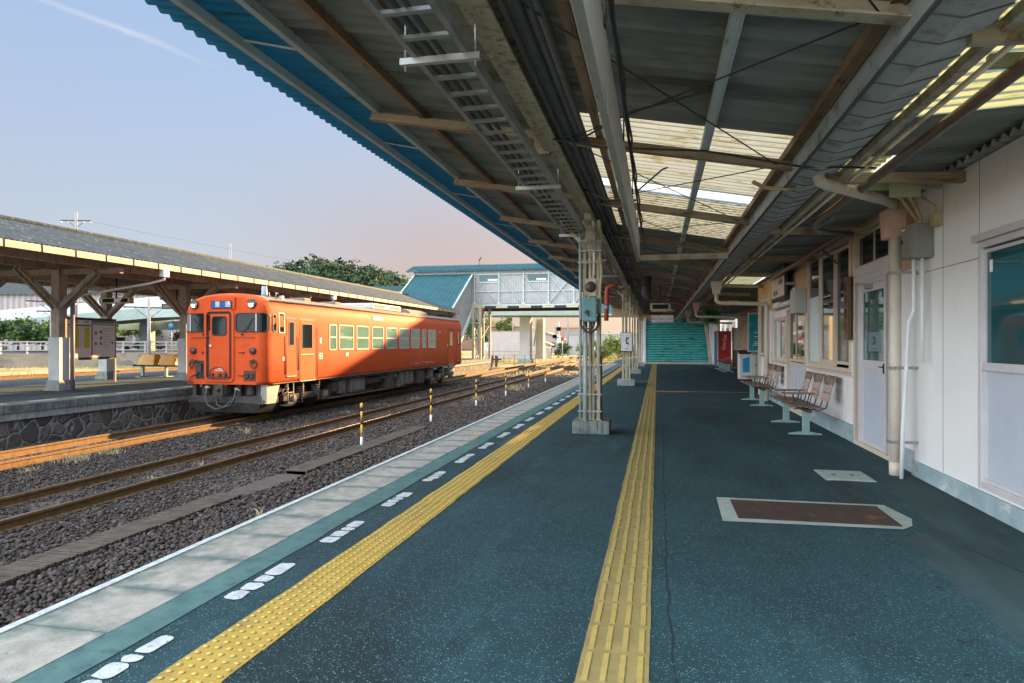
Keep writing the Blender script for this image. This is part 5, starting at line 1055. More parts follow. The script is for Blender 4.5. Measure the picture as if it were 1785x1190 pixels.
# below the floor
m = MB(); m.box(TX - 1.15, TX + 1.15, FY + .12, FY + .3, -.30, -.14); m.box(TX - 1.22, TX + 1.2, FY + .1, FY + .2, -.34, -.24)
for xx in (-1.1, -.45, .35, 1.02): m.box(TX + xx, TX + xx + .12, FY + .14, FY + .3, -.3, .2)
m.box(TX - .95, TX + .95, FY + .35, FY + .45, -.3, .18); B(m, 'end_frame', DARK, tr)
m = MB(); m.add([(TX - 1.15, FY + .05, -.36), (TX + 1.15, FY + .05, -.36), (TX + 1.25, FY + .75, -.38), (TX - 1.25, FY + .75, -.38), (TX - 1.0, FY + .18, -.62), (TX + 1.0, FY + .18, -.62), (TX + 1.1, FY + .75, -.62), (TX - 1.1, FY + .75, -.62)], [(0, 3, 2, 1), (4, 5, 6, 7), (0, 1, 5, 4), (1, 2, 6, 5), (3, 0, 4, 7), (2, 3, 7, 6)]); B(m, 'snow_guard', DARK, tr)
B(MB().add([(XS - .1, FY + .22, .19), (XS - .06, FY + .85, .19), (XS - .06, FY + .62, -.36), (XS - .1, FY + .22, -.36)], [(0, 1, 2, 3)]).add([(XS - .1, FY + .22, .19), (XS - .1, FY + .22, -.36), (XS - .22, FY + .12, -.36), (XS - .22, FY + .12, .19)], [(0, 1, 2, 3)]), 'corner_skirt', M('skirt grey', (.34, .33, .31), (.42, .4, .37), sc=4, rough=.7, st=[((.16, .13, .1), 4, .58, .72, V)]), tr)
B(MB().box(TX - .16, TX + .16, FY - .12, FY + .4, -.06, .2).box(TX - .13, TX + .13, FY - .22, FY - .12, -.12, .22).tube([(TX, FY - .22, .1), (TX, FY - .3, .05)], .06, 8), 'coupler', UFR, tr, bevel=.015)
m = MB()
for s, zb in ((-1, -.50), (1, -.44)):
    m.tube([(TX + s * .42, FY + .1, .1), (TX + s * .46, FY - .1, .06), (TX + s * .47, FY - .16, -.16), (TX + s * .36, FY - .2, -.38), (TX + s * .12, FY - .18, zb), (TX - s * .1, FY - .12, zb + .06), (TX - s * .3, FY + .1, -.2)], .022, 8)
B(m, 'air_hose', M('hose rubber', (.06, .06, .06), (.1, .095, .09), sc=6, rough=.6), tr)
BS(MB().tube([(TX + .40, FY + .0, .08), (TX + .5, FY - .12, .08)], .04, 8).tube([(TX - .42, FY, .1), (TX - .5, FY - .1, .12)], .04, 8).tube([(TX + .5, FY - .1, .1), (TX + .62, FY - .1, .02)], .015, 6), 'hose_cock', GALV, tr)
m = MB()
for xx in (-.75, .7): m.lathe((TX + xx, FY + .3, -.1), [(.13, 0), (.13, .12), (.09, .24)], 12)
BS(m, 'buffer_pot', UFR, tr)
for yc in (20.2, 34.6):
    bg_ = B(MB().box(XS - .28, XS - .14, yc - 1.55, yc + 1.55, -.36, -.18).box(TX - HW + .14, TX - HW + .28, yc - 1.55, yc + 1.55, -.36, -.18).box(TX - 1, TX + 1, yc - .2, yc + .2, -.4, -.05), 'bogie', UFR, tr)
    for dy in (-1.05, 1.05):
        for s in (-1, 1):
            B(MB().lathe((TX + s * .56, yc + dy, -.35), [(.001, -.07), (.36, -.065), (.43, -.06), (.43, .03), (.46, .06), (.46, .075), (.001, .07)], 28, 0, 'x'), 'wheel', DARK, bg_)
            B(MB().box(TX + s * 1.07, TX + s * 1.23, yc + dy - .17, yc + dy + .17, -.50, -.20).lathe((TX + s * 1.23, yc + dy, -.35), [(.14, -.02), (.13, .05), (.001, .06)], 14, 0, 'x'), 'axle_box', UFL if s > 0 else UFR, bg_)
        for s in (-1, 1):
            m = MB()
            for q in range(5): m.lathe((TX + s * 1.14, yc + dy * .45, -.30 + q * .07), [(.09, 0), (.13, .02), (.13, .04), (.09, .06)], 14)
            B(m, 'spring', UFL, bg_)
    B(MB().tube([(XS - .1, yc - .55, -.5), (XS - .1, yc - .5, .15)], .03, 6).tube([(XS - .1, yc + .5, -.5), (XS - .1, yc + .55, .15)], .03, 6), 'damper', UFL, bg_)
B(MB().tube([(XS - .06, 18.72, .2), (XS - .04, 18.72, -.5)], .018, 6).tube([(XS - .06, 19.05, .2), (XS - .04, 19.05, -.5)], .018, 6).box(XS - .08, XS - .03, 18.72, 19.05, -.12, -.1).box(XS - .08, XS - .03, 18.72, 19.05, -.45, -.42).box(XS - .3, XS - .04, 18.72, 19.05, -.51, -.48), 'step_ladder', M('ladder grey', (.3, .27, .22), (.36, .32, .27), sc=5, rough=.7), tr)
boxes = [(22.3, 22.75, -.40, .05, UFL), (23.2, 24.4, -.42, .06, UFL), (26.5, 27.3, -.55, .1, UFR), (28.0, 28.5, -.5, .14, UFL), (28.65, 29.1, -.45, .1, UFL), (29.25, 29.7, -.45, .1, UFL), (30.2, 31.2, -.5, .1, UFR), (32.0, 32.5, -.35, .15, UFL), (21.7, 22.1, -.3, .0, UFR)]
for a, b, z0, z1, mt in boxes:
    o = B(MB().box(XS - .62, XS - .09, a, b, z0, z1), 'equipment_box', mt, tr, bevel=.015)
    B(ring(MB(), XS - .088, XS - .078, a + .04, b - .04, z0 + .04, z1 - .04, .03), 'cover_rim', UFR, o)
B(MB().tube([(XS - .35, 24.6, -.1), (XS - .35, 26.4, -.1)], .17, 14).tube([(XS - .35, 25.6, -.05), (XS - .2, 26.3, -.02), (XS - .2, 27.4, -.05)], .1, 10), 'air_tank', UFR, tr); B(MB().tube([(XS - .28, 27.35, -.02), (XS - .28, 27.75, -.02)], .16, 14), 'air_tank', UFL, tr)
B(MB().box(TX - .7, TX + .9, 21.6, 33, -.45, .19), 'engine_bay', UFR, tr)
B(MB().tube([(XS - .1, 21.4, .13), (XS - .1, 33.5, .13)], .02, 6).tube([(XS - .14, 21.4, -.5), (XS - .14, 29, -.52)], .018, 6), 'brake_pipe', UFL, tr)
m = MB()
for i in range(16):
    y = R.uniform(FY + .35, FY + 1.5); z = R.uniform(-.1, .16); m.tube([(XS - .12, y, z), (XS - .1 + R.uniform(-.03, .03), y + R.uniform(-.1, .1), z - R.uniform(.05, .2)), (XS - .12, y + R.uniform(.05, .25), z - R.uniform(0, .1))], .012, 5)
B(m, 'brake_rigging', UFL, tr)
# ------------------------------------------------------------------ island platform with its own canopy
ISX = -14.1
ip = B(MB().box(-23.9, ISX - .15, -14, 57.5, -1.4, -.002), 'island_platform', asphalt('island asphalt', (.035, .055, .062), (.14, .17, .17), 80), kind='structure')
m = MB(); y = -12
while y < 57:
    m.box(ISX - .5, ISX + .03, y + .004, y + .896, -.17, .004 + R.uniform(-.003, .003)); y += .9
B(m, 'coping', CONCD, ip)
B(MB().box(ISX - .3, ISX, -12, 57.4, -.34, -.17), 'coping_course', CONC, ip)
# rubble wall: voronoi stones with pale mortar
rm = bpy.data.materials.new('rubble wall'); rm.use_nodes = True; t_ = rm.node_tree; L_ = t_.links; b_ = t_.nodes['Principled BSDF']
tc_ = nd(t_, 'ShaderNodeTexCoord'); v1 = nd(t_, 'ShaderNodeTexVoronoi', feature='DISTANCE_TO_EDGE'); v2 = nd(t_, 'ShaderNodeTexVoronoi')
nz = nd(t_, 'ShaderNodeTexNoise'); nz.inputs['Scale'].default_value = 3; mpp = nd(t_, 'ShaderNodeVectorMath', operation='ADD'); sc1 = nd(t_, 'ShaderNodeVectorMath', operation='SCALE'); sc1.inputs['Scale'].default_value = .25
L_.new(tc_.outputs['Object'], nz.inputs[0]); L_.new(nz.outputs['Color'], sc1.inputs[0]); L_.new(tc_.outputs['Object'], mpp.inputs[0]); L_.new(sc1.outputs[0], mpp.inputs[1])
for v_ in (v1, v2): v_.inputs['Scale'].default_value = 2.6; L_.new(mpp.outputs[0], v_.inputs[0])
rr = nd(t_, 'ShaderNodeMapRange'); rr.inputs[1].default_value = .03; rr.inputs[2].default_value = .1; L_.new(v1.outputs['Distance'], rr.inputs[0])
cr = nd(t_, 'ShaderNodeValToRGB'); sp_ = nd(t_, 'ShaderNodeSeparateColor'); L_.new(v2.outputs['Color'], sp_.inputs[0]); L_.new(sp_.outputs[0], cr.inputs[0])
cr.color_ramp.elements[0].color = (.055, .046, .042, 1); cr.color_ramp.elements[1].color = (.15, .125, .11, 1)
mx_ = nd(t_, 'ShaderNodeMix', data_type='RGBA'); L_.new(rr.outputs[0], mx_.inputs[0]); mx_.inputs[6].default_value = (.21, .22, .20, 1); L_.new(cr.outputs[0], mx_.inputs[7])
n2 = nd(t_, 'ShaderNodeTexNoise'); n2.inputs['Scale'].default_value = 9; n2.inputs['Detail'].default_value = 6; L_.new(tc_.outputs['Object'], n2.inputs[0])
m2_ = nd(t_, 'ShaderNodeMix', data_type='RGBA'); m2_.inputs[7].default_value = (.05, .06, .04, 1); r2_ = nd(t_, 'ShaderNodeMapRange'); r2_.inputs[1].default_value = .52; r2_.inputs[2].default_value = .7; L_.new(n2.outputs[0], r2_.inputs[0]); L_.new(r2_.outputs[0], m2_.inputs[0]); L_.new(mx_.outputs[2], m2_.inputs[6]); L_.new(m2_.outputs[2], b_.inputs['Base Color'])
bb_ = nd(t_, 'ShaderNodeBump'); bb_.inputs['Strength'].default_value = 1; bb_.inputs['Distance'].default_value = .06; L_.new(rr.outputs[0], bb_.inputs['Height']); L_.new(bb_.outputs[0], b_.inputs['Normal']); b_.inputs['Roughness'].default_value = .9
B(MB().box(ISX - .2, ISX - .06, -12, 57.45, -1.3, -.34).box(-23.8, ISX - .06, 57.45, 57.55, -1.3, -.02), 'rubble_wall', rm, ip)
B(strip(ISX - .72, ISX - .56, -12, 56, .002, .004), 'yellow_line', YEL, ip)
y = 8
m = MB()
while y < 55: m.box(ISX - .48, ISX - .36, y, y + .75, .0, .009); y += 1.35
BS(m, 'white_dash', WHITEP, ip)
SLATE = M('weathered slate roofing', (.032, .045, .05), (.065, .08, .086), sc=2.0, rough=.85, str3=(1, 3, 1), st=[((.22, .23, .23), 6, .58, .68, (.7, 3, 1)), ((.02, .028, .032), 3.2, .52, .66, (.5, 3, 1))])
WOODF = M('grey weathered timber', (.27, .23, .19), (.38, .33, .28), sc=3, rough=.8, st=[((.11, .07, .045), 4, .52, .7, (3, 3, .5))], bump=.15, bsc=30)
PLW = M('white painted timber post', (.50, .54, .56), (.58, .62, .63), sc=3, rough=.7, st=[((.28, .27, .25), 3, .55, .75, V)])
FASC = M('cream fascia board', (.33, .285, .25), (.41, .36, .32), sc=2, rough=.65, st=[((.36, .27, .18), 4, .56, .72, (4, .4, 4))])
EX, EZ, RX, RZ = -14.9, 3.78, -19.0, 5.08; IY0, IY1 = 1.0, 50.3
ic = T('island_canopy', (-19, 20, 0), 'long timber island canopy under grey weathered slate sheets', 'canopy')
B(MB().wave((EX, IY0, EZ + .05), (RX, IY0, RZ), (EX, IY1, EZ + .05), .16, .022), 'roof_sheet', SLATE, ic)
B(MB().wave((RX, IY0, RZ), (-23.1, IY0, EZ + .05), (RX, IY1, RZ), .16, .022), 'roof_sheet', SLATE, ic)
B(MB().tube([(RX, IY0, RZ + .02), (RX, IY1, RZ + .02)], .09, 8), 'ridge_cap', SLATE, ic)
m = MB(); y = IY0
while y < IY1: m.box(EX + .0, EX + .12, y + .004, min(y + 2.0, IY1) - .004, EZ - .15, EZ + .02); y += 2.0
B(m, 'fascia', FASC, ic)
m = MB(); y = IY0 + 1
while y < IY1: m.tube([(EX + .125, y, EZ - .16), (EX + .13, y, EZ + .04)], .014, 5); y += 1.0
BS(m, 'gutter_bracket', DARK, ic)
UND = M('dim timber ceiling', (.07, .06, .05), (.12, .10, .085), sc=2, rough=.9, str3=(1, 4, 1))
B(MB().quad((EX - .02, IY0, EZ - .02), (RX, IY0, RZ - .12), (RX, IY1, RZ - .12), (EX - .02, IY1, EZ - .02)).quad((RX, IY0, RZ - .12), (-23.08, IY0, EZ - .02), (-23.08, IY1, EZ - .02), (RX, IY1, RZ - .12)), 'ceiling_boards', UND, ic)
for x, z in ((-17.25, 3.62), (-20.7, 3.62), (-15.6, 3.62), (-22.4, 3.62)): B(MB().box(x - .08, x + .08, IY0, IY1, z - .1, z + .1), 'purlin', WOODF, ic)
for k in range(10):
    y = 5.9 + k * 5.5
    if y > IY1: break
    B(MB().box(-22.8, -15.1, y - .07, y + .07, 3.40, 3.56), 'cross_beam', WOODF, ic)
    for x in (-17.25, -20.7):
        p = B(MB().box(x - .14, x + .14, y - .14, y + .14, 1.55, 3.62), 'post', WOODF, ic)
        B(MB().box(x - .19, x + .19, y - .19, y + .19, .1, 1.55), 'post_casing', PLW, p, bevel=.01)
        B(MB().add([(x - .28, y - .28, 0), (x + .28, y - .28, 0), (x + .28, y + .28, 0), (x - .28, y + .28, 0), (x - .2, y - .2, .3), (x + .2, y - .2, .3), (x + .2, y + .2, .3), (x - .2, y + .2, .3)], [(4, 5, 6, 7), (0, 1, 5, 4), (1, 2, 6, 5), (2, 3, 7, 6), (3, 0, 4, 7)]), 'footing', CONC, p)
        b = MB()
        for dx, dy, w in ((1.35, 0, .09), (-1.35, 0, .09), (0, 1.35, .09), (0, -1.35, .09)):
            for o in (-.09, .09): b.bar((x + (o if dy else 0), y + (o if dx else 0), 2.35), (x + dx + (o if dy else 0), y + dy + (o if dx else 0), 3.48), .06, .14)
        B(b, 'brace', WOODF, p)
# gutter spouts
for y in (18.3, 29.5):
    B(MB().box(EX + .0, EX + .16, y - .12, y + .12, EZ - .36, EZ - .14).tube([(EX + .08, y, EZ - .34), (EX + .05, y, EZ - .45), (EX - .3, y - .1, EZ - .55), (-17.1, y - 1.4, 2.7)], .04, 8), 'rain_spout', PVCW, ic)
B(MB().tube([(-16.98, 17.1, 2.6), (-16.98, 17.1, 0)], .06, 8), 'downpipe', M('mauve grey pipe', (.2, .17, .2), rough=.5), ic)
for (x, y, l) in ((-17.9, 19.8, 'hanging strip lamp under the island canopy by the front post'), (-18.4, 23.4, 'hanging strip lamp under the island canopy above the timetable board'), (-16.4, 26, 'third strip lamp under the island canopy over the train front')):
    t = T('strip_lamp', (x, y, 2.7), l, 'lamp'); B(MB().box(x - .6, x + .6, y - .1, y + .1, 2.72, 2.92), 'housing', CREAM, t, bevel=.01); B(MB().box(x - .52, x + .52, y - .11, y - .1, 2.76, 2.88), 'face', GLS, t); B(MB().tube([(x, y, 2.92), (x, y, 3.6)], .03, 6), 'stem', DARK, t)
# timetable board
t = T('timetable_board', (-18.9, 19.8, 0), 'timetable board with two yellow columns standing on the island platform', 'timetable board')
ua = Vector((-.35, 2.5, 0)).normalized()
def bd(a, d=0): p = Vector((-18.75, 18.55, 0)) + ua * a; nn = Vector((ua.y, -ua.x, 0)); p += nn * d; return p
def bpan(m, a0, a1, z0, z1, d0, d1):
    q = [bd(a0, d0), bd(a1, d0), bd(a1, d1), bd(a0, d1)]
    return m.add([(p.x, p.y, z) for z in (z0, z1) for p in q], [(0, 1, 2, 3), (7, 6, 5, 4), (4, 5, 1, 0), (5, 6, 2, 1), (6, 7, 3, 2), (7, 4, 0, 3)])
B(bpan(bpan(MB(), 0, .06, 0, 2.24, 0, .06), 2.46, 2.52, 0, 2.24, 0, .06), 'post', WOODF, t); B(bpan(bpan(bpan(MB(), .06, 2.46, 2.16, 2.24, -.02, .08), .06, 2.46, .82, .9, 0, .06), 1.24, 1.27, .9, 2.16, .05, .06), 'frame', DARK, t)
pm_ = bpan(MB(), .06, 2.46, .9, 2.16, .01, .045)
B(bpan(bpan(MB(), .30, .62, 1.22, 1.92, .046, .049), .88, 1.14, 1.22, 1.92, .046, .049), 'yellow_column', M('timetable yellow', (.42, .44, .02), (.48, .5, .04), sc=9, rough=.5), t)
B(bpan(bpan(MB(), .1, 1.2, 1.95, 2.0, .046, .049), 1.3, 2.42, 2.10, 2.15, .046, .049), 'heading_band', SIGNB, t); B(bpan(MB(), 1.3, 2.42, 2.0, 2.10, .046, .049), 'green_band', M('notice green', (.22, .42, .33), rough=.5), t)
text('時刻表', .1, TXTB, tuple(bd(.45, .05) + Vector((0, 0, 2.09))), ua, (0, 0, 1), t); text('のりば', .09, TXTB, tuple(bd(.98, .05) + Vector((0, 0, 2.09))), ua, (0, 0, 1), t)
k_ = len(pm_.f); m = pm_
for z in [1.9 - .06 * i for i in range(12)]:
    for a, b in ((.1, .28), (.66, .85), (.56, .6), (1.08, 1.12)): bpan(m, a, b - R.uniform(0, .05), z - .014, z, .044, .0515)
for z in (1.9, 1.84, 1.7, 1.62, 1.5, 1.42, 1.34, 1.26): bpan(m, 1.75 + R.uniform(0, .1), 2.1 + R.uniform(0, .25), z - .012, z, .046, .049)
m.mi = [1 if i >= k_ else 0 for i in range(len(m.f))]
B(m, 'panel', [SIGNW, M('print grey', (.2, .22, .25), rough=.6)], t)
m = MB()
for a, z in ((1.4, 1.72), (1.4, 1.36), (1.66, 1.76), (1.66, 1.55), (1.66, 1.36), (2.28, 1.38)): bpan(m, a, a + R.uniform(.07, .13), z - .04, z + .06, .046, .05)
B(m, 'pictogram', M('pictogram blue', (.05, .16, .3), rough=.5), t)
# yellow bench seats
t = T('bench', (-20.2, 24.3, 0), 'pair of yellow shell seats on a black beam, island platform', 'bench')
YS = M('yellow seat plastic', (.55, .26, .02), (.62, .31, .03), sc=4, rough=.4)
B(MB().box(-21.1, -18.9, 24.2, 24.4, .42, .48).box(-21.3, -20.6, 24.0, 24.6, .48, .5), 'beam', BLACK, t)
for x in (-20.7, -19.6): B(MB().box(x - .05, x + .05, 24.25, 24.35, .03, .42).box(x - .1, x + .1, 24.0, 24.6, 0, .03), 'leg', LEGT, t)
for x in (-20.3, -19.35):
    B(MB().tube([(x - .42, 24.3, .62), (x + .36, 24.3, .62)], .2, 12), 'seat_roll', YS, t); B(MB().add([(x - .44, 24.0, .5), (x + .38, 24.0, .5), (x + .3, 24.15, .92), (x - .3, 24.15, .92), (x - .44, 24.6, .5), (x + .38, 24.6, .5), (x + .3, 24.45, .92), (x - .3, 24.45, .92)], [(0, 1, 2, 3), (5, 4, 7, 6), (3, 2, 6, 7), (1, 5, 6, 2), (4, 0, 3, 7)]), 'seat', YS, t, bevel=.04)
# ------------------------------------------------------------------ footbridge across the tracks
TEALR = M('teal roof paint', (.010, .062, .077), (.016, .088, .105), sc=1.5, rough=.55, str3=(1, 1, 1), st=[((.01, .06, .08), 1.2, .52, .7, (3, 3, .5)), ((.08, .2, .22), 2, .62, .78, (2, 2, .4))])
FBW = M('pale footbridge cladding', (.32, .33, .33), (.39, .40, .40), sc=2, rough=.7, st=[((.26, .29, .3), 3, .55, .72, V), ((.18, .14, .1), 14, .66, .73, (1, 1, 1))])
FBS = M('pale green bridge steel', (.40, .48, .45), (.50, .57, .54), sc=2, rough=.6, st=[((.2, .17, .12), 6, .62, .74, (2, 2, .6))])
fb = T('footbridge', (-8, 58, 4.6), 'covered footbridge with pale trussed wall and teal roof over the tracks', 'footbridge')
YF = 56.5
B(MB().wave((-20.7, YF + .06, 4.72), (-20.7, YF + .06, 7.25), (3.5, YF + .06, 4.72), .2, .012), 'wall', FBW, fb)
B(MB().box(-20.7, 3.5, YF + 3, YF + 3.1, 4.7, 7.25).box(-20.8, -20.7, YF, YF + 3.1, 4.7, 7.6).box(-20.7, 4, YF + .1, YF + 3.1, 4.62, 4.72), 'shell', FBW, fb)
B(MB().box(-20.7, 4, YF + .0, YF + .14, 7.25, 7.62), 'frieze', FBW, fb)
m = MB().box(-15.4, 4, YF - .06, YF + .04, 4.52, 4.66).box(-15.4, 4, YF - .04, YF + .04, 7.17, 7.25).box(-15.4, 4, YF - .02, YF + .04, 5.72, 5.78)
k = 0; x = -15.3
PX = [-15.3 + 2.13 * i for i in range(9)]
for i, x in enumerate(PX):
    m.box(x - .05, x + .05, YF - .06, YF + .04, 4.6, 7.6)
    if i < 8:
        m.bar((x + .03, YF - .035, 7.1), (x + 2.08, YF - .035, 4.7), .05, .09, 0, (0, 1, 0))
        if i >= 3: m.bar((x + .03, YF - .055, 4.7), (x + 2.08, YF - .055, 7.1), .04, .08, 0, (0, 1, 0))
    m.box(x - .16, x + .16, YF - .075, YF - .06, 4.55, 4.8)
B(m, 'truss', FBS, fb)
for x in (-14.9, -10.7, -6.4, -2.2):
    f = B(ring(MB(), x - .02, x + 1.6, 0, 1, 0, 1, .1) if False else MB().box(x, x + 1.75, YF + .02, YF + .046, 6.62, 7.15), 'window', GLT, fb); B(MB().box(x + .75, x + 1.6, YF + .0, YF + .02, 6.66, 6.82), 'sign_strip', SIGNW, f); B(MB().box(x - .05, x + 1.8, YF - .01, YF + .05, 6.5, 6.6), 'sill', FBS, f)
B(MB().wave((-21.4, YF - .35, 7.62), (-21.4, YF + 1.55, 8.25), (4.2, YF - .35, 7.62), .25, .025).wave((-21.4, YF + 1.55, 8.25), (-21.4, YF + 3.45, 7.62), (4.2, YF + 1.55, 8.25), .25, .025), 'roof', TEALR, fb)
B(MB().box(-21.4, 4.2, YF - .37, YF - .33, 7.50, 7.60), 'eaves_board', TEALR, fb)
m = MB(); yb = MB(); x = -15.4; i = 0
while x < 4:
    (m if i % 2 else yb).box(x, x + 1.0, YF - .12, YF - .07, 4.34, 4.5); x += 1.0; i += 1
BS(m, 'warning_band', BLACK, fb); BS(yb, 'warning_band', M('faded warning paint', (.5, .42, .28), (.56, .48, .33), sc=4, rough=.7), fb)
B(MB().box(-15.4, 4, YF - .1, YF + .1, 4.3, 4.34).box(-15.4, 4, YF + 2.9, YF + 3.1, 4.2, 4.62), 'bottom_beam', DARK, fb)
B(MB().tube([(-15.3, 58, 8.2), (-15.3, 58, 8.75)], .03, 6).tube([(-15.3, 58, 8.6), (-15.1, 58, 8.9)], .06, 6), 'roof_finial', DARK, fb)
# stair hall descending to the island platform
sh_ = B(MB().wave((-20.7, 50.7, 4.05), (-20.7, YF - .05, 7.28), (-15.5, 50.7, 4.05), .3, .02), 'stair_roof', TEALR, fb)
B(MB().add([(-21.3, 49.6, 3.75), (-15.0, 49.6, 3.75), (-15.45, 50.8, 4.08), (-20.75, 50.8, 4.08), (-21.3, 49.6, 3.62), (-15.0, 49.6, 3.62), (-15.45, 51.8, 3.72), (-20.75, 51.8, 3.72)], [(0, 1, 2, 3), (4, 7, 6, 5), (0, 4, 5, 1), (1, 5, 6, 2)]), 'lower_eave', TEALR, fb)
BS(MB().bar((-15.45, 50.6, 4.05), (-15.45, YF, 7.3), .12, .14).bar((-20.7, 50.6, 4.05), (-20.7, YF, 7.3), .12, .14), 'verge_board', FBS, fb)
BS(MB().add([(-15.55, 51.6, .2), (-15.55, YF, 4.6), (-15.55, YF, 7.2), (-15.55, 50.9, 4.0), (-15.55, 50.9, .2), (-15.62, 51.6, .2), (-15.62, YF, 4.6), (-15.62, YF, 7.2), (-15.62, 50.9, 4.0), (-15.62, 50.9, .2)], [(0, 1, 2, 3, 4), (9, 8, 7, 6, 5), (0, 5, 6, 1), (3, 8, 9, 4)]).box(-20.7, -20.6, 51, YF, .1, 4.2), 'stair_side', FBW, fb)
B(MB().add([(-15.3, 50.0, -.02), (-15.3, YF + .1, 4.6), (-15.3, YF + .1, 4.3), (-15.3, 50.4, -.02), (-15.5, 50.0, -.02), (-15.5, YF + .1, 4.6), (-15.5, YF + .1, 4.3), (-15.5, 50.4, -.02)], [(0, 3, 2, 1), (4, 5, 6, 7), (0, 1, 5, 4), (2, 3, 7, 6)]), 'stringer', FBS, fb)
m = MB()
for i in range(24): m.box(-20.5, -15.6, 50.2 + i * .262, 50.5 + i * .262, -.02 + i * .19, .16 + i * .19)
B(m, 'steps', CONC, fb)
TOW = M('weathered steel tower', (.36, .32, .25), (.45, .41, .33), sc=2, rough=.65, st=[((.2, .12, .06), 3, .55, .72, V)])
m = MB()
for x, y in ((-15.1, 55.3), (-14.5, 55.3), (-15.1, 58.6), (-14.5, 58.6), (-15.9, 52.4)): m.box(x - .1, x + .1, y - .1, y + .1, -.9, 4.6 if y > 53 else 2.6)
for z0, z1 in ((-.6, 1.6), (1.6, 3.0), (3.0, 4.4)): m.bar((-15.1, 55.2, z0), (-14.5, 55.2, z1), .06, .06, 0, (0, 1, 0)); m.bar((-14.5, 55.2, z0), (-15.1, 55.2, z1), .06, .06, 0, (0, 1, 0)); m.bar((-14.5, 55.3, z0), (-14.5, 58.6, z1), .06, .06)
for z in (1.6, 3.0): m.box(-15.9, -14.4, 55.22, 55.3, z, z + .1)
m.bar((-15.9, 52.4, 1.5), (-14.5, 55.3, 1.7), .08, .1); B(m, 'tower', TOW, fb)
# right hand stair of the footbridge, teal lattice seen past the pillar
m = MB().box(-4.6, -1.0, 52.0, 52.08, 3.6, 6.3)
B(m, 'stair_screen', M('deep teal screen', (.03, .11, .13), (.05, .15, .17), sc=2, rough=.6), fb)
m = MB()
for i in range(9): m.bar((-4.4 + i * .4, 51.97, 4.9), (-4.1 + i * .4, 51.97, 6.2), .03, .03, 0, (0, 1, 0))
m.bar((-4.3, 51.95, 4.7), (-2.6, 51.95, 3.9), .05, .05, 0, (0, 1, 0)).box(-4.6, -1, 51.95, 52, 4.75, 4.85).box(-4.6, -1, 51.95, 52, 6.22, 6.3); B(m, 'screen_bars', FBS, fb)
# ------------------------------------------------------------------ road overpass behind
OVG = M('overpass green steel', (.28, .36, .33), (.35, .43, .40), sc=1, rough=.6, st=[((.24, .3, .27), 1.5, .56, .75, (1, 1, .4))])
OVP = M('overpass parapet cladding', (.52, .55, .54), (.58, .61, .6), sc=1, rough=.7)
ov = T('overpass', (-20, 80, -1), 'long pale green girder overpass climbing across behind the station', 'overpass')
path = [(-130, 71, 1.0), (-89.5, 78, 2.5), (-65.7, 83, 4.6), (-45, 82, 5.0), (-20, 78.6, 4.4), (-4, 80.9, 4.36), (20, 84, 4.3)]
g = MB(); p = MB()
for a, b in zip(path, path[1:]):
    h = 1.4 if a[0] < -30 else .9
    def seg(mb, off, za, zb):
        a3, b3 = Vector(a), Vector(b); nn = Vector((b3.y - a3.y, a3.x - b3.x, 0)).normalized()
        q = []
        for c in (a3, b3):
            for o in (off, off + .3):
                for z in (za, zb): q.append(c - nn * o + Vector((0, 0, z)))
        mb.add(q, [(0, 1, 5, 4), (2, 6, 7, 3), (1, 3, 7, 5), (0, 4, 6, 2)])
    seg(g, 0, 0, h); seg(g, -6, 0, h)
    a3, b3 = Vector(a), Vector(b); nn = Vector((b3.y - a3.y, a3.x - b3.x, 0)).normalized()
    g.add([c + nn * o + Vector((0, 0, h - .2)) for c in (a3, b3) for o in (0, 6)], [(0, 1, 3, 2)])
    if a[0] < -50: seg(p, -.05, h, h + (2.0 if b[0] > -80 else .5))
B(g, 'girder', OVG, ov)
m = MB()
x = path[4][0]
m.box(-20.3, 20, 78.0, 78.05, 5.2, 5.25)
if p.v: B(p, 'parapet', OVP, ov)
B(MB().box(-15.75, -14.55, 78.2, 79.8, -.55, 4.4), 'pier', M('pale pier paint', (.46, .49, .5), (.52, .55, .56), sc=1, rough=.7, st=[((.3, .31, .3), 2, .56, .75, V)]), ov); B(MB().box(-15.9, -14.4, 78.05, 79.95, -1.05, -.55), 'pier_base', PLIN, ov)
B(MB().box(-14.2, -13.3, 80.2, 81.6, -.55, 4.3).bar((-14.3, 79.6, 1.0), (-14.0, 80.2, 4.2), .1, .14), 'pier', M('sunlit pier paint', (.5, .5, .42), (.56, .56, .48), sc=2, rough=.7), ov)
B(MB().box(-70.6, -69.2, 82.2, 83.6, -1.0, 4.5), 'pier', OVG, ov); B(MB().box(-71.0, -68.8, 81.9, 83.9, -1.1, -.4), 'pier_base', CONC, ov)
B(MB().box(-75, -58, 83.3, 84.0, 3.2, 4.4), 'cross_head', OVG, ov)
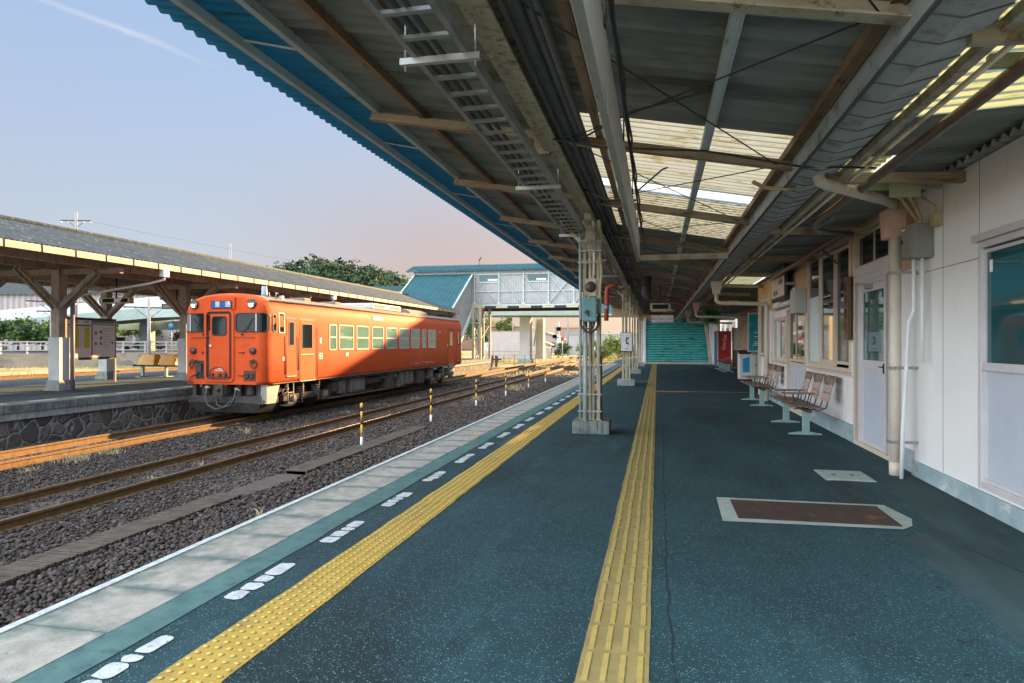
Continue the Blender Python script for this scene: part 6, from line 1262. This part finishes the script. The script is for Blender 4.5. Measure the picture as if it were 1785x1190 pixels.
# ------------------------------------------------------------------ background left: warehouse, wall, guard rail, cars, trees
def house(name, loc, wx, wy, h, rh, rot, wmat, rmat, label, wins=2, ridge='x', cat='house'):
    t = T(name, loc, label, cat); x, y, z = loc
    B(MB().box(x - wx / 2, x + wx / 2, y - wy / 2, y + wy / 2, z, z + h), 'wall', wmat, t)
    r = MB(); o = .4
    if ridge == 'x': pts = [(x - wx / 2 - o, y - wy / 2 - o, z + h), (x + wx / 2 + o, y - wy / 2 - o, z + h), (x + wx / 2 + o, y, z + h + rh), (x - wx / 2 - o, y, z + h + rh), (x - wx / 2 - o, y + wy / 2 + o, z + h), (x + wx / 2 + o, y + wy / 2 + o, z + h)]
    else: pts = [(x - wx / 2 - o, y - wy / 2 - o, z + h), (x - wx / 2 - o, y + wy / 2 + o, z + h), (x, y + wy / 2 + o, z + h + rh), (x, y - wy / 2 - o, z + h + rh), (x + wx / 2 + o, y - wy / 2 - o, z + h), (x + wx / 2 + o, y + wy / 2 + o, z + h)]
    low = [(a, b, c - .25) for a, b, c in pts]
    r.add(pts + low, [(0, 1, 2, 3), (3, 2, 5, 4), (6, 7, 1, 0), (10, 4, 5, 11)] + [(0, 3, 9, 6), (3, 4, 10, 9), (1, 7, 8, 2), (2, 8, 11, 5)]); B(r, 'roof', rmat, t)
    B(MB().add([(x - wx / 2, y - wy / 2 + .01, z + h), (x + wx / 2, y - wy / 2 + .01, z + h), (x, y - wy / 2 + .01, z + h + rh * .93)] if ridge == 'y' else [(x - wx / 2 + .01, y - wy / 2, z + h), (x - wx / 2 + .01, y + wy / 2, z + h), (x - wx / 2 + .01, y, z + h + rh * .93)], [(0, 1, 2)]), 'gable', wmat, t)
    for i in range(wins):
        xx = x - wx / 2 + wx * (i + .6) / (wins + .2); B(MB().box(xx - .5, xx + .5, y - wy / 2 - .06, y - wy / 2 + .02, z + h * .42, z + h * .42 + 1.1), 'window', GLS, t)
    return t
wt_ = T('warehouse', (-90, 95, -1), 'long corrugated white warehouse with grey roof behind the overpass', 'warehouse')
A, Bv = Vector((-135, 84, -1)), Vector((-62, 99, -1)); d_ = Bv - A; n_ = Vector((d_.y, -d_.x, 0)).normalized()
WCOR = M('white corrugated cladding', (.36, .33, .33), (.42, .39, .39), sc=1, rough=.7)
B(MB().wave(A, A + Vector((0, 0, 10.2)), Bv, .95, .1), 'wall', WCOR, wt_)
B(MB().wave(A + n_ * .5 + Vector((0, 0, 10.1)), A - n_ * 9 + Vector((0, 0, 13.4)), Bv + n_ * .5 + Vector((0, 0, 10.1)), 1.0, .08), 'roof', SLATE, wt_)
for a in (.30, .34, .55, .60, .68, .75, .79, .83):
    c = A + d_ * a + n_ * .15; u = d_.normalized(); z = 5.0 if a < .5 else 7.4
    q = [c - u * .7 + Vector((0, 0, z)), c + u * .7 + Vector((0, 0, z)), c + u * .7 + Vector((0, 0, z + 1.5)), c - u * .7 + Vector((0, 0, z + 1.5))]
    B(MB().add(q + [v - n_ * .2 for v in q], [(0, 1, 2, 3), (0, 4, 5, 1), (3, 2, 6, 7), (0, 3, 7, 4), (1, 5, 6, 2)]), 'window', GLS, wt_)
# retaining wall and guard rail
wl0, wl1 = Vector((-75, 38, -1.02)), Vector((-42, 78, -1.02)); wd = (wl1 - wl0); wn_ = Vector((wd.y, -wd.x, 0)).normalized()
t = T('retaining_wall', tuple(wl0), 'low grey concrete wall under the white guard rail, beyond the tracks', 'wall')
q = [wl0, wl1, wl1 + Vector((0, 0, 1.3)), wl0 + Vector((0, 0, 1.3))]; B(MB().add(q + [v - wn_ * .3 for v in q], [(0, 1, 2, 3), (3, 2, 6, 7), (4, 7, 6, 5)]), 'wall_face', M('tan concrete', (.33, .28, .22), (.42, .36, .29), sc=.8, rough=.9, st=[((.17, .16, .14), .5, .5, .7, (1, 1, 2))]), t)
t = T('guard_rail', tuple(wl0), 'white painted guard rail along the road above the concrete wall', 'guard rail')
RW = M('white rail paint', (.42, .42, .43), rough=.5); m = MB()
for z in (.35, .85, 1.2): m.bar(wl0 + Vector((0, 0, 1.3 + z)), wl1 + Vector((0, 0, 1.3 + z)), .08, .1 if z < 1 else .14)
B(m, 'rail', RW, t)
for i in range(26):
    p_ = wl0 + wd * (i / 25); B(MB().box(p_.x - .06, p_.x + .06, p_.y - .06, p_.y + .06, .28, 1.55), 'post', RW, t)
B(MB().add([wl0 - wn_ * .3 + Vector((0, 0, 1.25)), wl1 - wn_ * .3 + Vector((0, 0, 1.25)), wl1 - wn_ * 60 + Vector((0, 0, 1.25)), wl0 - wn_ * 60 + Vector((0, 0, 1.25))], [(0, 1, 2, 3)]), 'road', asphalt('road asphalt', (.06, .06, .065), (.15, .15, .15), 30), kind='structure')
def car(name, loc, rz, L, Wd, H, m_, label, van=False):
    t = T(name, loc, label, 'van' if van else 'car'); t.rotation_euler[2] = rz
    OFF[t.name] = Vector((0, 0, 0)); w = Wd / 2
    if van: pr = [(-L / 2, .35), (L / 2, .35), (L / 2, 1.0), (L / 2 - .35, 1.15), (L / 2 - .75, H), (-L / 2 + .1, H), (-L / 2, 1.0)]
    else: pr = [(-L / 2, .3), (L / 2, .3), (L / 2, .75), (L / 2 - 1.0, .95), (L / 2 - 1.7, H), (-L / 2 + 1.0, H), (-L / 2 + .2, 1.0), (-L / 2, .85)]
    k = len(pr); vs = [(x, -w, z) for x, z in pr] + [(x, w, z) for x, z in pr]
    B(MB().add(vs, [tuple(range(k)), tuple(range(2 * k - 1, k - 1, -1))] + [(i, i + k, (i + 1) % k + k, (i + 1) % k) for i in range(k)]), 'body', m_, t, bevel=.06)
    g_ = MB(); za = 1.05
    for s in (-1, 1): g_.box(-L / 2 + .5, -.1, s * (w + .005) - .02, s * (w + .005) + .02, za, H - .12); g_.box(.0, L / 2 - 1.15, s * (w + .005) - .02, s * (w + .005) + .02, za, H - .12)
    B(g_, 'side_window', GLS, t)
    for x in (-L * .3, L * .3):
        for s in (-1, 1): B(MB().lathe((x, s * (w - .1), .32), [(.001, -.11), (.32, -.1), (.32, .1), (.001, .11)], 14, 0, 'y'), 'wheel', BLACK, t)
    return t
WC = M('white car paint', (.6, .62, .64), rough=.3, coat=.4); DC = M('dark blue car paint', (.03, .04, .08), rough=.3, coat=.4); SC_ = M('silver car paint', (.4, .42, .44), rough=.3, coat=.4)
car('parked_van', (-76, 84, .3), rad(40), 4.6, 1.8, 2.0, WC, 'white van parked beyond the guard rail by the overpass pier', True)
car('parked_car', (-72.5, 86.5, .3), rad(40), 4.2, 1.75, 1.5, DC, 'dark blue car parked beside the white van')
car('parked_car', (-78, 66, .25), rad(30), 4.2, 1.75, 1.5, SC_, 'silver car at the left edge behind the guard rail')
# utility poles and wires
PG = M('pole concrete', (.22, .23, .25), (.3, .31, .33), sc=4, rough=.8)
def pole(x, y, z0, z1, r, label, arms=((.3, 1.6),), rz=0, name='utility_pole'):
    t = T(name, (x, y, z0), label, 'utility pole'); B(MB().tube([(x, y, z0), (x, y, z1)], [r, r * .7], 10), 'shaft', PG, t)
    c, s = math.cos(rz), math.sin(rz)
    for dz, hw in arms:
        z = z1 - dz; m = MB().bar((x - c * hw, y - s * hw, z), (x + c * hw, y + s * hw, z), .12, .12)
        m.bar((x, y, z - hw * .5), (x + c * hw * .6, y + s * hw * .6, z), .05, .05).bar((x, y, z - hw * .5), (x - c * hw * .6, y - s * hw * .6, z), .05, .05); B(m, 'cross_arm', DARK, t)
        for q in (-.95, -.5, .5, .95): B(MB().lathe((x + c * hw * q, y + s * hw * q, z - .28), [(.02, 0), (.08, .04), (.04, .1), (.08, .16), (.03, .24)], 8), 'insulator', PVCW, t)
    return t
pole(-66.6, 67.6, -1, 16.7, .22, 'tall utility pole with one cross arm above the slate roof', ((1.0, 1.7),), .3)
pole(-36.7, 53.5, -1, 10.1, .13, 'bare rust brown pole standing up behind the island roof', ())
pole(-60.7, 58.6, -1, 6.2, .2, 'grey pole with two cross arms left of the front post', ((.6, 2.2), (1.6, 1.3)), .9)
pole(-52.5, 62.5, -1, 6.0, .2, 'grey pole with cross arm behind the timetable board', ((.9, 2.4),), .9)
pole(-22.3, 128.2, -1, 9, .16, 'thin grey pole left of the pair behind the railway signal', ((1.2, 1.6),), .1)
pole(-15.6, 121, -1, 10.5, .16, 'thin grey pole, the right of the pair near the signals', ((1.6, 1.6),), .1)
pole(-11.8, 120, -1, 9.6, .15, 'lone slim pole before the long pale wall', ())
pole(-27.5, 130, -1, 8.5, .15, 'far slim pole rising beside the white overpass pier', ((1, 1.2),), .1)
wr = MB()
def wire(a, b, sag, r=.012):
    a, b = Vector(a), Vector(b); wr.tube([a + (b - a) * (i / 10) - Vector((0, 0, sag * 4 * (i / 10) * (1 - i / 10))) for i in range(11)], r, 4)
wire((-65.0, 68.1, 15.6), (-36.7, 140, 13.6), 1.0, .010)
for z in (9.0, 9.6, 10.2, 10.9, 11.5): wire((-60, 128, z), (30, 124, z - .8), 1.0, .018)
B(wr, 'overhead_wires', CABLE, None, 'thin overhead wires strung across the sky behind the footbridge', 'wires')
# trees at the left
tree((-75, 71, .2), 4.2, (3.4, 3.0, 1.9), 2200, .22, 'broad layered dark green pine behind the guard rail', 'pine_tree')
tree((-82, 74, .2), 4.0, (3, 3, 2), 1500, .25, 'second dark garden pine at the far left edge', 'pine_tree')
tree((-69, 73, .2), 3.6, (2.6, 2.6, 1.6), 1400, .22, 'small rounded pine between two grey poles', 'pine_tree')
tree((-79, 92, .2), 5.2, (3.2, 3, 2), 1600, .25, 'yellowing leafy tree by the overpass pier', 'tree', mis=(2, 2, 1))
tree((-64, 86, .2), 4.6, (3, 3, 2.2), 1500, .25, 'green tree right of the overpass pier', 'tree')
tree((-59, 88, .2), 4.0, (2.6, 2.6, 1.9), 1200, .25, 'bushy green tree near the train front', 'tree')
tree((-148, 150, 2), 15, (9, 8, 6), 2600, .6, 'sunlit yellow green tree above the warehouse roof', 'tree', mis=(2, 2, 1), tr=.5)
tree((-172, 150, 2), 13, (8, 7, 5), 1500, .6, 'orange tinged tree at the far left horizon', 'tree', mis=(2, 1), tr=.5)
m = MB()
for i in range(40): m.lathe((-84 + .8 * i + R.uniform(-.3, .3), 72 + i * .75, .1), [(.4, 0), (.75, .35), (.5, .8), (.01, 1.0)], 8)
t = T('road_sign', (-66, 79, 0), 'round blue road sign on a white post beyond the guard rail', 'sign'); B(MB().tube([(-61.3, 77, .2), (-61.3, 77, 3.7)], .06, 8), 'post', RW, t); B(MB().lathe((-61.3, 76.9, 3.5), [(.001, -.02), (.42, -.02), (.42, .02), (.001, .03)], 20, 0, 'y'), 'disc', SIGNB, t)
# ------------------------------------------------------------------ wooded hill and far ridge
HC = (-131, 292)
hm = grid(-260, -55, 215, 380, 60, 40, lambda x, y: -1.5 + 36.5 * math.exp(-(((x + 150) / (50 if x < -150 else 78)) ** 2 + ((y - 292) / 45) ** 2)) + 25 * math.exp(-(((x + 215) / 45) ** 2 + ((y - 320) / 40) ** 2)))
B(hm, 'hill', M('hill undergrowth', (.03, .055, .022), (.05, .08, .03), sc=.2, rough=.95), kind='structure')
fo = MB(); rf = random.Random(5)
def hz(x, y): return -1.5 + 36.5 * math.exp(-(((x + 150) / (50 if x < -150 else 78)) ** 2 + ((y - 292) / 45) ** 2)) + 25 * math.exp(-(((x + 215) / 45) ** 2 + ((y - 320) / 40) ** 2))
for i in range(460):
    x = rf.uniform(-215, -78); y = rf.uniform(242, 300); z = hz(x, y)
    if z < 8: continue
    r = rf.uniform(2.2, 4.2); mi_ = rf.choice((0, 0, 1, 2, 3))
    crown(fo, (x, y, z + r * .4), (r, r, r * rf.uniform(.7, 1.0)), 46, .75, 6, rf, (mi_, mi_, 1))
for i in range(26):
    x = -118 + i * 1.6; y = 285; r = rf.uniform(1.2, 2.2); crown(fo, (x, y, hz(x, y) + r), (r, r, r), 30, .5, 4, rf, (1, 2))
FOR = [M('wood %d' % i, c, tuple(x * 1.4 for x in c), sc=.4, rough=.8) for i, c in enumerate(((.022, .05, .022), (.035, .07, .026), (.05, .085, .03), (.016, .04, .02)))]
B(fo, 'forest', FOR, None, 'dense green wood covering the hill behind the slate roof', 'wood', kind='stuff')
fr = grid(-900, -250, 330, 900, 40, 12, lambda x, y: -2 + 95 * math.exp(-(((x + 560) / 190) ** 2 + ((y - 620) / 150) ** 2)) + 8 * math.sin(x * .03))
B(fr, 'far_hill', M('blue green far hill', (.07, .13, .13), (.09, .16, .15), sc=.02, rough=1), kind='structure')
# ------------------------------------------------------------------ distance along the line
t = T('white_hall', (-75, 190, -1), 'long white corrugated hall between hill and footbridge roof', 'hall'); B(MB().wave((-100, 189, -1), (-100, 189, 16.6), (-55, 189, -1), 1.2, .1), 'wall', WCOR, t); B(MB().box(-101, -54, 188.5, 200, 16.6, 18.0), 'roof', TEALR, t)
t = T('hoarding', (-20.5, 93, -1), 'big blank pale hoarding on brown posts beyond the footbridge', 'hoarding')
B(MB().box(-22.9, -15.2, 92.9, 93.0, .25, 2.95), 'panel', M('hoarding face', (.36, .35, .36), (.42, .40, .41), sc=1, rough=.7), t); B(MB().box(-22.9, -15.2, 92.85, 92.95, .12, .25).box(-22.95, -15.2, 92.86, 92.98, 2.95, 3.02), 'frame', WOODF, t)
for x in (-22.5, -18.6, -16): B(MB().box(x - .08, x + .08, 92.95, 93.1, -1.05, .3), 'post', WOODF, t)
t = T('barrier_wall', (-20, 100, -1), 'low white barrier seen under the hoarding', 'wall'); B(MB().box(-26, -16, 100, 100.3, -1.05, .1).box(-26, -16, 99.97, 100.33, .1, .18), 'panel', WCOR, t)
TANW = M('beige house wall', (.30, .27, .22), (.36, .32, .27), sc=1, rough=.85); TANR = M('grey blue tiled roof', (.12, .17, .19), (.18, .23, .25), sc=2, rough=.8); ROSE = M('rose brick block', (.30, .20, .17), (.36, .25, .21), sc=1, rough=.9)
house('house', (-25.2, 160, -1), 8, 9, 3.2, 1.7, 0, TANW, TANR, 'beige house with gable and teal grey roof behind the signals', 2, 'y')
house('house', (-17, 165, -1), 9, 8, 3.0, 1.8, 0, TANW, TANR, 'house with long blue grey roof right of the gabled house', 2, 'x')
house('house', (-36, 158, -1), 7, 8, 2.8, 1.6, 0, TANW, TANR, 'low house with dark roof left of the beige gable', 2, 'x')
house('shed', (-22.6, 131, -1), 4.6, 4, 2.1, .9, 0, M('ochre shed wall', (.5, .42, .28), rough=.85), TANR, 'small ochre shed with low gable by the round bushes', 0, 'y', 'shed')
house('house', (-9.0, 162, -1), 8, 7, 3.9, .8, 0, WALLO, TANR, 'plain white house at the right of the blue grey roof', 2, 'x')
for x, y, wx, h, l in ((-48, 215, 14, 7.4, 'flat rose brown block rising behind the hoarding'), (-59, 218, 10, 5.6, 'lower rose brown block left of its taller neighbour'), (-30, 240, 11, 7.6, 'wide hazy rose block far behind the signals'), (0, 262, 16, 5.6, 'far pale rose block near the second pillar')):
    t = T('apartment_block', (x, y, -1), l, 'building'); B(MB().box(x - wx / 2, x + wx / 2, y, y + 10, -1, h - 1), 'wall', ROSE, t); B(MB().box(x - wx / 2 - .3, x + wx / 2 + .3, y - .3, y + 10.3, h - 1, h - .6), 'parapet', TANW, t)
    for i in range(int(wx / 3)):
        for z in range(1, int(h / 3)): B(MB().box(x - wx / 2 + 1 + i * 3, x - wx / 2 + 2.4 + i * 3, y - .05, y, z * 3 - 1, z * 3 + .2), 'window', GLS, t)
t = T('long_wall', (-8, 140, -1), 'long pale concrete wall behind the bushes along the yard', 'wall'); B(MB().box(-18.5, 16, 140, 140.3, -1.05, 3.0), 'panel', M('pale wall', (.30, .30, .30), (.36, .36, .36), sc=.6, rough=.85), t); B(MB().box(-18.6, 16.1, 139.9, 140.4, 3.0, 3.15), 'coping', CONC, t)
t = T('fence', (4, 138, -1), 'low lattice fence with dark panels behind the bright bush', 'fence')
m = MB()
for i in range(9): m.box(-4 + i * 1.2, -3.2 + i * 1.2, 137.9, 138, 3.4, 4.2)
B(m, 'panels', DARK, t); B(MB().box(-4.4, 7, 138, 138.1, 3.0, 3.3), 'rail', PG, t)
# signals
def signal(x, y, z1, label, heads):
    t = T('railway_signal', (x, y, -1), label, 'railway signal'); B(MB().tube([(x, y, -1.02), (x, y, z1)], .07, 8), 'post', RW, t)
    for dx, z in heads:
        h = B(MB().lathe((x + dx, y - .15, z), [(.001, -.03), (.36, -.03), (.36, .03), (.001, .05)], 20, 0, 'y').box(x + dx - .36, x + dx + .36, y - .18, y - .1, z - .3, z + .3), 'head', BLACK, t)
        for dz in (-.25, .22): B(MB().lathe((x + dx, y - .19, z + dz), [(.001, -.02), (.09, -.02), (.1, .01)], 10, 0, 'y'), 'lens', GLT, h)
        if dx: B(MB().box(x, x + dx, y - .05, y + .05, z - .5, z - .4), 'bracket', DARK, t)
    B(MB().box(x - .3, x + .3, y - .1, y, z1 - 3.4, z1 - 2.6), 'number_plate', TXTW, t); return t
signal(-15.5, 109, 4.7, 'tall railway signal with two black round heads', ((.0, 3.6), (-.65, 2.4)))
signal(-9.2, 100, 3.4, 'single headed railway signal beside the first pillar', ((-.3, 2.4),))
t = T('red_signal_post', (-13.6, 99.3, -1), 'white post with small red marker head', 'signal marker'); B(MB().tube([(-13.6, 99.3, -1.02), (-13.6, 99.3, 2.2)], .05, 8), 'post', RW, t); B(MB().box(-13.85, -13.35, 99.2, 99.3, 1.7, 2.2).box(-13.68, -13.52, 99.18, 99.32, 2.2, 2.35), 'head', RED, t)
t = T('relay_cabinet', (-16.5, 103.8, -1), 'pair of white relay cabinets beside dark round bushes', 'relay cabinet'); B(MB().box(-17.2, -16.5, 103.5, 104.1, -1.02, .75), 'cabinet', WCOR, t, bevel=.02); B(MB().box(-16.45, -15.95, 103.6, 104.1, -1.02, .6), 'cabinet', FASC, t, bevel=.02); B(MB().tube([(-17.1, 103.7, .75), (-17.1, 103.7, 1.6)], .04, 6), 'vent_pipe', RW, t)
def bush(x, y, r, h, n, label, mis, cat='bush'):
    t = crown(MB(), (x, y, -1 + h * .5), (r, r, h * .55), n, .16, 12, R, mis); o = B(t, 'bush', LEAF, None, label, cat); return o
bush(-18.6, 105, 1.3, 2.1, 900, 'dark rounded bush left of the white relay cabinets', (0, 3, 3)); bush(-14.6, 106, 1.2, 2.2, 900, 'dark rounded bush right of the white relay cabinets', (0, 3, 3))
bush(-11.2, 108, 1.5, 2.2, 900, 'pale green shrub below the red marker', (1, 2)); bush(-8.6, 108, 1.9, 2.6, 1100, 'broad green shrub left of the first pillar', (0, 1)); bush(-6.0, 92, 1.4, 3.4, 1200, 'tall bright shrub between first and second pillars', (1, 2, 2)); bush(-4.2, 95, 1.6, 2.0, 900, 'low shrub beside the tall bright shrub', (1, 0)); bush(-7.8, 93, 1.1, 1.5, 700, 'small sunlit shrub behind the first pillar', (2, 1))
tree((-34, 128, -1), 7.2, (2.8, 2.8, 3.2), 1600, .25, 'dark conical tree beside the footbridge tower', 'tree', mis=(0, 3, 3))
tree((-46, 205, -1), 9.5, (3, 3, 3), 900, .35, 'round tree in front of the rose brown block', 'tree', mis=(0, 1))
car('parked_van', (-26.3, 104, -1), rad(95), 4.2, 1.7, 2.4, M('pale blue van paint', (.35, .5, .6), rough=.3), 'small pale blue van left of the hoarding', True)
car('parked_car', (-19.6, 112, -1), rad(20), 4.0, 1.7, 1.5, WC, 'white car half hidden by the overpass pier')
# yard fence and stumps before the pier
t = T('yard_fence', (-17, 70, -1), 'thin wire fence on slim dark posts in the sunlit yard', 'fence')
m = MB()
for i in range(9): m.box(-22 + i * 1.15, -21.95 + i * 1.15, 72, 72.05, -1.05, .1)
BS(m, 'post', DARK, t); B(MB().tube([(-22, 72, .05), (-12.8, 72, .05)], .012, 4).tube([(-22, 72, -.35), (-12.8, 72, -.35)], .012, 4).tube([(-22, 72, -.7), (-12.8, 72, -.7)], .012, 4), 'wire', CABLE, t)
t = T('buffer_stop', (-17.2, 62, -1), 'pair of dark timber stumps by the island platform end', 'stumps'); B(MB().box(-16.3, -16.05, 66, 66.25, -1.05, .1).box(-15.8, -15.55, 66, 66.25, -1.05, .1).box(-16.9, -15.2, 66.25, 66.35, -.35, -.2), 'timber', SLEEP, t)
# bevels and tidy up
bpy.context.view_layer.update()
